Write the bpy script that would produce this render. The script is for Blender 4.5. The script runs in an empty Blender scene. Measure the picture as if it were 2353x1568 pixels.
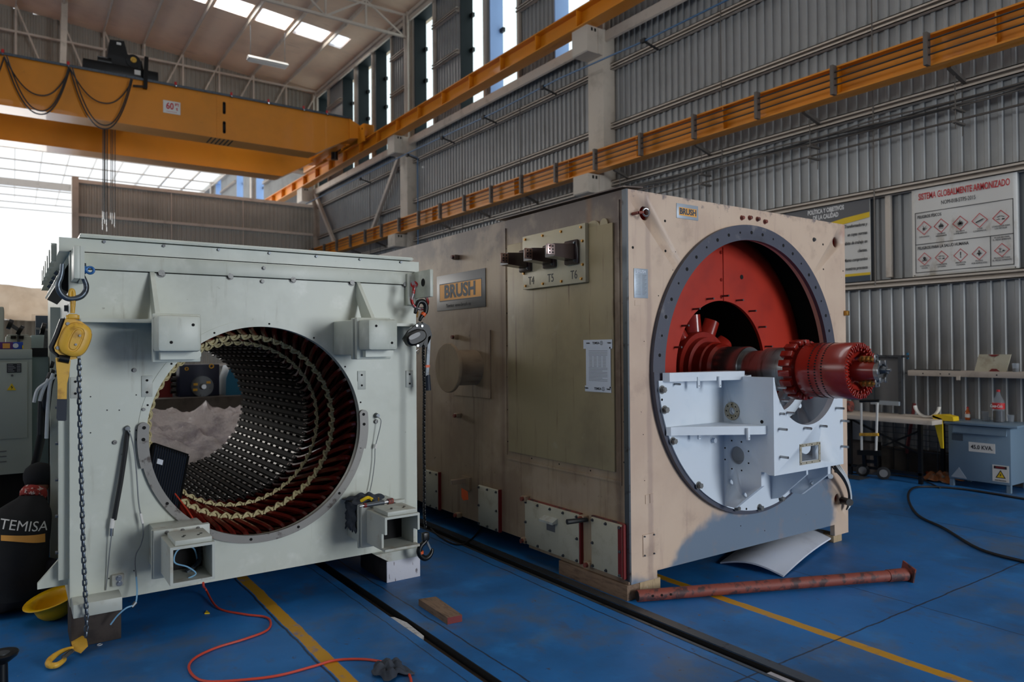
import bpy, bmesh, math, random
import numpy as np
from mathutils import Vector, Matrix
random.seed(7)
PI = math.pi
C = bpy.context.scene.collection
SC = bpy.context.scene

# ------------------------------------------------------------------ camera (from the two horizontal vanishing points)
EYE = 1.6
_v1 = np.array([30-1176.5, -(812-784), 0.]); _v2 = np.array([3560-1176.5, -(785-784), 0.])
FPX = math.sqrt(-(_v1 @ _v2)); _v1[2] = _v2[2] = -FPX
_Y = _v1/np.linalg.norm(_v1); _X = _v2/np.linalg.norm(_v2); _Z = np.cross(_X, _Y)
RM = np.array([_X, _Y, _Z]); CO = np.array([0, 0, EYE])
cam_d = bpy.data.cameras.new('camera'); cam = bpy.data.objects.new('camera', cam_d); C.objects.link(cam)
cam_d.sensor_width = 36; cam_d.lens = FPX*36/2353; cam_d.clip_end = 300; cam_d.clip_start = .05
cam.matrix_world = Matrix.Translation((0, 0, EYE)) @ Matrix([list(r) for r in RM]).to_4x4()
cam_d.dof.use_dof = True; cam_d.dof.focus_distance = 4.6; cam_d.dof.aperture_fstop = 2.2
SC.camera = cam
def _ray(u, v): return RM @ np.array([u-1176.5, -(v-784), -FPX])
def FX(u, v, x): r = _ray(u, v); return Vector(CO + r*x/r[0])            # survey helpers: where a sight line meets a real plane
def FY(u, v, y): r = _ray(u, v); return Vector(CO + r*y/r[1])
def FZ(u, v, z=0): r = _ray(u, v); return Vector(CO + r*(z-EYE)/r[2])

# ------------------------------------------------------------------ light and exposure
SC.view_settings.view_transform = 'Standard'; SC.view_settings.look = 'None'
SC.view_settings.gamma = 1; SC.view_settings.use_curve_mapping = False
SC.view_settings.exposure = 0.0
W = bpy.data.worlds.new('sky'); SC.world = W; W.use_nodes = True
bg = W.node_tree.nodes['Background']; bg.inputs[0].default_value = (.86, .93, 1, 1); bg.inputs[1].default_value = 1.7
def area(name, loc, aim, sx, sy, power, col):
    d = bpy.data.lights.new(name, 'AREA'); d.shape = 'RECTANGLE'; d.size = sx; d.size_y = sy; d.energy = power; d.color = col
    o = bpy.data.objects.new(name, d); C.objects.link(o); o.location = loc
    o.rotation_euler = (Vector(aim)-Vector(loc)).to_track_quat('-Z', 'Y').to_euler(); return o
area('daylight_big_door', (7.3, -11.6, 3.4), (4.2, 4, 1.5), 3.8, 5.6, 1250, (.90, .95, 1))      # the big door behind the camera
area('daylight_next_bay', (-6, 40, 5), (2, 20, 4), 16, 8, 3200, (1, .95, .88))               # the open side of the next bay
area('daylight_roof_strip', (5.0, 21.6, 13.2), (5.2, 21.6, 0), 9, 1.2, 1500, (1, .93, .84))       # the skylight strip seen in the roof
area('daylight_roof_strip_back', (2.0, 4.5, 13.2), (2.0, 4.5, 0), 12, 1.2, 420, (1, .95, .9))    # the same strip one frame nearer
area('daylight_left_opening', (-13.4, 9, 6), (4, 12, 5), 12, 6, 230, (1, .94, .86))          # high openings of the left wall

# ------------------------------------------------------------------ materials
def srgb(r, g, b):
    f = lambda c: (c/255/12.92) if c <= 10 else ((c/255+.055)/1.055)**2.4
    return (f(r), f(g), f(b), 1)
class NT:
    def __init__(s, name):
        s.m = bpy.data.materials.new(name); s.m.use_nodes = True; s.t = s.m.node_tree; s.b = s.t.nodes['Principled BSDF']
        s.tc = s.t.nodes.new('ShaderNodeNewGeometry')
    def n(s, k, **kw):
        x = s.t.nodes.new(k)
        for a, b in kw.items(): setattr(x, a, b)
        return x
    def l(s, a, b): s.t.links.new(a, b)
    def pos(s, sc=(1, 1, 1)):
        m = s.n('ShaderNodeMapping'); m.inputs['Scale'].default_value = sc; s.l(s.tc.outputs['Position'], m.inputs[0]); return m.outputs[0]
    def noise(s, scale, detail=4, sc=(1, 1, 1), rough=.6):
        x = s.n('ShaderNodeTexNoise'); x.inputs['Scale'].default_value = scale; x.inputs['Detail'].default_value = detail; x.inputs['Roughness'].default_value = rough
        s.l(s.pos(sc), x.inputs[0]); return x.outputs[0]
    def ramp(s, f, lo, hi):
        x = s.n('ShaderNodeMapRange'); x.interpolation_type = 'SMOOTHSTEP'
        s.l(f, x.inputs[0]); x.inputs[1].default_value = lo; x.inputs[2].default_value = hi; return x.outputs[0]
    def math(s, op, a, b=None):
        x = s.n('ShaderNodeMath', operation=op)
        for i, v in enumerate((a, b)):
            if v is None: continue
            if isinstance(v, (int, float)): x.inputs[i].default_value = v
            else: s.l(v, x.inputs[i])
        return x.outputs[0]
    def xyz(s):
        x = s.n('ShaderNodeSeparateXYZ'); s.l(s.tc.outputs['Position'], x.inputs[0]); return x.outputs
    def mix(s, f, a, b):
        x = s.n('ShaderNodeMix'); x.data_type = 'RGBA'
        if isinstance(f, (int, float)): x.inputs[0].default_value = f
        else: s.l(f, x.inputs[0])
        for i, v in ((6, a), (7, b)):
            if isinstance(v, tuple): x.inputs[i].default_value = v
            else: s.l(v, x.inputs[i])
        return x.outputs[2]
def mat(name, col, rough=.5, metal=0., layers=(), bump=0., bscale=40, coat=0., spec=.5):
    """layers: (colour, noise scale, lo, hi, stretch) drawn over the base by a noise threshold"""
    s = NT(name); c = col
    for L in layers:
        col2, scale, lo, hi = L[:4]; st = L[4] if len(L) > 4 else (1, 1, 1)
        c = s.mix(s.ramp(s.noise(scale, 5, st), lo, hi), c, col2)
    if isinstance(c, tuple): s.b.inputs['Base Color'].default_value = c
    else: s.l(c, s.b.inputs['Base Color'])
    s.b.inputs['Roughness'].default_value = rough; s.b.inputs['Metallic'].default_value = metal
    s.b.inputs['Coat Weight'].default_value = coat; s.b.inputs['Specular IOR Level'].default_value = spec
    if bump:
        b = s.n('ShaderNodeBump'); b.inputs['Strength'].default_value = bump; b.inputs['Distance'].default_value = .004
        s.l(s.noise(bscale, 4), b.inputs['Height']); s.l(b.outputs[0], s.b.inputs['Normal'])
    return s.m
S = srgb
M = {}
M['pale'] = mat('pale_green_grey_paint', S(194, 198, 186), .42, 0, [(S(172, 176, 164), 1.6, .45, .75), (S(212, 214, 204), 5, .55, .8), (S(120, 116, 100), 22, .70, .80), (S(140, 134, 118), 3, .60, .85, (4, 4, .5))], .06, 12)
M['pale_worn'] = mat('worn_pale_paint', S(176, 180, 172), .45, 0, [(S(150, 140, 122), 6, .52, .75), (S(96, 70, 50), 14, .66, .78)], .1, 20)
M['white'] = mat('fresh_white_paint', S(206, 215, 224), .5, 0, [(S(182, 198, 212), 2.5, .5, .8), (S(150, 152, 148), 30, .74, .82)], .03, 20, 0)
M['tan_cover'] = mat('pale_cover_paint', S(176, 172, 152), .5, 0, [(S(150, 140, 118), 5, .5, .75), (S(150, 80, 62), 4, .64, .78), (S(110, 90, 70), 18, .66, .8)], .05)
M['red'] = mat('glossy_red_varnish', S(140, 34, 24), .25, 0, [(S(116, 26, 20), 6, .5, .8)], .05, 25, .35)
M['red_flat'] = mat('red_oxide_primer', S(172, 44, 26), .4, 0, [(S(150, 36, 24), 3, .45, .8)], .02, 12, .1)
M['coil'] = mat('dark_red_coil_varnish', S(110, 32, 24), .28, 0, [(S(72, 22, 20), 12, .45, .7)], .15, 60, .4)
M['core'] = mat('black_core_lacquer', S(13, 13, 13), .7, 0, [(S(26, 24, 22), 12, .55, .8)], .1, 60, 0, .12)
M['wedge'] = mat('shiny_slot_metal', S(108, 104, 98), .36, .55)
M['lace'] = mat('cream_lacing', S(196, 184, 140), .7, 0, [(S(150, 136, 96), 30, .5, .75)], .3, 90)
M['steel'] = mat('machined_steel', S(150, 152, 154), .28, .9, [(S(96, 92, 90), 5, .5, .8, (1, 6, 1))], .05, 30)
M['bolt_steel'] = mat('dull_bolt_steel', S(120, 120, 118), .5, .6, [(S(70, 66, 62), 40, .5, .7)])
M['steel_dark'] = mat('dull_steel', S(96, 100, 104), .42, .8, [(S(60, 54, 50), 14, .55, .75)], .1, 40)
M['flange'] = mat('worn_flange_steel', S(122, 120, 116), .5, .35, [(S(70, 62, 58), 16, .56, .7), (S(120, 84, 56), 5, .66, .76)], .1, 40)
M['ring'] = mat('grey_primer', S(74, 76, 88), .45, 0, [(S(110, 108, 112), 7, .6, .74), (S(54, 54, 62), 3, .5, .8)], .06, 30)
M['black'] = mat('black_enamel', S(13, 14, 15), .38, 0, [], .02, 20, .05, .35)
M['void'] = mat('dark_interior', S(10, 9, 9), .9)
M['rubber'] = mat('black_rubber', S(20, 21, 23), .6)
M['yellow'] = mat('worn_yellow_paint', S(212, 164, 54), .45, 0, [(S(170, 124, 40), 14, .5, .72), (S(70, 52, 28), 26, .66, .76)], .15, 40)
M['navy'] = mat('navy_grip_rubber', S(18, 28, 42), .6)
M['galv'] = mat('dark_galvanised_steel', S(90, 98, 106), .35, .8, [(S(58, 62, 68), 30, .5, .7)], .1, 60)
M['galv_red'] = mat('red_flaked_galvanised_steel', S(132, 128, 130), .4, .55, [(S(140, 30, 26), 22, .46, .56)], .1, 60)
M['blue_pin'] = mat('blue_painted_pin', S(30, 92, 150), .4, .2, [(S(120, 130, 140), 60, .6, .68)])
M['orange_tape'] = mat('orange_tape', S(214, 84, 30), .5)
M['crane'] = mat('orange_crane_paint', S(216, 132, 10), .42, 0, [(S(200, 124, 12), .8, .4, .75), (S(178, 112, 18), 5, .62, .85)], .03, 6, .2)
M['beige'] = mat('beige_steel_paint', S(190, 178, 164), .5, 0, [(S(160, 148, 134), 4, .5, .8)], .03)
M['concrete'] = mat('pale_concrete', S(188, 178, 164), .8, 0, [(S(160, 150, 136), 2, .45, .75), (S(130, 118, 106), 11, .68, .78)], .25, 25)
M['curb'] = mat('dark_concrete', S(84, 78, 72), .9, 0, [(S(60, 54, 50), 4, .4, .7)], .3, 20)
M['channel'] = mat('oily_channel_floor', S(58, 46, 36), .8, 0, [(S(36, 30, 26), 6, .45, .7)])
M['clad'] = mat('grey_sheet_cladding', S(150, 151, 150), .42, .25, [(S(132, 132, 130), 1.2, .4, .8), (S(112, 106, 98), 2.4, .6, .85, (1, 3, .4))], .02)
M['clad_dark'] = mat('brown_grey_sheet', S(152, 148, 138), .55, .1, [(S(134, 130, 120), 1.2, .4, .8)])
M['ceil'] = mat('pale_insulation', S(222, 194, 166), .75, 0, [(S(200, 172, 146), .7, .4, .8), (S(160, 138, 120), 2.2, .6, .85, (.4, 3, 1))], .2, 4)
M['jamb'] = mat('dark_green_frame', S(24, 32, 34), .6, 0, (), 0, 40, 0, .2)
M['jamb_blue'] = mat('pale_blue_frame', S(150, 178, 222), .5)
M['wood'] = mat('weathered_timber', S(128, 104, 84), .8, 0, [(S(98, 78, 62), 9, .45, .7, (6, 1, 6)), (S(150, 124, 98), 22, .6, .8)], .35, 50)
M['wood_pale'] = mat('pale_timber', S(176, 154, 122), .8, 0, [(S(140, 118, 90), 12, .5, .72, (6, 6, 1)), (S(206, 196, 180), 7, .62, .72)], .3, 50)
M['wood_dark'] = mat('dark_timber', S(58, 50, 46), .85, 0, [(S(40, 34, 32), 9, .45, .7)], .35, 40)
M['wood_white'] = mat('white_painted_timber', S(196, 196, 204), .7, 0, [(S(104, 98, 102), 24, .62, .70, (2.5, 1, .5)), (S(150, 146, 150), 4, .55, .8)], .3, 40)
M['rust'] = mat('rusty_red_pipe', S(128, 62, 50), .6, 0, [(S(70, 44, 44), 16, .48, .6), (S(176, 140, 128), 40, .70, .76)], .3, 60)
M['foam'] = mat('white_foam_sheet', S(214, 220, 232), .8, 0, [(S(190, 194, 206), 3, .5, .8)], .3, 90)
M['cloth_black'] = mat('black_cotton', S(18, 19, 22), .9, 0, [(S(26, 27, 30), 5, .4, .7)], .3, 60)
M['cloth_grey'] = mat('charcoal_rag', S(46, 52, 62), .9, 0, [(S(64, 70, 80), 9, .45, .7)], .5, 60)
M['skin'] = mat('skin', S(128, 84, 64), .55)
M['bandana'] = mat('red_patterned_cloth', S(150, 44, 36), .8, 0, [(S(210, 190, 180), 46, .55, .62), (S(60, 16, 18), 30, .6, .68)])
M['trouser'] = mat('dark_trousers', S(26, 26, 32), .9, 0, [(S(36, 34, 38), 6, .4, .7)], .3, 40)
M['boot'] = mat('worn_brown_boot', S(48, 38, 32), .7)
M['helmet'] = mat('yellow_plastic', S(226, 176, 10), .35, 0, [(S(190, 140, 16), 8, .5, .8)])
M['orange_cord'] = mat('orange_red_cord', S(196, 66, 46), .5)
M['cable'] = mat('black_cable', S(22, 22, 24), .5)
M['grey_cable'] = mat('grey_lead', S(120, 124, 126), .5)
M['white_cable'] = mat('white_lead', S(206, 210, 212), .5)
M['blue_lead'] = mat('pale_blue_lead', S(120, 168, 200), .5)
M['blue_pipe'] = mat('blue_conduit', S(46, 92, 130), .45)
M['conduit'] = mat('dull_conduit', S(92, 86, 80), .5, .3)
M['cab'] = mat('grey_green_cabinet', S(168, 174, 164), .45)
M['cab2'] = mat('blue_green_cabinet', S(140, 160, 158), .45)
M['transf'] = mat('blue_grey_enamel', S(110, 132, 150), .4, 0, [(S(92, 110, 126), 3, .55, .85)], .02, 10)
M['sign_white'] = mat('white_sign', S(214, 212, 206), .6)
M['banner'] = mat('white_banner_vinyl', S(208, 206, 200), .5, 0, [(S(176, 168, 156), 1.6, .56, .72, (1, 3, 1.4))], .2, 3)
M['ink'] = mat('black_ink', S(34, 34, 36), .6)
M['ink_grey'] = mat('grey_ink', S(92, 92, 94), .6)
M['ink_red'] = mat('red_ink', S(186, 34, 38), .6)
M['ink_yellow'] = mat('yellow_ink', S(222, 186, 20), .6)
M['ink_orange'] = mat('orange_ink', S(226, 160, 72), .6)
M['ink_slate'] = mat('slate_ink', S(58, 70, 82), .6)
M['ink_white'] = mat('white_ink', S(216, 216, 214), .6)
M['plate_grey'] = mat('grey_nameplate', S(118, 118, 118), .45, .2)
M['plate_blue'] = mat('pale_metal_plate', S(160, 170, 180), .4, .2)
M['paper'] = mat('white_paper', S(206, 212, 220), .7)
M['tag'] = mat('orange_tag', S(226, 92, 32), .6)
M['bushing'] = mat('dark_brown_bushing', S(46, 28, 26), .3, 0, [], .02, 20, .3)
M['terminal'] = mat('tinned_terminal', S(170, 150, 146), .35, .6, [(S(110, 80, 74), 20, .6, .7)])
M['terminal_brown'] = mat('oxidised_terminal', S(104, 74, 60), .45, .4)
M['brass'] = mat('brass', S(176, 132, 66), .35, .8)
M['gasket'] = mat('cream_gasket', S(158, 152, 136), .7, 0, [(S(120, 110, 84), 40, .5, .65)])
M['navy_machine'] = mat('navy_machine_paint', S(22, 32, 56), .45)
M['teal'] = mat('teal_paint', S(22, 96, 128), .5)
M['red_dull'] = mat('dull_red_paint', S(110, 22, 22), .5)
M['tarp'] = None
M['debris'] = mat('dusty_white_card', S(200, 200, 200), .8, 0, [(S(150, 150, 150), 30, .5, .7)])
M['purple'] = mat('purple_card', S(92, 44, 112), .5)
M['blue_card'] = mat('blue_card', S(34, 70, 160), .5)

def mat_glass(name, col, rough=.05, alpha=.25):
    s = NT(name); s.b.inputs['Base Color'].default_value = col; s.b.inputs['Roughness'].default_value = rough
    tr = s.n('ShaderNodeBsdfTransparent'); tr.inputs[0].default_value = (col[0]*.5+.5, col[1]*.5+.5, col[2]*.5+.5, 1)
    mx = s.n('ShaderNodeMixShader'); mx.inputs[0].default_value = alpha
    s.l(tr.outputs[0], mx.inputs[1]); s.l(s.b.outputs[0], mx.inputs[2]); s.l(mx.outputs[0], s.t.nodes['Material Output'].inputs[0]); return s.m
M['glass'] = mat_glass('window_glass', S(235, 245, 240), .1, .06)
M['cup'] = mat_glass('clear_plastic', S(220, 226, 232), .15, .14)
def mat_translucent(name, col, tr=.35):
    s = NT(name); a = s.n('ShaderNodeBsdfTranslucent'); a.inputs[0].default_value = col
    b = s.n('ShaderNodeBsdfTransparent'); b.inputs[0].default_value = (.95, .97, 1, 1)
    mx = s.n('ShaderNodeMixShader'); mx.inputs[0].default_value = tr
    s.l(a.outputs[0], mx.inputs[1]); s.l(b.outputs[0], mx.inputs[2]); s.l(mx.outputs[0], s.t.nodes['Material Output'].inputs[0]); return s.m
M['skylight'] = mat_translucent('translucent_roof_sheet', (.8, .85, .9, 1), .55)
M['roof_sheet'] = mat_translucent('milky_roof_sheet', (.85, .78, .70, 1), .42)
def mat_plastic():
    s = NT('crumpled_clear_film'); s.b.inputs['Base Color'].default_value = S(188, 176, 176); s.b.inputs['Roughness'].default_value = .14
    c = s.mix(s.ramp(s.noise(4, 6), .4, .7), S(214, 204, 202), S(160, 150, 154)); s.l(c, s.b.inputs['Base Color'])
    b = s.n('ShaderNodeBump'); b.inputs['Strength'].default_value = .8; b.inputs['Distance'].default_value = .05; s.l(s.noise(7, 6), b.inputs['Height']); s.l(b.outputs[0], s.b.inputs['Normal'])
    return s.m
M['film'] = mat_plastic()
def mat_tarp():
    s = NT('tan_tarpaulin'); c = s.mix(s.ramp(s.noise(1.0, 4), .42, .7), S(228, 208, 184), S(206, 182, 156)); s.l(c, s.b.inputs['Base Color']); s.b.inputs['Roughness'].default_value = .7
    a = s.n('ShaderNodeBsdfTranslucent'); s.l(c, a.inputs[0]); mx = s.n('ShaderNodeMixShader'); mx.inputs[0].default_value = .5
    s.l(s.b.outputs[0], mx.inputs[1]); s.l(a.outputs[0], mx.inputs[2]); s.l(mx.outputs[0], s.t.nodes['Material Output'].inputs[0]); return s.m
M['tarp'] = mat_tarp()
def mat_cola():
    s = NT('cola'); s.b.inputs['Base Color'].default_value = S(20, 8, 6); s.b.inputs['Roughness'].default_value = .08; return s.m
M['cola'] = mat_cola()
M['amber'] = mat('amber_liquid', S(176, 84, 30), .1)

def mat_floor():
    s = NT('blue_floor_paint'); x, y, z = s.xyz()
    c = s.mix(s.ramp(s.noise(.7, 6), .42, .72), S(30, 108, 176), S(22, 80, 130))
    c = s.mix(s.ramp(s.noise(3, 6), .5, .75), c, S(36, 118, 186))
    c = s.mix(s.math('MULTIPLY', s.ramp(s.noise(1.3, 8, rough=.72), .50, .68), .6), c, S(92, 100, 104))     # worn grey patches
    c = s.mix(s.ramp(s.noise(9, 8, rough=.75), .63, .70), c, S(104, 84, 72))                               # scraped spots
    c = s.mix(s.ramp(s.noise(30, 4), .73, .76), c, S(150, 150, 150))
    c = s.mix(s.math('MULTIPLY', s.ramp(s.noise(4.5, 9, (1, .45, 1), .78), .54, .66), .5), c, S(78, 84, 96))                 # streaky traffic dust
    c = s.mix(s.math('MULTIPLY', s.ramp(s.noise(17, 7, (1, .6, 1), .7), .64, .70), .8), c, S(70, 56, 50))
    w = s.math('MULTIPLY', s.math('SUBTRACT', s.noise(5, 4), .5), .03)
    def band(coord, at, half, soft=.004):
        d = s.math('ABSOLUTE', s.math('ADD', s.math('SUBTRACT', coord, at), w)); return s.math('SUBTRACT', 1.0, s.ramp(d, half-soft, half+soft))
    yl = S(190, 140, 28)
    wear = s.math('SUBTRACT', 1.0, s.math('MULTIPLY', s.ramp(s.noise(7, 6), .56, .68), .7))
    c = s.mix(s.math('MULTIPLY', band(x, 1.335, .036), wear), c, yl)
    c = s.mix(s.math('MULTIPLY', band(x, 3.722, .036), wear), c, yl)
    for coord, at, h in ((x, 1.285, .006), (y, 2.24, .006), (x, 4.585, .004), (x, 2.04, .005), (x, 2.93, .005), (x, 6.9, .005), (y, 6.0, .006), (x, 1.80, .003)):
        c = s.mix(s.math('MULTIPLY', band(coord, at, h, .003), .85), c, S(30, 26, 28))
    # bare concrete towards the bench wall
    s.l(c, s.b.inputs['Base Color'])
    r = s.n('ShaderNodeMapRange'); s.l(s.noise(2.2, 6), r.inputs[0]); r.inputs[3].default_value = .32; r.inputs[4].default_value = .62; s.l(r.outputs[0], s.b.inputs['Roughness'])
    b = s.n('ShaderNodeBump'); b.inputs['Strength'].default_value = .12; b.inputs['Distance'].default_value = .004; s.l(s.noise(26, 5), b.inputs['Height']); s.l(b.outputs[0], s.b.inputs['Normal'])
    return s.m
M['floor'] = mat_floor()
def mat_tan(side):
    s = NT('aged_tan_paint_' + ('side' if side else 'front')); x, y, z = s.xyz()
    if side:
        c = s.mix(s.ramp(s.noise(1.6, 5), .4, .7), S(158, 138, 112), S(138, 116, 94))
        c = s.mix(s.math('MULTIPLY', s.ramp(s.noise(3, 5, (1, 7, .5)), .52, .74), .7), c, S(104, 78, 62))
        e = s.math('ADD', z, s.math('MULTIPLY', s.math('SUBTRACT', s.noise(4, 5), .5), .5))
        c = s.mix(s.math('MULTIPLY', s.ramp(e, 2.26, 2.56), .85), c, S(66, 50, 48))
        edge = s.math('ABSOLUTE', s.math('SUBTRACT', y, 3.42)); c = s.mix(s.math('MULTIPLY', s.math('SUBTRACT', 1.0, s.ramp(s.math('ADD', edge, s.math('MULTIPLY', s.noise(7, 4), .06)), .03, .10)), .7), c, S(84, 62, 52))   # grimy strip along the front corner
        c = s.mix(s.math('MULTIPLY', s.ramp(s.noise(2.6, 6), .50, .66), .45), c, S(176, 156, 134))                        # smoke-darkened top edge
        c = s.mix(s.math('MULTIPLY', s.ramp(s.noise(14, 5), .66, .74), .7), c, S(70, 52, 42))
        rust = s.math('ABSOLUTE', s.math('SUBTRACT', y, 3.70)); c = s.mix(s.math('MULTIPLY', s.math('MULTIPLY', s.math('SUBTRACT', 1.0, s.ramp(rust, .0, .05)), s.ramp(z, .5, 1.2)), .55), c, S(126, 84, 40))
        rust = s.math('ABSOLUTE', s.math('SUBTRACT', y, 4.76)); c = s.mix(s.math('MULTIPLY', s.math('SUBTRACT', 1.0, s.ramp(rust, .0, .06)), .4), c, S(100, 72, 58))
    else:
        c = s.mix(s.ramp(s.noise(1.4, 5), .4, .7), S(204, 180, 158), S(190, 164, 144))
        c = s.mix(s.math('MULTIPLY', s.ramp(s.noise(3, 5, (6, 1, .5)), .54, .76), .5), c, S(168, 140, 130))
        nz = s.math('MULTIPLY', s.math('SUBTRACT', s.noise(2.2, 4), .5), .5)
        # grey primer sprayed along the bottom
        e = s.math('SUBTRACT', s.math('ADD', s.math('ADD', s.math('SUBTRACT', z, .42), nz), s.math('MULTIPLY', s.math('SUBTRACT', 1.0, s.ramp(x, 3.45, 3.95)), .30)), s.math('MULTIPLY', s.ramp(x, 4.3, 5.0), .38))
        g = s.math('MULTIPLY', s.math('SUBTRACT', 1.0, s.ramp(e, -.06, .05)), s.math('SUBTRACT', 1.0, s.ramp(s.math('ADD', x, nz), 5.40, 5.50)))
        c = s.mix(g, c, S(108, 124, 142))
        t = s.math('ADD', z, s.math('MULTIPLY', s.math('SUBTRACT', s.noise(16, 6), .5), .35))
        c = s.mix(s.math('MULTIPLY', s.ramp(t, 2.60, 2.68), .75), c, S(86, 82, 92))                        # chipped top edge
        c = s.mix(s.ramp(s.noise(26, 5), .70, .75), c, S(96, 84, 84))
        c = s.mix(s.math('MULTIPLY', s.ramp(s.noise(5, 6), .54, .70), .35), c, S(150, 126, 112))
        st = s.math('ABSOLUTE', s.math('ADD', s.math('SUBTRACT', x, 3.40), s.math('MULTIPLY', s.math('SUBTRACT', s.noise(3, 3), .5), .05))); c = s.mix(s.math('MULTIPLY', s.math('SUBTRACT', 1.0, s.ramp(st, .01, .035)), .4), c, S(140, 118, 112))
        r = s.math('MULTIPLY', s.ramp(s.math('ADD', x, nz), 5.55, 5.7), s.ramp(z, 2.45, 2.6)); c = s.mix(s.math('MULTIPLY', r, .7), c, S(150, 60, 56))
    s.l(c, s.b.inputs['Base Color']); s.b.inputs['Roughness'].default_value = .5
    b = s.n('ShaderNodeBump'); b.inputs['Strength'].default_value = .1; b.inputs['Distance'].default_value = .004; s.l(s.noise(18, 5), b.inputs['Height']); s.l(b.outputs[0], s.b.inputs['Normal'])
    return s.m
M['tan_side'] = mat_tan(True); M['tan_front'] = mat_tan(False)

# ------------------------------------------------------------------ mesh builder
class MB:
    def __init__(s): s.bm = bmesh.new(); s.k = 0; s.mats = []
    def use(s, m):
        m = M[m] if isinstance(m, str) else m
        if m not in s.mats: s.mats.append(m)
        s.k = s.mats.index(m); return s
    def f(s, vs, smooth=False):
        try: q = s.bm.faces.new(vs)
        except ValueError: return None
        q.material_index = s.k; q.smooth = smooth; return q
    def v(s, p): return s.bm.verts.new(p)
    def box(s, a, b, bev=0.):
        x0, x1 = sorted((a[0], b[0])); y0, y1 = sorted((a[1], b[1])); z0, z1 = sorted((a[2], b[2]))
        return s.obox(Vector(((x0+x1)/2, (y0+y1)/2, (z0+z1)/2)), (x1-x0, y1-y0, z1-z0), None, bev)
    def obox(s, c, size, R=None, bev=0.):
        R = R or Matrix.Identity(3); c = Vector(c); hx, hy, hz = [q/2 for q in size]
        vs = [s.v(c + R @ Vector((i*hx, j*hy, k*hz))) for i in (-1, 1) for j in (-1, 1) for k in (-1, 1)]
        fs = [s.f([vs[q] for q in t]) for t in ((0, 1, 3, 2), (4, 6, 7, 5), (0, 4, 5, 1), (2, 3, 7, 6), (0, 2, 6, 4), (1, 5, 7, 3))]
        if bev > 0:
            es = list({e for q in fs if q for e in q.edges})
            r = bmesh.ops.bevel(s.bm, geom=es, offset=bev, segments=2, affect='EDGES', profile=.5)
            for q in r['faces']: q.material_index = s.k
        return s
    def bar(s, a, b, w, h, up=(0, 0, 1)):
        a = Vector(a); b = Vector(b); d = (b-a); L = d.length; d.normalize(); u = Vector(up)
        x = d.cross(u)
        if x.length < 1e-4: x = d.cross(Vector((0, 1, 0)))
        x.normalize(); z = x.cross(d); R = Matrix((x, d, z)).transposed()
        return s.obox((a+b)/2, (w, L, h), R)
    def cyl(s, a, b, r0, r1=None, seg=20, cap=True):
        r1 = r0 if r1 is None else r1; a = Vector(a); b = Vector(b); d = (b-a).normalized()
        u = d.orthogonal().normalized(); w = d.cross(u)
        A = [s.v(a + (u*math.cos(2*PI*i/seg)+w*math.sin(2*PI*i/seg))*r0) for i in range(seg)]
        B = [s.v(b + (u*math.cos(2*PI*i/seg)+w*math.sin(2*PI*i/seg))*r1) for i in range(seg)]
        for i in range(seg): s.f([A[i], A[(i+1) % seg], B[(i+1) % seg], B[i]], True)
        if cap:
            s.f(A[::-1]); s.f(B)
        return s
    def tube(s, pts, r, seg=8, closed=False, cap=True):
        P = [Vector(p) for p in pts]; n = len(P); rings = []; u = None
        for i in range(n):
            if closed: t = (P[(i+1) % n]-P[i-1])
            else: t = P[min(i+1, n-1)]-P[max(i-1, 0)]
            if t.length < 1e-9: t = Vector((0, 0, 1))
            t.normalize()
            if u is None: u = t.orthogonal().normalized()
            u = (u - t*u.dot(t))
            if u.length < 1e-6: u = t.orthogonal()
            u.normalize(); w = t.cross(u); rr = r[i] if isinstance(r, (list, tuple)) else r
            rings.append([s.v(P[i]+(u*math.cos(2*PI*j/seg)+w*math.sin(2*PI*j/seg))*rr) for j in range(seg)])
        m = n if closed else n-1
        for i in range(m):
            A, B = rings[i], rings[(i+1) % n]
            for j in range(seg): s.f([A[j], A[(j+1) % seg], B[(j+1) % seg], B[j]], True)
        if cap and not closed: s.f(rings[0][::-1]); s.f(rings[-1])
        return s
    def ring(s, c, axis, R, r, seg=40, sub=8, a0=0, a1=2*PI):
        d = Vector(axis).normalized(); u = d.orthogonal().normalized(); w = d.cross(u); c = Vector(c)
        full = abs(a1-a0-2*PI) < 1e-6; n = seg if full else seg+1
        return s.tube([c+(u*math.cos(a0+(a1-a0)*i/seg)+w*math.sin(a0+(a1-a0)*i/seg))*R for i in range(n)], r, sub, full)
    def lathe(s, c, axis, prof, seg=40, cap=True):
        """prof: (distance along the axis, radius)"""
        d = Vector(axis).normalized(); u = d.orthogonal().normalized(); w = d.cross(u); c = Vector(c); rings = []
        for (t, r) in prof: rings.append([s.v(c+d*t+(u*math.cos(2*PI*i/seg)+w*math.sin(2*PI*i/seg))*max(r, 1e-4)) for i in range(seg)])
        for A, B in zip(rings, rings[1:]):
            for j in range(seg): s.f([A[j], A[(j+1) % seg], B[(j+1) % seg], B[j]], True)
        if cap: s.f(rings[0][::-1]); s.f(rings[-1])
        return s
    def prism(s, poly, n0, n1):
        """poly: list of 3-D points; extruded by the vectors n0 .. n1"""
        A = [s.v(Vector(p)+Vector(n0)) for p in poly]; B = [s.v(Vector(p)+Vector(n1)) for p in poly]; n = len(poly)
        s.f(A[::-1]); s.f(B)
        for i in range(n): s.f([A[i], A[(i+1) % n], B[(i+1) % n], B[i]])
        return s
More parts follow.
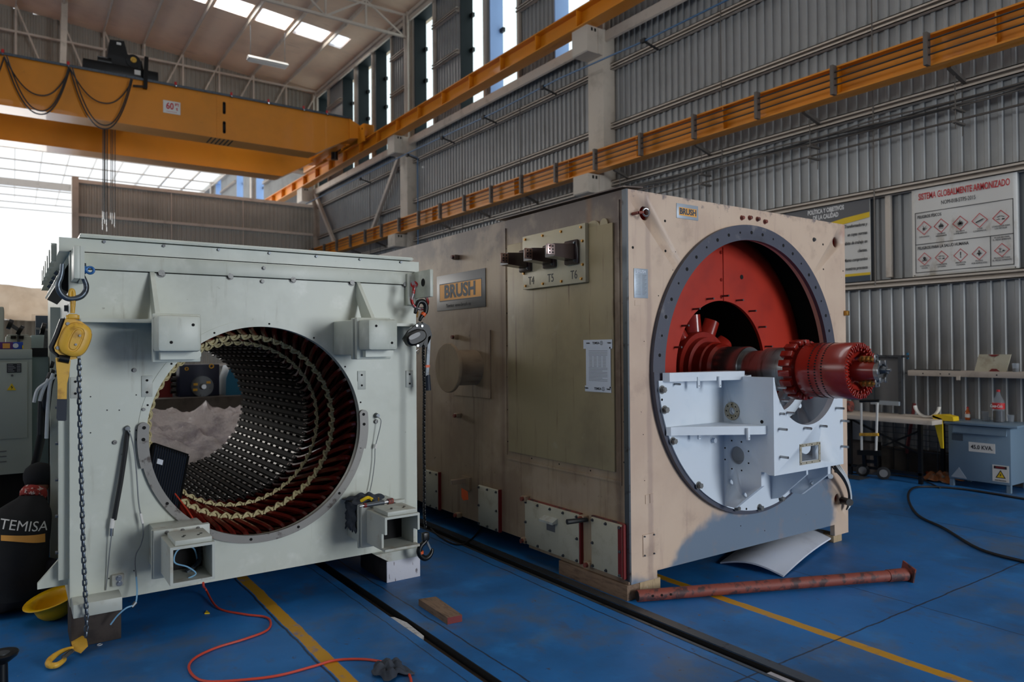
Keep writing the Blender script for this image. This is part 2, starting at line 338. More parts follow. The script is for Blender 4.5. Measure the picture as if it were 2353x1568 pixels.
    def annulus(s, cx, cz, r0, r1, y0, y1, a0=0, a1=2*PI, seg=96):
        """flat ring in the XZ plane between y0 and y1"""
        full = abs(a1-a0-2*PI) < 1e-6; n = seg if full else seg+1
        def R(r, y): return [s.v((cx+r*math.cos(a0+(a1-a0)*i/seg), y, cz+r*math.sin(a0+(a1-a0)*i/seg))) for i in range(n)]
        L = [R(r0, y0), R(r1, y0), R(r1, y1), R(r0, y1)]
        for q in range(4):
            A, B = L[q], L[(q+1) % 4]
            for i in range(seg): s.f([A[i], B[i], B[(i+1) % n], A[(i+1) % n]], q in (1, 3))
        if not full:
            s.f([l[0] for l in L]); s.f([l[-1] for l in L][::-1])
        return s
    def holed(s, x0, x1, z0, z1, cx, cz, r, y0, y1, seg=128):
        """rectangular plate in the XZ plane with a round hole"""
        angs = sorted(set([2*PI*i/seg for i in range(seg)] + [math.atan2(z-cz, x-cx) % (2*PI) for x in (x0, x1) for z in (z0, z1)]))
        def outer(a):
            c, d = math.cos(a), math.sin(a); t = 1e9
            if c > 1e-9: t = min(t, (x1-cx)/c)
            if c < -1e-9: t = min(t, (x0-cx)/c)
            if d > 1e-9: t = min(t, (z1-cz)/d)
            if d < -1e-9: t = min(t, (z0-cz)/d)
            return (cx+c*t, cz+d*t)
        L = []
        for y in (y0, y1):
            L.append([s.v((cx+r*math.cos(a), y, cz+r*math.sin(a))) for a in angs]); L.append([s.v((*outer(a)[:1], y, outer(a)[1])) for a in angs])
        n = len(angs)
        for i in range(n):
            j = (i+1) % n
            s.f([L[0][i], L[1][i], L[1][j], L[0][j]]); s.f([L[2][i], L[2][j], L[3][j], L[3][i]])
            s.f([L[0][i], L[0][j], L[2][j], L[2][i]], True); s.f([L[1][i], L[3][i], L[3][j], L[1][j]])
        return s
    def bolt(s, p, axis, r=.014, h=.012, washer=True):
        p = Vector(p); d = Vector(axis).normalized()
        if washer: s.cyl(p, p+d*.003, r*1.35, None, 16)
        s.cyl(p, p+d*h, r, r*.96, 6); return s
    def done(s, name, parent=None, smooth_all=False):
        bmesh.ops.recalc_face_normals(s.bm, faces=s.bm.faces)
        me = bpy.data.meshes.new(name); s.bm.to_mesh(me); s.bm.free()
        for m in s.mats: me.materials.append(m)
        try: me.set_sharp_from_angle(angle=math.radians(38))
        except Exception: pass
        if smooth_all:
            for p in me.polygons: p.use_smooth = True
        o = bpy.data.objects.new(name, me); C.objects.link(o)
        if parent is not None: put(o, parent)
        return o
def put(o, parent):
    o.parent = parent
    if parent.type == 'EMPTY' and parent.get('_base'):
        o.matrix_parent_inverse = Matrix.Translation(parent.location).inverted()
    return o
def tag(o, label, cat, group=None, kind=None):
    o['label'] = label; o['category'] = cat
    if group: o['group'] = group
    if kind: o['kind'] = kind
    return o
def thing(name, loc, label, cat, group=None):
    o = bpy.data.objects.new(name, None); C.objects.link(o); o.location = loc; o['_base'] = True; o.empty_display_size = .1
    return tag(o, label, cat, group)
def struct(o, label=None):
    o['kind'] = 'structure'
    if label: o['label'] = label
    return o
def dup(o, delta, parent=None, label=None):
    c = o.copy(); C.objects.link(c)
    if parent is None: c.location = o.location + Vector(delta)
    else:
        c.parent = parent
    for ch in list(o.children): dup(ch, (0, 0, 0), c)
    if label: c['label'] = label
    return c
def quad(name, m, pts, parent=None, th=None):
    b = MB().use(m); b.f([b.v(p) for p in pts]); return b.done(name, parent)
FRONT = (Vector((1, 0, 0)), Vector((0, 0, 1)))      # plane that faces the camera side (-Y)
SIDE = (Vector((0, -1, 0)), Vector((0, 0, 1)))      # plane that faces -X
def text(s, loc, size, m, plane, parent=None, align='CENTER', name='lettering', sx=1., ext=.0006, bold=0., shear=0.):
    cu = bpy.data.curves.new(name, 'FONT'); cu.body = s; cu.size = size; cu.align_x = align; cu.align_y = 'CENTER'; cu.extrude = ext; cu.offset = bold; cu.shear = shear; cu.resolution_u = 3
    cu.materials.append(M[m]); tmp = bpy.data.objects.new(name, cu); C.objects.link(tmp)
    me = bpy.data.meshes.new_from_object(tmp); bpy.data.objects.remove(tmp); bpy.data.curves.remove(cu)
    o = bpy.data.objects.new(name, me); C.objects.link(o)
    r, u = plane; n = r.cross(u); R = Matrix((r*sx, u, n)).transposed().to_4x4(); mw = Matrix.Translation(Vector(loc)) @ R
    if parent is not None: put(o, parent); 
    o.matrix_basis = mw
    return o
def cut(o, cutters):
    for c in cutters:
        md = o.modifiers.new('b', 'BOOLEAN'); md.operation = 'DIFFERENCE'; md.object = c; md.solver = 'EXACT'
    bpy.context.view_layer.update(); dg = bpy.context.evaluated_depsgraph_get()
    me = bpy.data.meshes.new_from_object(o.evaluated_get(dg)); o.modifiers.clear(); o.data = me
    for c in cutters: bpy.data.objects.remove(c)
def catmull(P, n=8, closed=False):
    P = [Vector(p) for p in P]; out = []; L = len(P)
    for i in range(L if closed else L-1):
        p0, p1, p2, p3 = (P[(i-1) % L], P[i], P[(i+1) % L], P[(i+2) % L]) if closed else (P[max(i-1, 0)], P[i], P[i+1], P[min(i+2, L-1)])
        for k in range(n):
            t = k/n; out.append(.5*((2*p1)+(-p0+p2)*t+(2*p0-5*p1+4*p2-p3)*t*t+(-p0+3*p1-3*p2+p3)*t**3))
    if not closed: out.append(P[-1])
    return out

# ================================================================== THE HALL
WX, COLX, END, SLOPE, EAVE = 9.42, 9.11, 26.0, .09, 11.25
def roof_z(x): return EAVE + SLOPE*(WX-x) if x > -14 else EAVE
# floor: slabs with two rail channels
b = MB().use('floor')
for x0, x1 in ((-16, 1.860), (1.936, 3.035), (3.105, WX+.4)): b.box((x0, -14, -.16), (x1, 62, 0))
b.use('channel').box((1.860, -14, -.16), (1.936, 62, -.042)); b.box((3.035, -14, -.16), (3.105, 62, -.06)); b.use('void').box((1.930, -14, -.05), (1.9362, 62, -.001)).box((3.099, -14, -.07), (3.1052, 62, -.001))
struct(b.done('floor'))
b = MB().use('steel_dark').box((3.105, -10, 0), (3.175, 12, .004)); struct(b.done('trim_1'))
b = MB().use('steel_dark').box((3.012, -10, -.02), (3.035, 12, .003)); struct(b.done('trim_2'))

def corrugated(mb, along, a0, a1, z0, z1, plane, pitch=.145, depth=.03, sgn=-1, th=.004):
    """trapezoid sheet; along = 'Y' (sheet in the YZ plane at x=plane) or 'X'"""
    n0 = math.floor(a0/pitch); pts = []
    k = n0
    while k*pitch < a1:
        for f, d in ((.0, 0), (.50, 0), (.62, 1), (.88, 1)): pts.append((k*pitch+f*pitch, d))
        k += 1
    def val(a):
        f = (a/pitch) % 1
        return 0 if f < .5 else ((f-.5)/.12 if f < .62 else (1 if f < .88 else (1-f)/.12))
    pts = [(a0, val(a0))]+[p for p in pts if a0 < p[0] < a1]+[(a1, val(a1))]
    def P(a, d, z, off): 
        q = plane+sgn*d*depth+off
        return (q, a, z) if along == 'Y' else (a, q, z)
    prev = None
    for a, d in pts:
        cur = [mb.v(P(a, d, z0, 0)), mb.v(P(a, d, z1, 0))]
        if prev: mb.f([prev[0], cur[0], cur[1], prev[1]])
        prev = cur
WIN = [(10.72, 11.87, 1), (13.18, 14.37, 1), (14.59, 15.75, 0), (17.12, 18.29, 0), (19.77, 20.95, 0), (21.17, 22.34, 0), (22.58, 23.71, 0), (25.05, 26.2, 0),
       (33.3, 34.5, 1), (36.9, 38.1, 1), (41.5, 42.7, 1)]
WZ0, WZ1 = 7.55, 11.08
b = MB().use('clad'); y = -10
for (a, c, k) in WIN:
    corrugated(b, 'Y', y, a, .30, 11.35, WX); corrugated(b, 'Y', a, c, .30, WZ0, WX)
    b.box((WX-.005, a, WZ1), (WX+.01, c, 11.35)); y = c
corrugated(b, 'Y', y, 60, .30, 11.35, WX)
b.use('clad_dark').box((WX+.005, -10, -.1), (WX+.03, 10.72, 11.3)).box((WX+.005, 10.72, -.1), (WX+.03, 60, WZ0-.02))
struct(b.done('wall_right'))
b = MB().use('curb').box((WX-.06, -10, -.1), (WX+.06, 25.9, .30)); struct(b.done('baseboard_right'))
for i, (a, c, k) in enumerate(WIN):
    b = MB().use('jamb_blue' if k else 'jamb'); D = .33
    b.box((WX-.035, c-.03, WZ0), (WX+D, c+.0, WZ1)); b.box((WX-.035, a, WZ0), (WX+D, a+.03, WZ1)); b.box((WX-.035, a, WZ1-.03), (WX+D, c, WZ1+.02)); b.box((WX-.035, a, WZ0-.02), (WX+D, c, WZ0+.01))
    for z in (8.35, 9.25, 10.15): b.use('black').box((WX+D-.09, c-.16, z), (WX+D-.02, c-.03, z+.1))
    o = b.done('window_%d' % (i+1)); struct(o)
    g = MB().use('glass').box((WX+D-.012, a+.03, WZ0+.01), (WX+D-.006, c-.03, WZ1-.03)).done('glass_pane', o)

# wall rails (girts), gutter ledge, sag rods
def girt(y0, y1, z, x=WX-.035, w=.10, h=.11):
    b = MB().use('beige').box((x-w, y0, z-h), (x, y1, z-h+.012)); b.box((x-.012, y0, z-h), (x, y1, z)); b.box((x-w, y0, z-.012), (x, y1, z)); b.box((x-w, y0, z-h), (x-w+.01, y1, z-h+.035)).box((x-w, y0, z-.035), (x-w+.01, y1, z))
    return struct(b.done('wall_beam'))
COLS = [(10.06, 10.50), (18.25, 18.70), (26.05, 26.60), (34.6, 35.1), (43.0, 43.5), (51.5, 52)]
for z in (6.99, 5.86, 4.77, 3.67, 2.47): 
    y0 = -9.
    for (c0, c1) in COLS[:3]: girt(y0, c0, z); y0 = c1
for z in (10.37, 9.29, 8.25):
    for (a, c) in ((11.9, 13.15), (15.78, 17.1), (18.75, 19.74), (23.74, 25.0), (-9, 10.0)): girt(a, c, z)
    for (a, c) in ((26.7, 33.2), (38.2, 41.4), (43.6, 52)): girt(a, c, z)
b = MB().use('beige')
for (a, c, k) in WIN[1:8]: b.box((WX-.1, a-.10, WZ0-.05), (WX-.02, a-.02, 11.2))
struct(b.done('window_frame_posts'))
for (a, c) in ((-9, 10.06), (10.50, 18.25), (18.70, 26.05)):
    b = MB().use('beige').prism([(9.16, a, 7.40), (9.16, a, 7.585), (9.19, a, 7.60), (WX, a, 7.56), (WX, a, 7.52), (9.2, a, 7.55), (9.2, a, 7.38)], (0, 0, 0), (0, c-a, 0)); struct(b.done('ledge_beam'))
for (a, z0, z1) in ((7.47, 2.4, 7.4), (5.02, 2.4, 7.4), (13.0, .4, 7.4), (15.52, .4, 7.4), (21.2, .4, 7.4)):
    struct(MB().use('conduit').cyl((WX-.14, a, z0), (WX-.14, a, z1), .008).done('sag_rod_beam'))
# eave strut and dark eave strip
b = MB().use('beige').box((9.2, -9, 11.12), (WX, 26.0, 11.2)); b.use('beige').box((9.25, -9, 10.98), (9.30, 26, 11.1)); struct(b.done('eave_beam'))
struct(MB().use('clad_dark').box((WX-.02, -9, 11.2), (WX+.02, 60, 11.4)).done('eave_trim'))

# concrete columns with corbels, steel column above
for i, (c0, c1) in enumerate(COLS[:5]):
    b = MB().use('concrete').box((COLX, c0, -.05), (WX-.0, c1, 7.62), .012)
    for z0, z1 in ((7.12, 7.61), (4.50, 4.85)):
        b.prism([(COLX+.01, c0+.005, z1), (8.72, c0+.005, z1), (8.72, c0+.005, z0+.02), (8.74, c0+.005, z0), (COLX+.01, c0+.005, z0)], (0, 0, 0), (0, c1-c0-.01, 0))
        b.use('void').box((8.82, c0-.001, z1-.09), (8.86, c0+.008, z1-.03)).box((8.90, c0-.001, z1-.09), (8.94, c0+.008, z1-.03)).use('concrete')
        b.box((8.98, c0-.012, z0), (9.03, c0+.01, z1-.01))
    struct(b.done('column'))
    b = MB().use('beige').box((9.20, c0+.1, 7.62), (9.24, c0+.34, 11.25)).box((9.36, c0+.1, 7.62), (9.40, c0+.34, 11.25)).box((9.2, c0+.21, 7.62), (9.40, c0+.23, 11.25)); struct(b.done('steel_column'))
# diagonal wall braces of the corner panel
for p, q in (((9.2, 18.72, 7.42), (9.2, 21.0, 5.2)), ((9.2, 26.0, 7.42), (9.2, 23.9, 5.2))):
    struct(MB().use('beige').bar(p, q, .10, .12).done('brace_beam'))

# end partition (sheeted up to crane level) and the sheeted gable above it
b = MB().use('clad_dark'); corrugated(b, 'X', 1.67, 9.12, -.05, 6.90, END+.05); b.box((1.67, END+.06, -.05), (9.12, END+.09, 6.90))
struct(b.done('wall_end'))
b = MB().use('beige').box((1.66, END-.06, 6.88), (9.1, END+.12, 6.99)); b.box((1.67, END-.06, 5.84), (9.1, END+.02, 5.93)).box((1.67, END-.06, 4.6), (9.1, END+.02, 4.69)).box((1.67, END-.06, 3.4), (9.1, END+.02, 3.49)).box((1.67, END-.06, 2.2), (9.1, END+.02, 2.29)).box((1.67, END-.06, 1.1), (9.1, END+.02, 1.19))
b.box((4.3, END-.03, 0), (4.33, END+.0, 6.9)).box((6.6, END-.03, 0), (6.63, END, 6.9)); struct(b.done('partition_beams'))
b = MB().use('concrete').box((1.49, END-.1, -.05), (1.67, END+.25, 7.05)); struct(b.done('partition_column'))
b = MB().use('clad_dark'); corrugated(b, 'X', -14, WX, 8.25, 12.0, END+.42)
for x0 in np.arange(-14, 9.4, .5): b.box((x0, END+.43, 8.25), (min(x0+.5, WX), END+.46, roof_z(x0+.25)))
struct(b.done('wall_gable'))
b = MB().use('beige').box((-14, END+.33, 10.50), (WX, END+.41, 10.56)).box((-14, END+.33, 9.3), (WX, END+.41, 9.36)).box((-14, END+.3, 8.2), (WX, END+.46, 8.3)); struct(b.done('gable_beams'))

# roof trusses along X
def truss(y, zb, x_end=9.25, r=.028):
    b = MB().use('beige'); xs = [x_end-.1-1.152*i for i in range(21)]
    b.bar((x_end, y, roof_z(x_end)-.10), (-14, y, roof_z(-14)-.10+SLOPE*0), r*2, r*2)
    b.bar((x_end, y, zb), (-14, y, zb), r*2.4, r*2.4)
    for i, x in enumerate(xs[:-1]):
        zt = roof_z(x)-.10
        b.bar((x, y, zb), (x, y, zt), r*1.7, r*1.7, (0, 1, 0)); x2 = xs[i+1]
        if i % 2 == 0: b.bar((x, y, zb), (x2, y, roof_z(x2)-.10), r*1.6, r*1.6, (0, 1, 0))
        else: b.bar((x, y, zt), (x2, y, zb), r*1.6, r*1.6, (0, 1, 0))
    return struct(b.done('truss_beam'))
truss(18.48, 10.54); truss(10.3, 10.54)
# the gable truss: diagonals all fall towards the left
b = MB().use('beige'); y = END-.05; zb = 9.0
b.bar((9.25, y, roof_z(9.25)-.06), (-14, y, roof_z(-14)-.06), .06, .06); b.bar((9.25, y, zb), (-14, y, zb), .07, .07)
xs = [9.28-1.152*i for i in range(20)]
for i, x in enumerate(xs[:-1]):
    zt = roof_z(x)-.08; b.bar((x, y, zb), (x, y, zt), .05, .05, (0, 1, 0)); x2 = xs[i+1]
    if i < 5: b.bar((x, y, zt), (x2, y, zb), .045, .045, (0, 1, 0))
    else: b.bar((x, y, zb), (x2, y, roof_z(x2)-.08), .045, .045, (0, 1, 0))
struct(b.done('truss_beam'))
b = MB().use('beige'); y = 43.2
b.box((-14, y, 9.9), (9.3, y+.08, 10.25)); struct(b.done('next_bay_truss_beam'))

# ceiling: insulated sheets with a translucent strip; purlins
PX = [8.12-1.148*i for i in range(-1, 20)]
b = MB().use('ceil')
def roofq(x0, x1, y0, y1, m):
    b.use(m); b.f([b.v((x0, y0, roof_z(x0))), b.v((x1, y0, roof_z(x1))), b.v((x1, y1, roof_z(x1))), b.v((x0, y1, roof_z(x0)))])
    if m == 'ceil': b.f([b.v((x0, y0, roof_z(x0)+.08)), b.v((x1, y0, roof_z(x1)+.08)), b.v((x1, y1, roof_z(x1)+.08)), b.v((x0, y1, roof_z(x0)+.08))])
for y0, y1, m in ((-12, 4.0, 'ceil'), (4.0, 5.0, 'skylight'), (5.0, 12.6, 'ceil'), (12.6, 13.5, 'skylight'), (13.5, 21.15, 'ceil'), (21.15, 22.05, 'skylight'), (22.05, 26.46, 'ceil')):
    if m == 'ceil': 
        for k in range(12): roofq(-14+k*2, -12+k*2, y0, y1, m)
    else:
        for x in PX[1:]:
            if x-1.1 < -14: break
            roofq(x-1.02, x-.10, y0, y1, m); roofq(x-.10, x+.128, y0, y1, 'ceil')
        roofq(8.0, 8.66, y0, y1, m); roofq(8.66, 10, y0, y1, 'ceil')
struct(b.done('ceiling'))
for x in PX[:20]:
    b = MB().use('beige').box((x-.03, -10, roof_z(x)-.14), (x+.0, 26.4, roof_z(x)-.01)); struct(b.done('roof_beam'))
b = MB().use('roof_sheet')
b.f([b.v((-14, 26.5, roof_z(-14)-.3)), b.v((WX, 26.5, EAVE)), b.v((WX, 58, EAVE)), b.v((-14, 58, roof_z(-14)-.3))]); struct(b.done('next_bay_ceiling'))
b = MB().use('beige')
for x in PX[:20]: b.box((x-.04, 26.5, roof_z(x)-.3), (x+.02, 58, roof_z(x)-.2))
for y in np.arange(28, 58, 2.4): b.box((-14, y, 11.0), (WX, y+.06, 11.06))
struct(b.done('next_bay_beams'))

# walls not in view: left (with high daylight openings), back (with the big door)
b = MB().use('clad').box((-14.2, -12, 0), (-14, 26.4, 4.4)).box((-14.2, -12, 8), (-14, 26.4, 13.4))
for y in (-12, 0, 12, 25.5): b.box((-14.2, y, 4), (-14, y+.9, 8.4))
struct(b.done('wall_left'))
b = MB().use('clad').box((-14, -12.2, 0), (5.3, -12, 13.4)).box((9.2, -12.2, 0), (WX+.1, -12, 13.4)).box((5.3, -12.2, 6.4), (9.2, -12, 13.4)); struct(b.done('wall_back'))

# ------------------------------------------------------------------ crane runways
def runway(y0, y1, z0, z1, xa, xb, name, label, stiff, rails=False):
    t = thing(name, ((xa+xb)/2, y0, z0), label, 'crane rail beam')
    b = MB().use('crane'); xc = (xa+xb)/2
    b.box((xa, y0, z0), (xb, y1, z0+.022)).box((xa, y0, z1-.022), (xb, y1, z1)).box((xc-.008, y0, z0), (xc+.008, y1, z1)); b.done('i_beam', t)
    for y in stiff: MB().use('crane').box((xa+.015, y-.008, z0+.02), (xb-.015, y+.008, z1-.02)).done('stiffener', t)
    return t
t = runway(-6, 45, 7.61, 7.97, 8.66, 8.96, 'crane_runway_beam', 'upper orange steel runway beam with stiffeners carrying the crane', [-1.3+1.29*i for i in range(30)])
MB().use('steel_dark').box((8.78, -6, 7.97), (8.84, 45, 8.02)).done('rail', t)
t = runway(-6, 26.0, 4.86, 5.24, 8.76, 8.98, 'power_rail_beam', 'lower orange wall beam with three dark conductor rails along it', [1.55+1.83*i for i in range(14)])
for dz in (.285, .20, .115): MB().use('cable').cyl((8.71, -6, 4.86+dz), (8.71, 26, 4.86+dz), .0105, None, 8).done('conductor_rail', t)
for i in range(26):
    y = 2.80-1.13*4+1.1585*i
    if y < 26: MB().use('conduit').box((8.675, y-.022, 4.86), (8.76, y+.022, 5.24)).done('bracket', t)

# ------------------------------------------------------------------ overhead travelling crane
CR = thing('overhead_crane', (3, 20.5, 7.4), 'orange double girder overhead travelling crane spanning the bay', 'crane')
b = MB().use('crane'); YF = 20.5
b.prism([(-14, YF, 7.40), (7.30, YF, 7.40), (8.33, YF, 7.98), (8.33, YF, 8.60), (-14, YF, 8.60)], (0, 0, 0), (0, .62, 0)); b.box((-14, YF-.04, 7.385), (7.28, YF+.66, 7.405)); 
gf = b.done('front_girder', CR)
b = MB().use('galv').box((-14, YF-.06, 8.60), (8.36, YF+.7, 8.625)); b.box((-14, YF-.075, 8.56), (8.3, YF-.06, 8.62)); b.done('walkway', CR)
b = MB().use('crane').prism([(-14, 23.6, 7.34), (7.26, 23.6, 7.34), (8.33, 23.6, 7.98), (8.33, 23.6, 8.60), (-14, 23.6, 8.60)], (0, 0, 0), (0, .62, 0)); b.box((-14, 23.56, 7.325), (7.2, 24.26, 7.345)); b.done('rear_girder', CR)
b = MB().use('crane')
for z in (8.14, 7.72):
    pass
b.box((4.53, YF-.012, 7.41), (4.92, YF+.0, 8.58), .0)
for i in range(15):
    for dx in (.03, .07, .32, .36): b.cyl((4.53+dx, YF-.012, 7.46+.078*i), (4.53+dx, YF-.02, 7.46+.078*i), .010, None, 6)
b.use('void')
for z in (8.24, 7.71):
    b.box((4.685, YF-.016, z-.13), (4.765, YF-.011, z+.13)); b.cyl((4.725, YF-.011, z+.13), (4.725, YF-.016, z+.13), .04); b.cyl((4.725, YF-.011, z-.13), (4.725, YF-.016, z-.13), .04)
for i in range(6): b.prism([(4.38+.11*i, YF+.0, 7.384), (4.42+.11*i, YF+.0, 7.384), (4.42+.11*i, YF+.6, 7.384), (4.38+.11*i, YF+.6, 7.384)], (0, 0, -.001), (0, 0, .0))
b.done('splice_plate', CR)
b = MB().use('sign_white').box((3.21, YF-.018, 7.845), (3.625, YF-.004, 8.175), .004); sp = b.done('capacity_sign', CR)
text('60', (3.37, YF-.021, 8.03), .235, 'ink_red', FRONT, sp, bold=.006, sx=.8); text('吨', (3.54, YF-.021, 8.085), .10, 'ink_red', FRONT, sp, bold=.002); text('t', (3.54, YF-.021, 7.985), .12, 'ink_red', FRONT, sp, bold=.004)
b = MB().use('ink_red')
for i in range(7): b.box((3.29+.037*i, YF-.0185, 7.885), (3.312+.037*i, YF-.0175, 7.90))
b.done('fine_print', sp)
# end carriage on the runway
b = MB().use('crane'); b.box((8.62, 20.15, 8.03), (8.98, 21.9, 8.42), .03).box((8.66, 21.9, 8.02), (8.92, 23.4, 8.24), .02).box((8.62, 23.3, 8.03), (8.98, 25.6, 8.42), .03).prism([(8.3, 20.45, 7.98), (8.64, 20.45, 8.03), (8.64, 20.45, 8.42), (8.3, 20.45, 8.58)], (0, 0, 0), (0, .72, 0)).prism([(8.3, 23.55, 7.98), (8.64, 23.55, 8.03), (8.64, 23.55, 8.42), (8.3, 23.55, 8.58)], (0, 0, 0), (0, .72, 0))
b.box((8.58, 20.02, 7.85), (8.62, 20.5, 8.36)).box((8.2, 21.2, 7.98), (8.5, 24.2, 8.02)); b.use('void').cyl((8.575, 20.15, 8.24), (8.582, 20.15, 8.24), .03)
b.done('end_carriage', CR)
for y in (20.5, 21.4, 23.8, 25.1): MB().use('steel_dark').cyl((8.76, y, 8.14), (8.86, y, 8.14), .12).done('wheel', CR)
b = MB().use('black').cyl((8.5, 22.2, 7.75), (8.5, 22.2, 8.1), .11).box((8.42, 22.05, 8.05), (8.7, 22.4, 8.18)); b.done('drive_motor', CR)
for x in (-.2, 1.1, 3.5, 4.9, 5.9, 6.9, 7.6): MB().use('galv').cyl((x, YF-.07, 8.60), (x, YF-.16, 8.52), .02, None, 8).use('ink_red').cyl((x, YF-.07, 8.60), (x, YF-.07, 8.68), .03, None, 8).done('cable_roller', CR)
for k, (x0, x1, dp) in enumerate(((-1.6, -.17, 1.25), (-.17, 1.13, 1.22), (1.13, 2.48, 1.35), (-.17, 1.13, .78), (1.13, 2.48, .72), (-.12, 1.10, 1.16), (1.18, 2.44, 1.28))):
    P = []
    for i in range(25):
        f = i/24; s = (2*f-1); skew = .1*(1-s*s)
        P.append((x0+(x1-x0)*f+skew*.3, YF-.10-.02*k, 8.50-dp*(1-abs(s)**2.2)))
    MB().use('cable').tube(P, .016, 6).done('festoon_cable', CR)
# trolley
T = [MB().use('black')]
b = T[0]; b.box((1.42, 20.62, 8.66), (3.12, 20.86, 8.92), .02).box((1.42, 23.7, 8.66), (3.12, 23.95, 8.92), .02).box((1.6, 20.8, 8.70), (2.9, 23.8, 8.8))
tr = thing('hoist_trolley', (2.2, 20.6, 8.64), 'black hoist trolley riding on top of the crane girders', 'trolley'); b.done('frame', tr)
b = MB().use('black').prism([(1.93, 20.75, 8.88), (2.02, 20.75, 9.56), (2.34, 20.75, 9.60), (2.42, 20.75, 9.28), (2.75, 20.75, 9.16), (2.80, 20.75, 8.88)], (0, 0, 0), (0, .8, 0)); b.done('hoist_housing', tr)
b = MB().use('black').cyl((1.75, 20.8, 8.98), (2.05, 20.8, 8.98), .12).cyl((2.55, 20.72, 9.12), (2.55, 21.4, 9.12), .17); b.use('yellow').cyl((2.55, 20.68, 9.14), (2.55, 20.72, 9.14), .07); b.done('motor', tr)
b = MB().use('sign_white').box((2.17, 20.735, 9.47), (2.27, 20.75, 9.53)).box((2.56, 20.60, 8.74), (2.7, 20.62, 8.86)); b.done('nameplate', tr)
b = MB().use('black').bar((2.82, 20.5, 9.2), (2.78, 20.4, 8.35), .09, .09, (0, 1, 0)).bar((2.78, 20.4, 8.40), (2.5, 20.38, 8.36), .05, .05); b.done('cable_arm', tr)
for x in (1.6, 2.95): MB().use('steel_dark').cyl((x, 20.7, 8.70), (x, 20.8, 8.70), .085).done('wheel', tr)
for i, (x, y) in enumerate(((1.99, 22.1), (2.03, 22.2), (2.06, 22.3), (2.09, 22.15), (2.12, 22.4), (2.19, 22.2), (2.24, 22.3), (2.28, 22.15))):
    zb = 4.9+.25*((i*3) % 4)*.4; b = MB().use('cable').cyl((x, y, 8.7), (x-.01, y, 5.4), .011, None, 6); b.use('steel').cyl((x-.01, y, 5.4), (x-.01, y, zb), .013, None, 6); b.done('hoist_rope', tr)

# hanging lamps
def lamp(x0, x1, y, z, label):
    t = thing('hanging_lamp', ((x0+x1)/2, y, z), label, 'lamp', None)
    b = MB().use('sign_white').prism([(x0, y-.16, z), (x0, y-.05, z+.10), (x0, y+.05, z+.10), (x0, y+.16, z)], (0, 0, 0), (x1-x0, 0, 0)); b.done('reflector', t)
    for dy in (-.1, .0, .1): MB().use('glass').use('sign_white').cyl((x0+.03, y+dy, z-.03), (x1-.03, y+dy, z-.03), .02, None, 8).done('tube', t)
    for x in (x0+.08, x1-.08): MB().use('steel_dark').cyl((x, y, z+.1), (x, y, roof_z(x)-.1), .008, None, 6).done('suspension_wire', t)
lamp(5.75, 6.93, 22.0, 10.34, 'white fluorescent lamp hanging by wires below the roof skylights')
lamp(-1.3, -.15, 20.6, 10.0, 'fluorescent lamp at the upper left corner above the crane')
b = MB().use('beige').box((1.13, 18.0, 8.6), (1.2, 18.07, 13)); b.box((1.1, 17.97, 8.6), (1.24, 18.1, 8.64)); 
# roof tie seen in front of the gable
struct(MB().use('beige').bar((1.25, 24.8, 12.0), (1.15, 24.4, 8.62), .16, .16, (0, 1, 0)).done('roof_tie_beam')); b.bm.free()

# ------------------------------------------------------------------ services on the right wall
t = thing('compressed_air_pipe', (8.7, 10, 6.8), 'blue compressed air pipe running in front of the columns', 'pipe')
MB().use('blue_pipe').tube([(8.8, 25.85, 6.98), (8.72, 17.4, 6.90), (8.7, 13.15, 6.82), (8.7, 10.9, 6.85), (8.7, 8.6, 6.76), (8.7, -4, 6.76)], .016, 8).done('pipe', t)
for y in (20.6, 17.4, 13.6, 15.5, 11.4, 8.6): MB().use('cable').bar((8.68, y, 6.84 if y > 9 else 6.77), (9.05, y, 6.76 if y > 9 else 6.7), .025, .03).box((8.67, y-.05, 6.80 if y > 9 else 6.74), (8.73, y+.05, 6.87 if y > 9 else 6.80)).done('support_arm', t)
MB().use('blue_pipe').tube([(8.72, 17.4, 6.88), (9.0, 17.38, 6.8), (9.0, 17.4, 6.7), (9.0, 17.4, 2.0)], .013, 8).done('drop_pipe', t)
b = MB().use('sign_white').cyl((8.98, 17.08, 6.49), (9.02, 17.08, 6.49), .028, None, 12); tag(b.done('small_lamp'), 'tiny white round lamp beside the blue drop pipe', 'lamp')
t = thing('cable_bundle', (9.2, 6, 4.45), 'dark bundle of cables running along the wall below the orange beam', 'cables')
for k in range(5):
    P = [(9.2+random.uniform(-.03, .03), 26-.7*i, 4.44+.02*k+random.uniform(-.02, .025)) for i in range(43)]
    MB().use('cable' if k % 2 else 'conduit').tube(catmull(P, 3), .011, 6).done('cable', t)
t = thing('wall_conduit', (9.2, 6, 4.28), 'thin dull conduit running along the wall below the cable bundle', 'conduit')
MB().use('conduit').cyl((9.2, -5, 4.27), (9.2, 25.9, 4.30), .014, None, 8).done('pipe', t)
for y in (3.95, 5.83, 7.75, 9.65, 12.4, 14.3, 16.2, 20.1, 22):
    b = MB().use('conduit').bar((8.98, y, 4.86), (WX-.1, y-.03, 4.74), .05, .045); b.cyl((9.12, y, 4.82), (9.12, y, 4.16), .006, None, 6).cyl((9.30, y, 4.8), (9.30, y, 4.1), .006, None, 6)
    b.box((9.08, y-.02, 4.385), (9.34, y+.02, 4.41)).box((9.08, y-.02, 4.225), (9.34, y+.02, 4.25))
    tag(b.done('pipe_hanger'), 'grey trapeze hanger holding cables and conduit off the right wall', 'pipe hanger', 'trapeze hangers along the right wall')

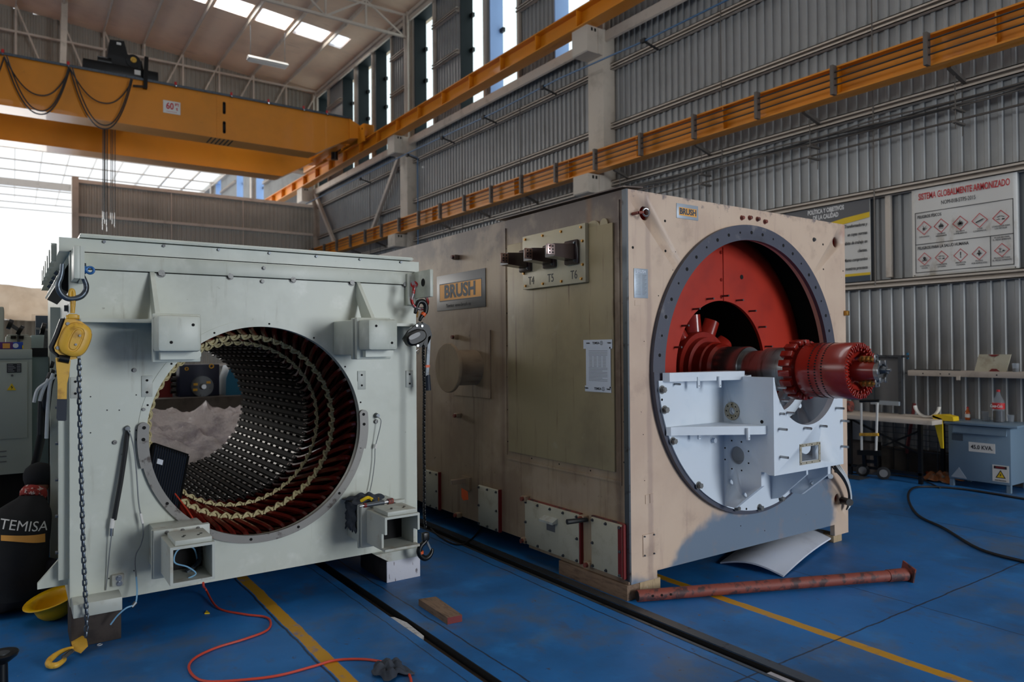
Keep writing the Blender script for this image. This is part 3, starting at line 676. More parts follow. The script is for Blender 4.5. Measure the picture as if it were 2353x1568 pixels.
# ================================================================== PALE GREY STATOR HOUSING (front left)
FYW = 4.62; X0, X1, Z0, Z1 = .255, 2.37, .21, 2.16; BX, BZ = 1.285, 1.10; YB = 7.62
ST = thing('stator_housing', (1.3, FYW, .2), 'pale grey-green stator housing with an open round bore full of dark red coils', 'generator')
MB().use('pale').holed(X0, X1, Z0, Z1, BX, BZ, .655, FYW, FYW+.05).done('front_plate', ST)
MB().use('pale').holed(X0, X1, Z0, Z1, BX, BZ, .66, YB-.05, YB, 64).done('rear_plate', ST)
b = MB().use('pale'); b.box((X0, FYW+.05, Z0), (X0+.03, YB-.05, Z1)).box((X1-.03, FYW+.05, Z0), (X1, YB-.05, Z1)).box((X0+.03, FYW+.05, Z0), (X1-.03, YB-.05, Z0+.03)).box((X0+.03, FYW+.05, Z1-.03), (X1-.03, YB-.05, Z1)); b.done('casing', ST)
# lid
b = MB().use('pale'); b.box((.205, FYW+.0, 2.155), (2.395, YB, 2.232)); b.box((.30, FYW-.03, 2.236), (2.33, FYW+.6, 2.25)); ld = b.done('lid', ST)
b = MB().use('pale').box((.305, FYW-.035, 2.243), (2.335, FYW-.004, 2.249)).box((.305, FYW-.02, 2.252), (2.335, FYW+.02, 2.258)); b.done('lid_rail', ld)
for k in range(7): MB().use('steel_dark').bolt((.42+.305*k, FYW-.001, 2.222), (0, -1, 0), .009, .012, False).done('bolt', ld)
for k in range(6):       # stepped ventilation ribs along the left top edge
    y = FYW+.30+.33*k; MB().use('pale').box((.180, y, 2.13), (.205, y+.12, 2.235)).done('roof_rib', ST)
MB().use('pale').box((.31, FYW-.018, 2.065), (2.325, FYW, 2.148), .003).done('trim_strip', ST)
MB().use('void').box((.31, FYW-.003, 2.060), (2.33, FYW-.0005, 2.0645)).box((2.327, FYW-.003, 2.06), (2.33, FYW-.0005, 2.15)).done('trim_gap', ST)
for (u, v, r) in ((370, 628, .020), (528, 635, .018), (672, 643, .018), (807, 650, .018), (929, 654, .018)):
    p = FY(u, v, FYW); MB().use('bolt_steel').bolt((p.x, FYW, p.z), (0, -1, 0), r, .02).done('bolt', ST)
for (u, v, r) in ((604, 617, .010), (602, 647, .011), (308, 851, .010), (330, 941, .010), (263, 1017, .010), (863, 969, .013), (316, 1010, .008)):
    p = FY(u, v, FYW); MB().use('bolt_steel').bolt((p.x, FYW-(.018 if v < 630 else 0), p.z), (0, -1, 0), r, .016).done('bolt', ST)
p = FY(292, 985, FYW); MB().use('steel_dark').cyl((p.x, FYW, p.z), (p.x, FYW-.03, p.z), .017, .013).done('sensor_gland', ST)
p = FY(864, 955, FYW); MB().use('steel_dark').cyl((p.x, FYW, p.z), (p.x, FYW-.035, p.z), .018, .013).done('sensor_gland', ST)
b = MB().use('ink')
for (u, v) in ((208, 912), (246, 943), (274, 943), (208, 995), (313, 989), (313, 908), (308, 1312), (250, 1330)):
    p = FY(u, v, FYW); b.cyl((p.x, FYW, p.z), (p.x, FYW-.0015, p.z), .004, None, 8)
b.done('small_hole', ST)['kind'] = 'stuff'
# small doubler pads with two holes
for (u0, v0, u1, v1) in ((325, 864, 350, 912), (821, 853, 840, 895), (162, 867, 184, 915), (932, 852, 949, 890)):
    p, q = FY(u0, v0, FYW), FY(u1, v1, FYW); pad = MB().use('steel' if u0 == 9 else 'pale_worn').box((p.x, FYW-.006, q.z), (q.x, FYW, p.z), .002).done('doubler_pad', ST)
    b = MB().use('void'); cx = (p.x+q.x)/2
    for f in (.22, .78): b.cyl((cx, FYW-.006, q.z+(p.z-q.z)*f), (cx, FYW-.0085, q.z+(p.z-q.z)*f), .007, None, 12)
    b.done('hole_pair', pad)['kind'] = 'stuff'
# flange rings
MB().use('pale').annulus(BX, BZ, .655, .70, FYW-.004, FYW, .06, PI-.05).done('upper_flange', ST)
b = MB().use('flange').annulus(BX, BZ, .645, .692, FYW-.026, FYW-.001, PI-.08, 2*PI+.10); fl = b.done('lower_flange', ST)
b = MB().use('void')
for a in (3.3, 3.75, 4.13, 4.6, 5.05, 5.55, 6.05, 6.22, 3.16): b.cyl((BX+.668*math.cos(a), FYW-.0275, BZ+.668*math.sin(a)), (BX+.668*math.cos(a), FYW-.026, BZ+.668*math.sin(a)), .009, None, 12)
b.done('flange_hole', fl)['kind'] = 'stuff'
b = MB().use('void')
for a in (.22, .62, 1.05, 1.5, 2.0, 2.45, 2.85): b.cyl((BX+.675*math.cos(a), FYW-.006, BZ+.675*math.sin(a)), (BX+.675*math.cos(a), FYW-.004, BZ+.675*math.sin(a)), .006, None, 10)
b.done('flange_hole', ST)['kind'] = 'stuff'
for (a0, a1) in ((PI-.10, PI+.24), (2*PI-.24, 2*PI+.10)):       # thicker ends of the lower flange
    e = MB().use('flange').annulus(BX, BZ, .644, .704, FYW-.030, FYW-.001, a0, a1, 16)
    am = a0 if a0 < 4 else a1; e.cyl((BX+.674*math.cos(am), FYW-.0312, BZ+.674*math.sin(am)), (BX+.674*math.cos(am), FYW-.001, BZ+.674*math.sin(am)), .030, None, 24); e.done('flange_ear', ST)
    h = MB().use('void')
    for da in (.0, .10): 
        a = am+(da if a0 < 4 else -da); h.cyl((BX+.672*math.cos(a), FYW-.0310, BZ+.672*math.sin(a)), (BX+.672*math.cos(a), FYW-.0332, BZ+.672*math.sin(a)), .010, None, 12)
    h.done('flange_hole', ST)['kind'] = 'stuff'
# stator core and end windings
CY0, CY1, CRD = 5.42, 7.32, .556
def pol(r, y, a): return (BX+r*math.cos(a), y, BZ+r*math.sin(a))
NS = 54
b = MB().use('core')
n = 108
ra = [[b.v(pol(r, y, 2*PI*i/n)) for i in range(n)] for (r, y) in ((.66, FYW+.05), (.78, FYW+.06), (.78, CY0), (CRD+.012, CY0), (CRD+.012, CY1), (.66, CY1+.01), (.66, YB-.05))]
for A, B in zip(ra, ra[1:]):
    for i in range(n): b.f([A[i], B[i], B[(i+1) % n], A[(i+1) % n]])
core = b.done('stator_core', ST)
b = MB().use('core')
for k in range(NS):
    a = 2*PI*k/NS; R = Matrix.Rotation(-a, 3, 'Y'); c = Vector(pol(CRD+.004, (CY0+CY1)/2, a)); b.obox(c, (.018, CY1-CY0, .026), R)
    e = Vector(pol(CRD, CY0-.02, a)); b.obox(e, (.020, .05, .020), R)
b.done('slot_wedge', core)['kind'] = 'stuff'
b = MB().use('wedge')
for k in range(NS):
    a = 2*PI*(k+.5)/NS; R = Matrix.Rotation(-a, 3, 'Y')
    for j in range(12):
        y = CY0+.07+j*.155+((k*.37) % 1)*.155
        b.obox(Vector(pol(CRD+.001, y, a)), (.010, .070, .013), R)
b.done('spacer_block', core)['kind'] = 'stuff'
b = MB().use('wedge')
for k in range(NS):
    a = 2*PI*(k+.5)/NS; b.tube([pol(CRD-.002, CY0+.05, a), pol(CRD-.004, CY0+.01, a), pol(CRD+.0, CY0-.03, a+.012), pol(CRD+.012, CY0-.045, a+.03)], .0062, 6)
b.done('slot_clip', core)['kind'] = 'stuff'
coil0 = None
for k in range(NS):
    a = 2*PI*k/NS
    P = [pol(.564, 5.45, a), pol(.572, 5.34, a+.03), pol(.588, 5.22, a+.12), pol(.610, 5.08, a+.24), pol(.636, 4.94, a+.36), pol(.658, 4.84, a+.42), pol(.680, 4.79, a+.445), pol(.702, 4.80, a+.44), pol(.712, 4.88, a+.39), pol(.705, 5.05, a+.27), pol(.69, 5.25, a+.15)]
    MB().use('coil').tube(catmull(P, 3), .0175, 6).done('winding_coil', ST)
for (R_, y_, w) in ((.563, 5.20, .0125), (.604, 5.00, .0165)):
    b = MB().use('lace').ring((BX, y_, BZ), (0, 1, 0), R_, w*.7, 108, 8)
    for k in range(NS*2 if 0 else NS):
        a = 2*PI*(k+.3)/NS
        b.tube(catmull([pol(R_+w*.6, y_-w*1.0, a-.02), pol(R_-w*.6, y_-w*1.1, a), pol(R_-w*1.2, y_-w*.1, a+.03), pol(R_-w*.9, y_+w*.9, a+.055)], 3), w*.5, 6)
        b.tube(catmull([pol(R_+w*.5, y_-w*1.1, a+.075), pol(R_-w*.7, y_-w*1.15, a+.062), pol(R_-w*1.25, y_-w*.2, a+.04)], 3), w*.46, 6)
    b.done('lacing_ring', ST)
# louvred black panel leaning in the bore
P0, P1, P2, P3 = FY(352, 1022, 4.74), FY(430, 1048, 4.95), FY(404, 1140, 4.86), FY(350, 1060, 4.70)
t = thing('louvred_panel', P3[:], 'black louvred panel leaning inside the lower left of the bore', 'panel')
A, B_, C_ = Vector(P0), Vector(P1), Vector(P2); ex = (B_-A).normalized(); nn = ex.cross((C_-B_)).normalized(); ey = nn.cross(ex).normalized(); Lx = (B_-A).length; Ly = .40
D_ = A+ey*Ly if ey.z < 0 else A-ey*Ly; ey = (D_-A).normalized()
b = MB().use('black'); f4 = [A, B_, B_+ey*Ly, A+ey*Ly]
for i in range(4): b.bar(f4[i], f4[(i+1) % 4], .022, .018, nn)
b.done('frame', t)
b = MB().use('rubber'); b.prism([q+ey*0 for q in f4], nn*-.003, nn*.003); b.done('backing', t)
for i in range(14): MB().use('navy').bar(A+ex*(Lx*(i+.7)/14.6), A+ex*(Lx*(i+.7)/14.6)+ey*Ly, .006, .022, nn).done('louvre', t)
MB().use('paper').obox(A+ex*.07+ey*.09+nn*(.014 if nn.dot(Vector((0, 0, 1.6))-A) > 0 else -.014), (.05, .004, .03), Matrix((ex, nn, ey)).transposed()).done('sticker', t)
# small side cabling on the face
def cable(name, pts, r, m, parent, n=5): return MB().use(m).tube(catmull(pts, n), r, 8).done(name, parent)
F1 = lambda u, v, d=.02: FY(u, v, FYW-d)
hs = cable('sensor_hose', [F1(294, 990), F1(291, 1010, .03), F1(286, 1050, .04), F1(277, 1110, .045), F1(268, 1160, .045), F1(262, 1195, .04)], .013, 'rubber', ST)
b = MB().use('sign_white').cyl(F1(260, 1192, .04), F1(257, 1214, .04), .013).use('steel').cyl(F1(257, 1214, .04), F1(256, 1232, .04), .009); b.done('hose_fitting', ST)
cable('sensor_lead', [F1(256, 1232, .04), F1(251, 1275, .03), F1(247, 1320, .02), F1(243, 1357, .01)], .003, 'grey_cable', ST)
cable('sensor_lead', [F1(293, 988, .05), F1(301, 1003, .05), F1(309, 1040, .05), F1(314, 1090, .05), F1(318, 1150, .05), F1(323, 1182, .05)], .0035, 'grey_cable', ST)
b = MB().use('sign_white').cyl(F1(323, 1180, .05), F1(328, 1203, .05), .008); b.done('connector', ST)
cable('sensor_lead', [F1(328, 1203, .05), F1(329, 1230, .05), F1(322, 1255, .05), F1(312, 1275, .05), F1(310, 1300, .06), F1(313, 1326, .07)], .004, 'grey_cable', ST)
cable('sensor_lead', [F1(313, 1326, .07), F1(315, 1360, .1), F1(312, 1385, .13), F1(305, 1392, .14), F1(290, 1398, .15), F1(270, 1415, .14), F1(254, 1436, .13)], .0045, 'blue_lead', ST)
MB().use('steel_dark').cyl(F1(312, 1385, .13), F1(303, 1396, .14), .012, .009, 8).done('crimp', ST)
cable('sensor_lead', [F1(866, 958, .04), F1(875, 965, .05), F1(874, 980, .05), F1(868, 1005, .04), F1(862, 1030, .03), F1(861, 1060, .03), F1(856, 1100, .03), F1(850, 1130, .03)], .003, 'grey_cable', ST)
MB().use('sign_white').cyl(F1(864, 1021, .03), F1(862, 1031, .03), .009).done('connector', ST)
# grounding bracket
p = F1(270, 1331, 0); b = MB().use('pale_worn').box((p.x-.03, FYW-.03, p.z-.035), (p.x+.03, FYW, p.z+.03), .004); b.use('steel').bolt((p.x+.003, FYW-.03, p.z+.012), (0, -1, 0), .012, .01).bolt((p.x+.005, FYW-.03, p.z-.018), (0, -1, 0), .012, .01); b.done('earth_bracket', ST)

# terminal boxes with gussets
for (bx0, bx1, side) in ((.605, .815, 0), (1.753, 1.948, 1)):
    b = MB().use('pale').box((bx0+(0 if side else .062), 4.30, 1.57), (bx1+.02, FYW, 1.795), .012).box((bx0+(-.008 if side else .008), 4.262, 1.545), (bx1+.028, 4.295, 1.805), .006).box((bx0-(.008 if side else .0), 4.20, 1.545), (bx1+.028, 4.235, 1.805), .006)
    b.use('void').box((bx0+.02, 4.235, 1.58), (bx1-.0, 4.262, 1.79)); bb = b.done('terminal_box', ST)
    b = MB().use('pale').box((bx0, 4.035, 1.60), (bx1, 4.20, 1.79), .02); b.prism([(bx0+.03, 4.15, 1.60), (bx1+.02, 4.15, 1.60), (bx1+.02, 4.15, 1.575), (bx1, 4.15, 1.56), (bx0+.03, 4.15, 1.56)], (0, 0, 0), (0, .05, 0)); cv = b.done('box_cover', bb)
    b = MB().use('void')
    for (fx, fz) in ((.25, .78), (.78, .24)) if side else ((.80, .74), (.30, .26)): b.cyl((bx0+(bx1-bx0)*fx, 4.036, 1.60+.19*fz), (bx0+(bx1-bx0)*fx, 4.0335, 1.60+.19*fz), .008, None, 14)
    b.done('cover_hole', cv)['kind'] = 'stuff'
    for dx in (.06, .13): MB().use('bolt_steel').bolt((bx0+dx, 4.198, 1.575), (0, -1, 0), .008, .01).done('bolt', bb)
gx = .662; MB().use('pale').prism([(gx, FYW, 2.07), (gx, FYW, 1.98), (gx, 4.55, 1.80), (gx, 4.42, 1.80), (gx, 4.42, 1.82), (gx, 4.60, 2.06)], (-.012, 0, 0), (.012, 0, 0)).done('gusset', ST)
gx = 1.928; MB().use('pale').prism([(gx, FYW, 2.07), (gx, FYW, 1.96), (gx, 4.52, 1.80), (gx, 4.36, 1.80), (gx, 4.37, 1.82), (gx, 4.60, 2.06)], (-.012, 0, 0), (.012, 0, 0)).done('gusset', ST)
MB().use('pale').box((.30, FYW-.13, 1.765), (.66, FYW, 1.785)).done('shelf_plate', ST); MB().use('pale').box((1.93, FYW-.13, 1.765), (2.33, FYW, 1.785)).done('shelf_plate', ST)

# square support arms at the bottom
def arm(x0, x1, z0, z1, y0, notch):
    th = .014; g = None
    b = MB().use('pale_worn'); b.box((x0-.02, 4.40, z0-.01), (x1+.02, FYW, z1+.02), .004)
    b.box((x0-.035, 4.345, z0-.03), (x1+.035, 4.37, z1+.035), .003).box((x0-.04, 4.385, z0-.04), (x1+.04, 4.41, z1+.03), .003); root = b.done('arm_mount', ST)
    b = MB().use('pale_worn'); nl, nr = notch
    def wall(a, c, yy): b.box((a[0], yy, a[1]), (c[0], 4.35, c[1]))
    wall((x0, z1-th), (x1, z1), y0); wall((x0, z0), (x1, z0+th), y0)
    wall((x0, (z0+z1)/2), (x0+th, z1-th), y0); wall((x0, z0+th), (x0+th, (z0+z1)/2), y0+nl)
    wall((x1-th, (z0+z1)/2), (x1, z1-th), y0); wall((x1-th, z0+th), (x1, (z0+z1)/2), y0+nr)
    o = b.done('square_tube', ST)
    MB().use('void').box((x0+th, 4.30, z0+th), (x1-th, 4.33, z1-th)).done('tube_inner', o)
    pl = MB().use('pale_worn').box((x0+.025, y0+.015, z1), (x1-.01, 4.30, z1+.028), .005).done('top_pad', ST)
    h = MB().use('void')
    for (fx, fy) in ((.35, .12), (.7, .12), (.4, .2), (.78, .2)): h.cyl((x0+(x1-x0)*fx, y0+.05+fy*.3, z1+.028), (x0+(x1-x0)*fx, y0+.05+fy*.3, z1+.0295), .008, None, 10)
    h.done('pad_hole', pl)['kind'] = 'stuff'
    for dx in (.03, .11, .19): MB().use('bolt_steel').bolt((x0+dx, 4.343, z1+.018), (0, -1, 0), .008, .012).done('bolt', root)
arm(.665, .883, .392, .590, 4.06, (.0, .0)); arm(1.868, 2.105, .365, .575, 4.07, (.05, .06))
cable('loose_lead', [(.84, 4.5, .42), (.84, 4.3, .44), (.80, 4.2, .54), (.72, 4.16, .55), (.70, 4.15, .49), (.76, 4.13, .46), (.80, 4.12, .42), (.76, 4.11, .405)], .004, 'blue_lead', ST)
MB().use('galv').tube(catmull([(.86, 4.32, .52), (.84, 4.26, .44), (.77, 4.22, .405)], 5), .014, 8).done('conduit_bend', ST)
# feet, lugs and left flank
MB().use('pale_worn').box((.262, FYW-.15, .19), (.492, FYW+.1, .262), .004).done('foot', ST)
MB().use('pale_worn').prism([(2.02, 4.56, .21), (2.12, 4.56, .148), (2.362, 4.56, .148), (2.37, 4.56, .165), (2.37, 4.56, .21)], (0, 0, 0), (0, .3, 0)).done('foot', ST)
MB().use('pale').box((.262, 4.40, 1.99), (.29, FYW, 2.165), .004).done('lifting_lug', ST)
MB().use('pale').prism([(.29, 4.40, 1.99), (.295, 4.62, 1.98), (.295, 4.62, 2.165), (.29, 4.40, 2.165)], (0, 0, 0), (.02, 0, 0)).done('lug_rib', ST)
b = MB().use('pale').box((2.285, 4.58, 1.92), (2.375, FYW, 2.14), .003).box((2.345, 4.36, 1.965), (2.372, FYW, 2.155), .006); b.use('void').cyl((2.344, 4.46, 2.07), (2.3435, 4.46, 2.07), .028, None, 20); b.done('lifting_lug', ST)
b = MB().use('pale').prism([(X0, 4.72, 2.15), (.185, 4.72, 1.99), (.19, 4.72, 1.975), (X0, 4.72, 2.10)], (0, 0, 0), (0, 1.3, 0)); b.use('void').prism([(X0, 4.74, 2.09), (.195, 4.74, 1.973), (X0, 4.74, 1.94)], (0, 0, 0), (0, 1.25, 0)); b.done('side_canopy', ST)
for k in range(4): MB().use('steel_dark').bolt((.212, 4.85+.33*k, 2.05), (-.8, 0, .6), .014, .02).done('bolt', ST)
for k in range(5): MB().use('steel_dark').bolt((X0, 4.75+.35*(k % 2)+.4*(k//2), 1.85-.06*k), (-1, 0, 0), .018, .02).done('bolt', ST)
b = MB().use('pale').prism([(X0, 4.75, .50), (.11, 4.75, .33), (.11, 4.75, .30), (X0, 4.75, .30)], (0, 0, 0), (0, .03, 0)); b.done('side_gusset', ST)
b = MB().use('pale').box((.205, 4.68, .35), (X0, 4.72, 1.72)).done('side_rib', ST); MB().use('pale').box((.20, 5.6, .25), (X0, 5.66, 1.9)).done('side_rib', ST)
for k in range(6): MB().use('steel_dark').bolt((.205, 4.70, .5+.2*k), (-1, 0, 0), .010, .014, False).done('bolt', ST)

# ------------------------------------------------------------------ blocks under the stator housing
tag(MB().use('wood_dark').box((.258, 4.57, 0), (.498, 4.87, .189), .006).done('timber_block'), 'dark timber block under the left foot of the stator housing', 'block')
b = MB().use('wood_dark').box((2.11, 4.585, 0), (2.37, 5.03, .147), .006); b.use('wood_white').box((2.112, 4.575, .0), (2.368, 4.585, .146), .002); tag(b.done('timber_block'), 'timber block with a white painted end under the right foot of the housing', 'block')
tag(MB().use('wood_dark').box((.3, 7.2, 0), (.6, 7.5, .208)).done('timber_block'), 'dark timber block under the far left corner of the stator housing', 'block')
tag(MB().use('wood_dark').box((2.05, 7.2, 0), (2.35, 7.5, .208)).done('timber_block'), 'dark timber block under the far right corner of the stator housing', 'block')

# ================================================================== TAN GENERATOR (right)
TX0, TX1, TY, TZ0, TZ1 = 3.21, 5.70, 3.338, .15, 2.62; GX, GZ = 4.455, 1.445
GE = thing('generator_casing', (4.4, TY, .1), 'tan box-shaped generator casing with a large round red opening in its front', 'generator')
fp = MB().use('tan_front').holed(TX0+.012, TX1, TZ0, TZ1, GX, GZ, .95, TY, TY+.04).use('tan_front').box((TX0+.012, TY+.0005, .10), (3.455, TY+.04, TZ0)).box((5.50, TY+.0005, .06), (TX1, TY+.04, TZ0)).done('front_plate', GE)
cs = []
for (x, z, r) in ((3.371, 2.478, .047), (5.566, 2.462, .045), (5.543, .356, .042)):
    cs.append(MB().use('void').cyl((x, TY-.1, z), (x, TY+.2, z), r, None, 32).done('c'))
cut(fp, cs)
b = MB().use('red_flat')
for (x, z, r) in ((3.371, 2.478, .055), (5.566, 2.462, .053), (5.543, .356, .05)): b.lathe((x, TY+.04, z), (0, 1, 0), [(0, r), (.14, r), (.141, 0)], 24, False)
b.done('lifting_hole_pocket', GE)['kind'] = 'stuff'
b = MB().use('tan_side').box((TX0, TY+.04, TZ0), (TX0+.015, 9.2, TZ1)); sp = b.done('side_plate', GE)
MB().use('tan_side').box((TX0+.015, 9.17, TZ0), (TX1, 9.2, TZ1)).done('rear_plate', GE)
MB().use('tan_side').box((TX1-.015, TY+.04, TZ0), (TX1, 9.17, TZ1)).done('side_plate', GE)
MB().use('tan_front').box((TX0+.015, TY+.04, TZ1-.015), (TX1-.015, 9.17, TZ1)).done('roof_plate', GE)
MB().use('void').box((TX0+.015, TY+.04, TZ0), (TX1-.015, 9.17, TZ0+.015)).done('bottom_plate', GE)
MB().use('steel_dark').box((TX0-.002, TY-.002, .12), (TX0+.012, TY+.04, TZ1)).done('corner_edge', GE)
b = MB().use('tan_side').prism([(TX0-.03, TY, 2.635), (TX0-.03, 4.80, 2.642), (TX0+.15, 4.80, 2.655), (TX0+.15, TY, 2.65)], (0, 0, -.008), (0, 0, .0)); b.done('lifted_roof_edge', GE)
b = MB().use('tan_side').box((TX0-.002, TY+.01, .10), (TX0+.02, 4.42, TZ0)); b.done('skirt', GE)
# terminal-side panel
pn = MB().use('tan_cover').box((3.196, 3.455, .80), (3.21, 4.665, 2.42), .004)
pn.mats[:] = [mat('olive_tan_panel', S(158, 142, 106), .5, 0, [(S(136, 120, 90), 2, .45, .75), (S(110, 84, 60), 3, .58, .76, (1, 8, .4)), (S(168, 156, 128), 6, .62, .8)], .05)]; pn = pn.done('side_panel', GE)
for (y0, y1) in ((3.50, 3.58), (3.58, 3.72), (3.86, 3.96), (3.96, 4.14), (4.26, 4.40)): 
    c = (y0+y1)/2; w = (y1-y0)/2; _b = MB().use('tan_side').prism([(3.200, c+w*math.cos(t), 2.415+.045*math.sin(t)) for t in np.linspace(0, PI, 9)], (-.003, 0, 0), (.008, 0, 0)); _m = pn.data.materials[0]; _s = _b.done('panel_scallop', pn); _s.data.materials.clear(); _s.data.materials.append(_m)
b = MB().use('void')
for (u, v) in ((1163, 572), (1164, 646), (1165, 720), (1165, 795), (1165, 867), (1166, 942), (1167, 1015), (1222, 1054), (1285, 1067), (1357, 1082), (1434, 1063), (1434, 970), (1434, 881), (1433, 789), (1432, 697), (1432, 602), (1431, 517)):
    p = FX(u, v, TX0); b.cyl((TX0, p.y, p.z), (TX0-.0015, p.y, p.z), .0055, None, 10)
b.done('rivet_hole', GE)['kind'] = 'stuff'
for (y0, z0, y1, z1) in ((4.70, .77, 4.715, 2.56), (3.40, .72, 3.412, 2.56)): MB().use('tan_side').box((3.203, y0, z0), (3.21, y1, z1)).done('welded_strip', GE)
MB().use('tan_side').box((3.203, 3.41, .735), (3.21, 4.70, .75)).done('welded_strip', GE)
# terminal board with three bushings
tb = MB().use('tan_cover').box((3.165, 3.69, 2.05), (3.196, 4.415, 2.45), .003); tb.mats[:] = [mat('cream_board', S(186, 176, 148), .45, 0, [(S(160, 146, 118), 3, .5, .8)])]; tb = tb.done('terminal_board', GE)
for (y, z) in [(3.73+.215*i, 2.425) for i in range(4)]+[(3.73+.215*i, 2.075) for i in range(4)]+[(3.715, 2.33), (3.715, 2.17), (4.395, 2.33), (4.395, 2.17)]: MB().use('brass').bolt((3.165, y, z), (-1, 0, 0), .008, .012).done('bolt', tb)
for (y, tm, lab) in ((3.815, 'terminal', 'T6'), (4.065, 'terminal_brown', 'T5'), (4.36, 'terminal_brown', 'T4')):
    bz = 2.262; bs = MB().use('bushing').box((3.135, y-.072, bz-.085), (3.165, y+.072, bz+.085), .014); bs = bs.done('bushing', tb)
    b = MB().use('bushing').prism([(3.14, y-.05, bz-.055), (3.14, y-.05, bz+.055), (2.955, y-.055, bz+.042), (2.955, y-.055, bz-.042)], (0, 0, 0), (0, .1, 0)); b.done('arm', bs)
    b = MB().use(tm).box((2.895, y-.062, bz-.036), (2.957, y-.044, bz+.036), .003); b.use('void')
    for i in (0, 1):
        for j in (-1, 0, 1): b.cyl((2.912+.026*i, y-.0622, bz+.021*j), (2.912+.026*i, y-.0635, bz+.021*j), .0058, None, 10)
    b.done('terminal_palm', bs)
    for (dy, dz) in ((-.05, -.06), (-.05, .06)): MB().use('steel_dark').bolt((3.135, y+dy, bz+dz), (-1, 0, 0), .008, .01).done('bolt', bs)
    text(lab, (3.164, {'T6': 3.81, 'T5': 4.07, 'T4': 4.305}[lab], 2.107), .085, 'ink', SIDE, tb, sx=.8, name='terminal_mark')
# name plate
np_ = MB().use('plate_grey').box((3.203, 5.0, 1.955), (3.21, 5.825, 2.275), .001).done('nameplate', GE)
MB().use('ink_orange').box((3.2015, 5.06, 2.045), (3.203, 5.765, 2.19)).done('orange_panel', np_)
b = MB().use('ink_slate')
for (a, c, d, e) in ((5.06, 5.765, 2.19, 2.198), (5.06, 5.765, 2.037, 2.045), (5.052, 5.06, 2.037, 2.198), (5.765, 5.773, 2.037, 2.198)): b.box((3.2015, a, d), (3.203, c, e))
b.done('plate_border', np_)
text('BRUSH', (3.2008, 5.415, 2.117), .158, 'ink_slate', SIDE, np_, sx=1.12, bold=.006); text('Service: www.brush.eu', (3.2008, 5.44, 1.995), .046, 'ink', SIDE, np_)
# round cover on its neck
rc = MB().use('tan_side').cyl((2.965, 5.175, 1.45), (3.21, 5.175, 1.45), .148, .148, 40).box((3.2, 4.93, 1.20), (3.212, 5.52, 1.76)).done('cover_neck', GE)
MB().use('tan_side').lathe((2.935, 5.175, 1.452), (1, 0, 0), [(0, .199), (.005, .205), (.026, .205), (.03, .2)], 48).done('round_cover', rc)
for (u, v) in ((1052, 592), (1052, 775), (1057, 955), (1213, 1145), (1212, 1241), (1347, 1190), (1360, 1296), (1058, 1183)):
    p = FX(u, v, TX0); b = MB().use('tan_side').box((3.165, p.y-.028, p.z-.02), (TX0, p.y+.028, p.z+.02), .004); b.use('rust').cyl((3.165, p.y, p.z), (3.145, p.y, p.z), .016, None, 14); b.done('threaded_boss', GE)
MB().use('rubber').cyl((3.17, 3.70, .452), (3.02, 3.73, .452), .014, .018, 12).done('black_plug', GE)
# bottom covers
for (y0, y1, z0, z1, red) in ((3.80, 4.435, .13, .465, 1), (3.375, 3.675, .135, .475, 2), (4.80, 5.10, .14, .475, 0), (5.79, 6.06, .14, .48, 0)):
    cv = MB().use('tan_cover').box((3.178, y0, z0), (3.205, y1, z1), .010).done('access_cover', GE)
    MB().use('red_dull').box((3.183, y0-.012, z0-.002), (3.21, y0+.0, z1+.004)).done('gasket_edge', cv)
    if red: MB().use('rust').box((3.19, y0-.005, z1-.002), (3.21, y1+.005, z1+.008)).done('gasket_edge', cv)
    if red == 2: MB().use('red_dull').box((3.176, y0+.0, z0+.01), (3.179, y0+.035, z1-.01)).done('red_stripe', cv)
    n = 5 if red == 1 else 3
    for i in range(n):
        y = y0+.02+(y1-y0-.04)*i/(n-1)
        for z in (z0+.018, z1-.018): MB().use('steel_dark').bolt((3.178, y, z), (-1, 0, 0), .008, .012).done('bolt', cv)
    for y in (y0+.018, y1-.018): MB().use('steel_dark').bolt((3.178, y, (z0+z1)/2), (-1, 0, 0), .008, .012).done('bolt', cv)
    if red == 1:
        MB().use('pale_worn').prism([(3.178, 4.03, .395), (3.13, 4.03, .37), (3.13, 4.03, .355), (3.178, 4.03, .36)], (0, 0, 0), (0, .16, 0)).done('handle', cv)
        MB().use('ink_grey').box((3.1775, 4.06, .29), (3.179, 4.16, .35)).done('label_patch', cv)
b = MB().use('tan_side').bar((3.21, 5.33, .475), (3.08, 5.37, .465), .05, .04).box((3.19, 5.25, .40), (3.21, 5.40, .51)); b.done('earth_stub', GE)
tg = FX(1060, 1118, 3.06); MB().use('tag').prism([(3.09, tg.y+.05, .44), (3.09, tg.y-.05, .425), (3.09, tg.y-.06, .36), (3.09, tg.y+.02, .34), (3.09, tg.y+.05, .365)], (0, 0, 0), (.003, 0, 0)).done('orange_tag', GE)
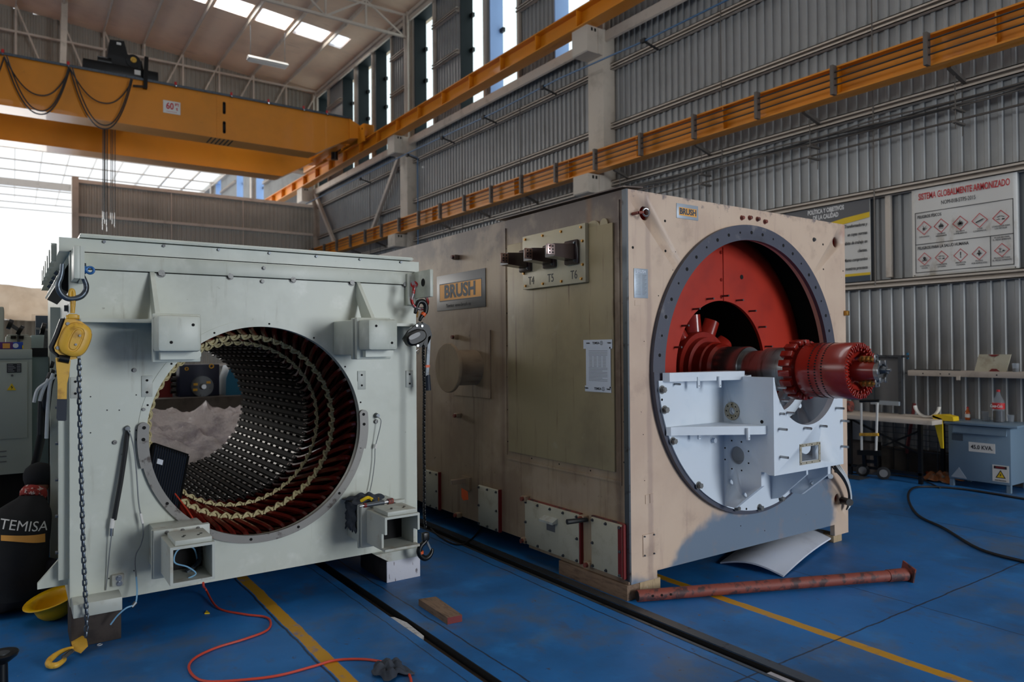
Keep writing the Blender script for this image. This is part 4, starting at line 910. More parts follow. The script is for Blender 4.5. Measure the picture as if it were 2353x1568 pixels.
# taped notice
p = thing('paper_notice', (3.19, 3.6, 1.3), 'white printed notice taped to the tan generator side', 'notice')
sh = MB().use('paper').box((3.1925, 3.485, 1.35), (3.1945, 3.725, 1.615)).done('sheet', p); b = MB().use('paper').box((3.191, 3.462, 1.60), (3.1925, 3.748, 1.66)).box((3.191, 3.475, 1.312), (3.1925, 3.735, 1.352)).box((3.191, 3.478, 1.34), (3.1925, 3.49, 1.61)); tp = b.done('tape', p)
for z, (y) in ((1.637, (3.62, 3.70, 3.49)), (1.334, (3.605, 3.72, 3.50))):
    for i, yy in enumerate(y):
        text('TEMISA', (3.1905, yy, z), .022 if i == 0 else .012, 'ink', SIDE, tp, bold=.0004)
        b = MB().use('ink')
        for k in range(8):
            if i == 0: a = 2*PI*k/8; c = Vector((3.1905, yy-.055, z)); b.bar(c+Vector((0, .005*math.cos(a), .005*math.sin(a))), c+Vector((0, .016*math.cos(a), .016*math.sin(a))), .003, .0006, (1, 0, 0))
        if i == 0: b.done('sun_mark', tp)
b = MB().use('ink_grey')
for i in range(22):
    z = 1.585-.0095*i
    if 4 <= i <= 11:
        for k in range(4): b.box((3.1918, 3.69-.045*k-.03, z), (3.1923, 3.69-.045*k, z+.002))
    else: b.box((3.1918, 3.51+(.05 if i % 5 == 4 else 0), z), (3.1923, 3.695, z+.002))
b.done('print_lines', sh)['kind'] = 'stuff'
# front plate details
pl = MB().use('plate_blue').box((3.67, TY-.004, 2.478), (3.885, TY, 2.578), .001).done('nameplate', GE); MB().use('ink_orange').box((3.692, TY-.005, 2.498), (3.868, TY-.004, 2.553)).done('orange_panel', pl); text('BRUSH', (3.78, TY-.0056, 2.525), .055, 'ink_slate', FRONT, pl, bold=.002)
pl = MB().use('plate_blue').box((3.268, TY-.004, 1.925), (3.392, TY, 2.115), .001).done('rating_plate', GE); text('BRUSH', (3.33, TY-.0048, 2.095), .028, 'paper', FRONT, pl, bold=.0008)
b = MB().use('ink_grey')
for i in range(15): b.box((3.282, TY-.0045, 2.072-.009*i), (3.325, TY-.004, 2.0735-.009*i)).box((3.34, TY-.0045, 2.072-.009*i), (3.378-.008*(i % 3), TY-.004, 2.0735-.009*i))
b.done('print_lines', pl)['kind'] = 'stuff'
MB().use('tan_front').box((3.275, TY-.002, 1.875), (3.345, TY, 1.91)).done('blank_plate', GE)
cp = MB().use('tan_front').box((3.325, TY-.006, .258), (3.43, TY-.0, .40), .003).done('small_cover', GE)
for (x, z) in ((3.335, .268), (3.42, .268), (3.335, .39), (3.42, .39)): MB().use('steel_dark').bolt((x, TY-.006, z), (0, -1, 0), .006, .008, False).done('bolt', cp)
MB().use('tan_front').box((3.352, TY-.004, .595), (3.385, TY, .652)).done('small_pad', GE); MB().use('tan_front').box((3.392, TY-.004, .597), (3.425, TY, .654)).done('small_pad', GE)
for (x, z, a) in ((3.345, 2.47, 1), (5.66, 2.425, 0)):
    b = MB().use('rust' if a else 'black'); yy = TY-.06 if a else TY+.1
    if a: b.cyl((3.262, TY, 2.462), (3.262, TY-.055, 2.462), .010, None, 12).cyl((3.262, TY-.055, 2.462), (3.295, TY-.065, 2.466), .010, .009, 12).use('steel').ring((3.318, TY-.065, 2.468), (.2, 1, 0), .024, .0055, 24, 8)
    else: b.cyl((TX1, TY+.12, 2.43), (TX1+.05, TY+.10, 2.43), .012, None, 12).ring((TX1+.085, TY+.10, 2.43), (0, 1, 0), .034, .010, 24, 8)
    b.done('eye_bolt', GE)
for (u, v) in ((1704, 501), (1722, 501), (1740, 504), (1757, 510)): 
    p = FY(u, v, TY); MB().use('rust').bolt((p.x, TY, p.z), (0, -1, 0), .014, .022).done('bolt', GE)
b = MB().use('void')
for (u, v, r) in ((1528, 508, .009), (1454, 569, .009), (1529, 577, .009), (1552, 579, .003), (1546, 621, .003), (1513, 680, .004), (1480, 785, .003), (1891, 562, .009), (1892, 619, .007), (1937, 623, .006), (1478, 999, .003), (1481, 1105, .003), (1702, 1209, .004), (1757, 1220, .004)):
    p = FY(u, v, TY); b.cyl((p.x, TY+.001, p.z), (p.x, TY-.0012, p.z), r, None, 12)
b.done('small_hole', GE)['kind'] = 'stuff'
p = FY(1870, 551, TY); MB().use('steel_dark').bolt((p.x, TY, p.z), (0, -1, 0), .013, .014).done('bolt', GE)
MB().use('brass').box((TX1-.03, TY-.03, 1.86), (TX1+.01, TY, 1.90), .004).done('brass_stud', GE)
# grey flange ring
rg = MB().use('ring').annulus(GX, GZ, .94, 1.05, TY-.030, TY-.0005, 0, 2*PI, 160).done('flange_ring', GE)
b = MB().use('void')
for i in range(26):
    a = .03+i*.1305
    if a > PI-.0: break
    r = (.013, .008, .012)[i % 3]; b.cyl((GX+.995*math.cos(a), TY-.029, GZ+.995*math.sin(a)), (GX+.995*math.cos(a), TY-.0312, GZ+.995*math.sin(a)), r, None, 16)
b.done('ring_hole', rg)['kind'] = 'stuff'
# red inside: cylinder wall and inner shroud with round eye
b = MB().use('red_flat'); n = 120
rr = [[b.v((GX+r*math.cos(2*PI*i/n), y, GZ+r*math.sin(2*PI*i/n))) for i in range(n)] for (r, y) in ((1.14, 4.3), (1.135, 4.0), (1.13, 3.80), (1.12, 3.72), (1.10, 3.675), (1.07, 3.64), (1.02, 3.615), (.96, 3.603), (.80, 3.60), (.68, 3.60), (.515, 3.60), (.515, 3.625))]
for A, B in zip(rr, rr[1:]):
    for i in range(n): b.f([A[i], A[(i+1) % n], B[(i+1) % n], B[i]], True)
sh = b.done('air_shroud', GE)
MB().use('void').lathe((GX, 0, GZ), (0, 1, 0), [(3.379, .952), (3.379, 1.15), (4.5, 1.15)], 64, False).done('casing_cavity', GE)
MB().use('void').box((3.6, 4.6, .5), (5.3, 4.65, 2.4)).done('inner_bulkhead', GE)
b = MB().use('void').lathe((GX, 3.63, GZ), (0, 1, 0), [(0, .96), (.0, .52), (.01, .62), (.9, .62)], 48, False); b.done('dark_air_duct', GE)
_jx = FY(1661, 630, 3.6).x; MB().use('red').box((_jx, 3.595, 1.955), (_jx+.004, 3.60, 2.37)).done('shroud_joint', sh)
for (u, v, r) in ((1704, 637, .018), (1555, 683, .018)): p = FY(u, v, 3.6); MB().use('void').cyl((p.x, 3.600, p.z), (p.x, 3.597, p.z), r, None, 20).done('shroud_hole', sh)
for i in range(9):
    a = .30+i*.318; x, z = GX+.55*math.cos(a), GZ+.55*math.sin(a); MB().use('steel_dark').cyl((x, 3.6, z), (x, 3.535, z), .0075, None, 8).done('stud', sh)
for z in (2.33, 2.12, 1.99): MB().use('red').bolt((_jx-.02, 3.6, z), (0, -1, 0), .011, .008).done('bolt', sh)

# white lower end shield with bearing pedestal
ES = thing('bearing_end_shield', (GX, 3.0, .4), 'freshly painted white lower end shield and bearing pedestal carrying the shaft', 'bearing bracket')
YD = 3.288; aL = PI-.02
b = MB().use('white'); n = 72
P = [(GX+1.045*math.cos(PI+PI*i/n), YD, GZ-.045+1.0*math.sin(PI+PI*i/n)) for i in range(n+1)]
P = [(GX+1.022*math.cos(a), YD, GZ+1.022*math.sin(a)) for a in np.linspace(PI+.055, 2*PI-.055, n+1)]
P = P+[(GX+.37, YD, GZ-.055), (GX+.37*math.cos(-.5), YD, GZ+.37*math.sin(-.5)), (GX+.37*math.cos(-1.1), YD, GZ+.37*math.sin(-1.1)), (GX, YD, GZ-.37), (GX-.37*math.cos(1.1), YD, GZ-.37*math.sin(1.1)), (GX-.37*math.cos(.5), YD, GZ-.37*math.sin(.5)), (GX-.37, YD, GZ-.055)]
ds = b.prism(P, (0, 0, 0), (0, .05, 0)).done('half_disc', ES)
MB().use('ring').annulus(GX, GZ, 1.02, 1.05, YD+.012, YD+.02, PI+.0, 2*PI, 96).done('grey_rim', ES)  # thin grey primer rim just outside the half disc
for (u, v, r) in ((1521, 896, .021), (1527, 942, .021), (1546, 1014, .020), (1605, 1116, .020), (1692, 1168, .017), (1745, 1167, .020), (1794, 1146, .019), (1637, 1012, .019)):
    p = FY(u, v, YD); MB().use('white' if u == 1637 else 'bolt_steel').bolt((p.x, YD, p.z), (0, -1, 0), r, .028).done('bolt', ES)
b = MB().use('void')
for (u, v) in ((1521, 919), (1715, 1170)): p = FY(u, v, YD); b.cyl((p.x, YD, p.z), (p.x, YD-.002, p.z), .008, None, 12)
b.done('dowel_hole', ES)['kind'] = 'stuff'
p = FY(1550, 883, YD); MB().use('steel').cyl((p.x, YD, p.z), (p.x+.0, YD-.05, p.z), .007, None, 10).done('stud', ES)
# pedestal box: front plate with the half-round bearing seat
PX0, PX1, PY, PZ0, PZ1 = 4.07, 4.875, 2.885, .763, 1.403
b = MB().use('white'); arc = [(GX-.375*math.cos(t), PY, GZ-.375*math.sin(t)) for t in np.linspace(.11, PI-.11, 40)]
P = [(PX0, PY, PZ0), (PX0, PY, PZ1)] + [(arc[0][0], PY, PZ1)] + arc + [(arc[-1][0], PY, PZ1), (PX1, PY, PZ1), (PX1, PY, PZ0)]
fr = b.prism(P, (0, 0, 0), (0, .045, 0)).done('pedestal_front', ES)
hx0, hx1, hz0, hz1 = 4.37, 4.565, .825, .925
c = MB().use('void').box((hx0, PY-.1, hz0), (hx1, PY+.2, hz1)).done('c'); cut(fr, [c])
g = MB().use('gasket')
for (a, c_, d, e) in ((hx0-.022, hx1+.022, hz1, hz1+.02), (hx0-.022, hx1+.022, hz0-.02, hz0), (hx0-.022, hx0, hz0, hz1), (hx1, hx1+.022, hz0, hz1)): g.box((a, PY-.004, d), (c_, PY, e))
gk = g.done('window_gasket', ES)
b = MB().use('void')
for x in (hx0-.012, hx0+.05, hx0+.115, hx1+.012):
    for z in (hz0-.01, hz1+.01): b.cyl((x, PY-.004, z), (x, PY-.006, z), .004, None, 8)
b.done('gasket_hole', gk)['kind'] = 'stuff'
side = [(PX0, PY+.045, PZ0), (PX0, PY+.045, PZ1), (PX0, YD, PZ1), (PX0, YD, .50), (PX0, 3.20, .50), (PX0, 2.985, .68), (PX0, 2.985, .775), (PX0, PY+.06, .775)]
for x, xo, nm in ((PX0, .035, 'pedestal_side'), (PX1-.035, .035, 'pedestal_side')):
    q = MB().use('white').prism([(x, y, z) for (_, y, z) in side], (0, 0, 0), (xo, 0, 0)).done(nm, ES)
    cs = [MB().cyl((x-.1, 3.18, .862), (x+.1, 3.18, .862), .062, None, 32).done('c'), MB().cyl((x-.1, 3.213, 1.163), (x+.1, 3.213, 1.163), .024, None, 24).done('c'), MB().cyl((x-.1, 3.235, .78-.11), (x+.1, 3.235, .67), .022, None, 20).done('c'), MB().cyl((x-.1, 3.12, .60), (x+.1, 3.12, .60), .020, None, 20).done('c')]
    cut(q, cs)
    if x == PX0:
        b = MB().use('gasket'); b.lathe((PX0, 3.213, 1.163), (-1, 0, 0), [(-.001, .025), (.006, .026), (.006, .062), (-.001, .062)], 24, False); po = b.done('port_gasket', ES); b = MB().use('void')
        for k in range(8): b.cyl((PX0-.006, 3.213+.045*math.cos(k*PI/4), 1.163+.045*math.sin(k*PI/4)), (PX0-.008, 3.213+.045*math.cos(k*PI/4), 1.163+.045*math.sin(k*PI/4)), .005, None, 8)
        for k in range(8): b.cyl((PX0, 3.18+.105*math.cos(k*PI/4+.4), .862+.105*math.sin(k*PI/4+.4)), (PX0-.002, 3.18+.105*math.cos(k*PI/4+.4), .862+.105*math.sin(k*PI/4+.4)), .006, None, 8)
        b.cyl((PX0, 2.975, 1.108), (PX0-.002, 2.975, 1.108), .012, None, 12); b.done('port_hole', ES)['kind'] = 'stuff'
MB().use('white').box((PX0+.035, PY+.045, .775), (PX1-.035, YD, .80)).done('pedestal_floor', ES)
MB().use('white').box((PX0+.035, YD-.02, .80), (PX1-.035, YD, 1.07)).done('inner_web', ES)
b = MB().use('white').lathe((GX, PY+.05, GZ), (0, 1, 0), [(0, .372), (.02, .372), (.02, .36), (0, .36)], 72, False); b.bm.free()
n = 40; b = MB().use('white')
for (ra_, rb_, y0, y1) in ((.30, .372, 3.12, 3.16),): 
    A = [[b.v((GX-r*math.cos(t), y, GZ-r*math.sin(t))) for t in np.linspace(.11, PI-.11, n)] for (r, y) in ((ra_, y0), (rb_, y0), (rb_, y1), (ra_, y1))]
    for q in range(4):
        for i in range(n-1): b.f([A[q][i], A[(q+1) % 4][i], A[(q+1) % 4][i+1], A[q][i+1]])
b.done('bearing_web', ES)
# joint flange on top and stiffening shelf
def flat(poly, z0, z1, name, parent): return MB().use('white').prism([(x, y, z0) for x, y in poly], (0, 0, 0), (0, 0, z1-z0)).done(name, parent)
flat([(3.47, YD), (3.49, 3.245), (4.03, 3.13), (4.10, 3.13), (4.10, YD)], 1.382, 1.44, 'joint_flange', ES)
flat([(4.80, YD), (4.80, 3.13), (5.4, 3.245), (5.44, YD)], 1.382, 1.44, 'joint_flange', ES)
flat([(3.50, YD), (3.515, 3.262), (3.57, 3.245), (4.02, 2.95), (PX0, 2.935), (PX0, YD)], 1.03, 1.085, 'stiffening_shelf', ES)
flat([(PX1, YD), (PX1, 2.95), (5.35, 3.24), (5.42, YD)], 1.03, 1.085, 'stiffening_shelf', ES)
for (u, v, z) in ((1605, 1000, 1.04), (1718, 1000, 1.04), (1603, 870, 1.38), (1652, 868, 1.38)):
    y = 3.22 if u == 1605 else (2.995 if u == 1718 else (3.205 if u == 1603 else 3.16)); p = FY(u, v, y)
    b = MB().use('white').box((p.x-.011, y-.012, z-.045), (p.x+.011, y+.003, z+.035 if z < 1.2 else z+.03), .003); b.use('void').cyl((p.x, y-.012, z-.03), (p.x, y-.0135, z-.03), .003, None, 8); b.done('clip_lug', ES)
# lower web plates on the right and the slanting underside
MB().use('white').prism([(PX1-.03, YD, .775), (PX1-.03, 3.02, .775), (PX1-.03, 3.02, .70), (PX1-.03, 3.21, .52), (PX1-.03, YD, .52)], (0, 0, 0), (.03, 0, 0)).done('lower_web', ES)
MB().use('white').prism([(4.6, YD, .775), (4.6, 3.0, .775), (4.6, 3.0, .70), (4.6, 3.22, .50), (4.6, YD, .48)], (0, 0, 0), (.02, 0, 0)).done('lower_web', ES)
for (u, v, L) in ((1787, 891, .06), (1795, 921, .06), (1793, 951, .03), (1808, 949, .055), (1790, 986, .06), (1793, 1050, .06), (1848, 984, .055), (1885, 979, .05), (1921, 938, .06), (1933, 967, .06), (1933, 1026, .055)):
    p = FY(u, v, PY); MB().use('steel').cyl((p.x, PY, p.z), (p.x, PY-L, p.z), .0085, None, 10).done('stud', ES)

# rotor
RO = thing('generator_rotor', (GX, 3.1, 1.28), 'steel rotor shaft with glossy red slotted drum sticking out of the tan generator', 'rotor')
Y_ = (0, -1, 0)
def lat(m, prof, name, seg=64, parent=None): return MB().use(m).lathe((GX, 0, GZ), (0, 1, 0), prof, seg).done(name, parent or RO)
lat('steel', [(4.5, .16), (3.56, .16), (3.55, .163), (3.36, .163), (3.35, .158)], 'shaft'); lat('steel', [(3.36, .132), (3.17, .132)], 'shaft_neck'); lat('steel', [(3.185, .150), (3.18, .154), (2.94, .154), (2.93, .150)], 'shaft_journal')
lat('red', [(4.3, .25), (3.90, .25), (3.88, .285), (3.79, .285), (3.78, .28), (3.78, .24), (3.735, .235), (3.73, .205), (3.66, .20), (3.65, .19), (3.60, .185), (3.58, .165)], 'fan_hub')
NB = 11
for k in range(NB):
    a = PI/2+.10+2*PI*k/NB; er = Vector((math.cos(a), 0, math.sin(a))); et = Vector((-math.sin(a), 0, math.cos(a))); ey = Vector((0, 1, 0)); c0 = Vector((GX, 3.84, GZ))
    b = MB().use('red'); pts = []
    for s in np.linspace(-1, 1, 9):
        w = s*.056; y = .03*s + .03*(s*s-.5); pts.append((w, y))
    A = [[b.v(c0+er*r+et*w*(1 if r < .35 else .95)+ey*(y+t)) for (w, y) in pts] for (r, t) in ((.27, 0), (.42, 0), (.42, .008), (.27, .008))]
    for q in range(4):
        for i in range(len(pts)-1): b.f([A[q][i], A[(q+1) % 4][i], A[(q+1) % 4][i+1], A[q][i+1]], True)
    for i in (0, -1): b.f([A[q][i] for q in range(4)])
    b.done('fan_blade', RO)
lat('red', [(2.97, .10), (2.97, .165), (2.90, .168), (2.90, .12)], 'coupling_flange')
for k in range(18):
    a = 2*PI*(k+.3)/18; R = Matrix.Rotation(-a, 3, 'Y'); b = MB().use('red'); b.obox((GX+.188*math.cos(a), 2.935, GZ+.188*math.sin(a)), (.038, .085, .042), R, .004); b.done('flange_block', RO)
lat('red', [(2.90, .14), (2.865, .145), (2.865, .178), (2.858, .183), (2.52, .183), (2.512, .178), (2.512, .148), (2.56, .143), (2.60, .08)], 'exciter_drum', 96)
b = MB().use('void')
for y in (2.765, 2.72, 2.675):
    for k in range(60):
        a = 2*PI*(k+.5)/60; R = Matrix.Rotation(-a, 3, 'Y'); b.obox((GX+.1833*math.cos(a), y, GZ+.1833*math.sin(a)), (.002, .011, .009), R)
b.done('drum_vent_slot', RO)['kind'] = 'stuff'
b = MB().use('red')
for k in range(48):
    a = 2*PI*k/48; r = .163+.004*((k*7) % 3-1); b.obox((GX+r*math.cos(a), 2.511-.002*(k % 2), GZ+r*math.sin(a)), (.030, .016, .010), Matrix.Rotation(-a, 3, 'Y'), .003)
for k in range(24):
    a = 2*PI*(k+.4)/24; b.obox((GX+.138*math.cos(a), 2.53, GZ+.138*math.sin(a)), (.022, .03, .012), Matrix.Rotation(-a+.3, 3, 'Y'), .003)
b.done('end_winding', RO)
lat('red', [(2.60, .10), (2.55, .07), (2.42, .062), (2.40, .062)], 'stub_shaft', 40)
b = MB().use('red')
for k in range(4): a = PI/4+k*PI/2; b.bar((GX+.05*math.cos(a), 2.55, GZ+.05*math.sin(a)), (GX+.145*math.cos(a), 2.54, GZ+.145*math.sin(a)), .035, .02, (0, 1, 0))
b.done('spider_arm', RO)
b = MB().use('steel').lathe((GX, 2.40, GZ), (0, -1, 0), [(0, .064), (.03, .066), (.03, .048), (.012, .048), (.012, .02)], 32); b.done('end_ring', RO)
for k in range(6): a = k*PI/3; MB().use('steel').box((GX+.062*math.cos(a)-.012, 2.366, GZ+.062*math.sin(a)-.018), (GX+.062*math.cos(a)+.012, 2.37, GZ+.062*math.sin(a)+.018), .004).done('end_tab', RO)
MB().use('steel_dark').cyl((GX, 2.39, GZ+.01), (GX, 2.345, GZ+.01), .030, .018, 20).use('steel').cyl((GX, 2.35, GZ+.01), (GX, 2.32, GZ+.01), .010, None, 12).done('centre_pin', RO)
for (dz, dx) in ((.075, -.02), (-.078, -.01)):
    b = MB().use('brass')
    for k in range(3): b.cyl((GX+dx, 2.50-.028*k, GZ+dz), (GX+dx, 2.488-.028*k, GZ+dz), .022, None, 10)
    b.use('brass').bar((GX+dx, 2.52, GZ+dz), (GX+dx, 2.40, GZ+dz), .012, .012); b.done('diode_stack', RO)
    b = MB().use('steel').box((GX+dx-.02, 2.398, GZ+dz-.022), (GX+dx+.02, 2.402, GZ+dz+.032), .006); b.use('void').cyl((GX+dx, 2.3978, GZ+dz+.015), (GX+dx, 2.397, GZ+dz+.015), .006, None, 8).cyl((GX+dx, 2.3978, GZ+dz-.008), (GX+dx, 2.397, GZ+dz-.008), .006, None, 8); b.done('lug_plate', RO)

# cable bunch hanging at the lower right corner of the casing
t = thing('cable_bunch', (5.6, 3.25, .3), 'bunch of white and black leads hanging at the lower right corner of the tan casing', 'cables')
G = lambda u, v, d=.06: FY(u, v, TY-d)
for k, (m, off) in enumerate((('white_cable', 0), ('white_cable', 4), ('cable', -5), ('white_cable', 8), ('cable', -10), ('cable', -3))):
    P = [G(1918+off, 1066, .05), G(1928+off, 1080, .10), G(1941+off*.7, 1098, .10), G(1950+off*.4, 1120, .08), G(1954+off*.3, 1145, .06), G(1951+off*.3, 1163, .05), G(1945, 1172, .04)]
    MB().use(m).tube(catmull(P, 4), .006, 6).done('lead', t)
MB().use('black').cyl(G(1922, 1062, .04), G(1924, 1086, .06), .022).done('cable_gland', t); MB().use('cable').cyl(G(1935, 1150, .0), G(1953, 1155, .12), .03, .028).done('threaded_pipe', t)
MB().use('white').cyl(G(1908, 1095, .02), G(1908, 1095, .10), .022, .018).done('cable_end', t)

# ------------------------------------------------------------------ packing and loose things by the tan generator
p = FX(1284, 1325, 3.19); b = MB().use('wood').box((3.19, TY-.0+.005, 0), (3.30, p.y, .098), .004); tag(b.done('timber_beam'), 'long weathered timber under the left edge of the tan generator', 'timber')
tag(MB().use('wood_pale').box((3.302, TY+.005, 0), (3.49, TY+.10, .098), .004).done('timber_block'), 'pale timber block under the front left corner of the tan generator', 'block')
tag(MB().use('wood_pale').box((5.50, TY+.01, 0), (5.62, TY+.2, .058), .004).done('timber_block'), 'pale timber block under the front right corner of the tan generator', 'block')
b = MB().use('wood_dark').box((3.3, 8.6, 0), (5.6, 8.9, .148), .004); tag(b.done('timber_beam'), 'dark timber beam under the rear of the tan generator', 'timber')
b = MB().use('wood_dark').box((3.6, 3.8, 0), (4.3, 3.92, .15), .004); tag(b.done('timber_beam'), 'dark timber seen below the tan generator behind the foam sheet', 'timber')
# foam sheet, gently arched
b = MB().use('foam'); c4 = [FZ(1655, 1297), FZ(1800, 1328), FZ(1914, 1235, .03), FZ(1800, 1205, .03)]; n = 14; G2 = [[], []]
for L, dz in ((0, .0), (1, .012)):
    for i in range(n+1):
        row = []
        for j in range(n+1):
            s, t_ = i/n, j/n; q = (c4[0]*(1-s)+c4[1]*s)*(1-t_)+(c4[3]*(1-s)+c4[2]*s)*t_; q = Vector(q); q.z = .003+dz+.05*math.sin(PI*s)*.9+.02*math.sin(PI*t_)+.02*t_; row.append(b.v(q))
        G2[L].append(row)
for L in (0, 1):
    for i in range(n):
        for j in range(n): b.f([G2[L][i][j], G2[L][i+1][j], G2[L][i+1][j+1], G2[L][i][j+1]], True)
for i in range(n):
    for (A, B) in (((i, 0), (i+1, 0)), ((i, n), (i+1, n)), ((0, i), (0, i+1)), ((n, i), (n, i+1))): b.f([G2[0][A[0]][A[1]], G2[0][B[0]][B[1]], G2[1][B[0]][B[1]], G2[1][A[0]][A[1]]])
tag(b.done('foam_sheet'), 'curved white foam sheet lying on the floor in front of the tan generator', 'foam sheet')
# rusty pipe
a, c = Vector((3.235, 3.30, .038)), Vector((5.02, 2.515, .045)); t = thing('steel_pipe', a, 'long rusty red steel pipe with a square end plate lying on the blue floor', 'pipe')
d = (c-a).normalized(); MB().use('rust').cyl(a, c, .037, .037, 20).done('tube', t); MB().use('rust').cyl(c-d*.16, c-d*.02, .041, .043, 20).done('collar', t); R = Matrix((d, Vector((-d.y, d.x, 0)), Vector((0, 0, 1)))).transposed(); MB().use('rust').obox(c+Vector((0, 0, .012)), (.010, .12, .11), R @ Matrix.Rotation(.25, 3, 'X')).done('end_plate', t)
b = MB().use('void'); nx = Vector((-d.y, d.x, 0)); nx = -nx if nx.y > 0 else nx
for s in (.09, .15, .21): q = a+d*s+nx*.0365+Vector((0, 0, .006)); b.cyl(q, q+nx*.002, .008, None, 10)
b.done('bolt_hole', t); MB().use('void').cyl(a-d*.001, a+d*.0, .032, None, 20).done('open_end', t)
t = thing('timber_offcut', FZ(1010, 1405), 'short brown timber offcut lying on the floor between the two machines', 'timber')
A, B, C_, D_ = FZ(962, 1392), FZ(1028, 1436), FZ(1062, 1429), FZ(1002, 1386); b = MB().use('wood').prism([A, B, C_, D_], (0, 0, 0), (0, 0, .04)); b.done('offcut', t)
MB().use('red_dull').prism([B+(C_-B)*.02, B+(C_-B)*.98, B+(C_-B)*.98+Vector((0, -.002, 0)), B+Vector((0, -.002, 0))], (0, 0, .001), (0, 0, .039)).done('painted_end', t)
tag(MB().use('debris').prism([(1.8605, 3.64, -.0415), (1.8605, 4.03, -.0415), (1.895, 4.0, -.0415), (1.918, 3.88, -.0415), (1.905, 3.64, -.0415)], (0, 0, 0), (0, 0, .028)).done('card_scrap'), 'dusty white scrap lying in the floor channel in front of the stator housing', 'scrap')
tag(MB().use('wood_white').box((3.04, 1.55, -.059), (3.098, 2.23, -.012), .003).done('filler_board'), 'worn board filling the near end of the right floor channel', 'board')

# ================================================================== CHAIN HOISTS
def chain(mb, pts, link_l, w, r):
    P = catmull(pts, 12); L = [0]
    for a, c in zip(P, P[1:]): L.append(L[-1]+(c-a).length)
    step = link_l-2.6*r; n = int(L[-1]/step); j = 0
    for k in range(n):
        s = (k+.5)*step
        while L[j+1] < s: j += 1
        f = (s-L[j])/(L[j+1]-L[j]); c = P[j].lerp(P[j+1], f); t = (P[j+1]-P[j]).normalized()
        ref = Vector((1, .35, 0)) if k % 2 else Vector((-.35, 1, 0)); u = (ref-t*ref.dot(t)).normalized()
        hl = link_l/2-r; hw = w/2-r; sl = hl-hw; Q = []
        for i in range(8):
            a = PI*i/7; Q.append(c+t*(sl+hw*math.sin(a))+u*hw*math.cos(a))
        for i in range(8):
            a = PI*i/7; Q.append(c-t*(sl+hw*math.sin(a))-u*hw*math.cos(a))
        mb.tube(Q, r, 6, True)
def bow(mb, top_c, halfw_top, halfw, height, r, u, up):
    """bow shackle: pin at the top, round bow below"""
    P = []
    for s in (-1, 1):
        pts = [top_c+u*s*halfw_top, top_c+u*s*halfw_top-up*height*.25, top_c+u*s*halfw*.98-up*height*.5]
        P.append(pts)
    arc = [top_c-up*(height*.62)+u*halfw*math.cos(a)*-1-up*(halfw*.95)*math.sin(a) for a in np.linspace(0, PI, 11)]
    Q = [P[0][0], P[0][1], P[0][2]]+arc+[P[1][2], P[1][1], P[1][0]]
    mb.tube(catmull(Q, 3), r, 10)
# yellow hoist, left
YH = 4.43
Hh = lambda u, v, dy=0: FY(u, v, YH+dy)
U, UP = Vector((1, 0, 0)), Vector((0, 0, 1))
sc = thing('bow_shackle', Hh(168, 620), 'dark galvanised bow shackle with a blue screw pin on the left corner of the housing', 'shackle')
b = MB().use('galv'); pt = lambda a, c: Hh(60+a/5.225, 540+c/5.225)
Q = [pt(437, 350), pt(430, 440), pt(412, 520), pt(385, 590), pt(395, 665), pt(440, 730), pt(505, 765), pt(580, 765), pt(660, 740), pt(712, 680), pt(722, 610), pt(700, 540), pt(672, 470), pt(672, 380)]
b.tube(catmull(Q, 4), [.011+.004*math.sin(PI*i/52) for i in range(53)], 12); b.cyl(pt(672, 340), pt(672, 470), .019, .017, 14); b.done('bow', sc)
b = MB().use('steel').cyl(pt(595, 400), pt(650, 405), .013, None, 14).use('blue_pin').cyl(pt(690, 415), pt(722, 418), .022, None, 16).ring(pt(768, 425), (0, 1, 0), .017, .007, 20, 8); b.done('screw_pin', sc)
HY = thing('lever_hoist', Hh(165, 760), 'scuffed yellow lever chain hoist hanging at the left corner of the housing', 'hoist')
b = MB().use('yellow'); Q = [pt(520, 720), pt(522, 680), pt(545, 655), pt(572, 680), pt(575, 740)]; b.tube(catmull([pt(552, 940), pt(552, 800), pt(530, 740), pt(528, 690), pt(548, 660), pt(570, 690), pt(572, 800), pt(560, 940)], 4), .0095, 10); b.cyl(pt(480, 990), pt(640, 990), .012, None, 12).obox(pt(560, 980), (.045, .03, .025), None, .005); b.done('top_hook', HY)
body = [(470, 1010), (580, 1015), (660, 1040), (730, 1090), (765, 1160), (750, 1260), (700, 1380), (640, 1480), (540, 1500), (450, 1480), (350, 1400), (335, 1350), (400, 1200)]
b = MB().use('yellow'); pp = [pt(*q) for q in body]; b.prism(pp, (0, -.006, 0), (0, .006, 0)); b.done('side_plate', HY)
b = MB().use('black'); b.prism([q+Vector((-.022, .015, .003)) for q in pp], (0, 0, 0), (0, .05, 0)); b.done('rear_plate', HY)
b = MB().use('yellow'); cc = pt(590, 1260); ax = (pt(660, 1090)-pt(520, 1440)).normalized(); ay = Vector((ax.z, 0, -ax.x))
def oval(k, hx, hy, yy, n=28): return [b.v(cc+ax*(hx*math.copysign(abs(math.cos(2*PI*i/n))**.75, math.cos(2*PI*i/n)))+ay*(hy*math.copysign(abs(math.sin(2*PI*i/n))**.8, math.sin(2*PI*i/n)))+Vector((0, yy, 0))) for i in range(n)]
rr = [oval(0, .092, .070, -.004), oval(0, .088, .064, -.030), oval(0, .076, .050, -.040), oval(0, .066, .032, -.042), oval(0, .063, .028, -.038), oval(0, .057, .024, -.038), oval(0, .052, .020, -.044)]
for A, B in zip(rr, rr[1:]):
    for i in range(28): b.f([A[i], A[(i+1) % 28], B[(i+1) % 28], B[i]], True)
b.f(rr[-1]); b.done('gear_cover', HY)
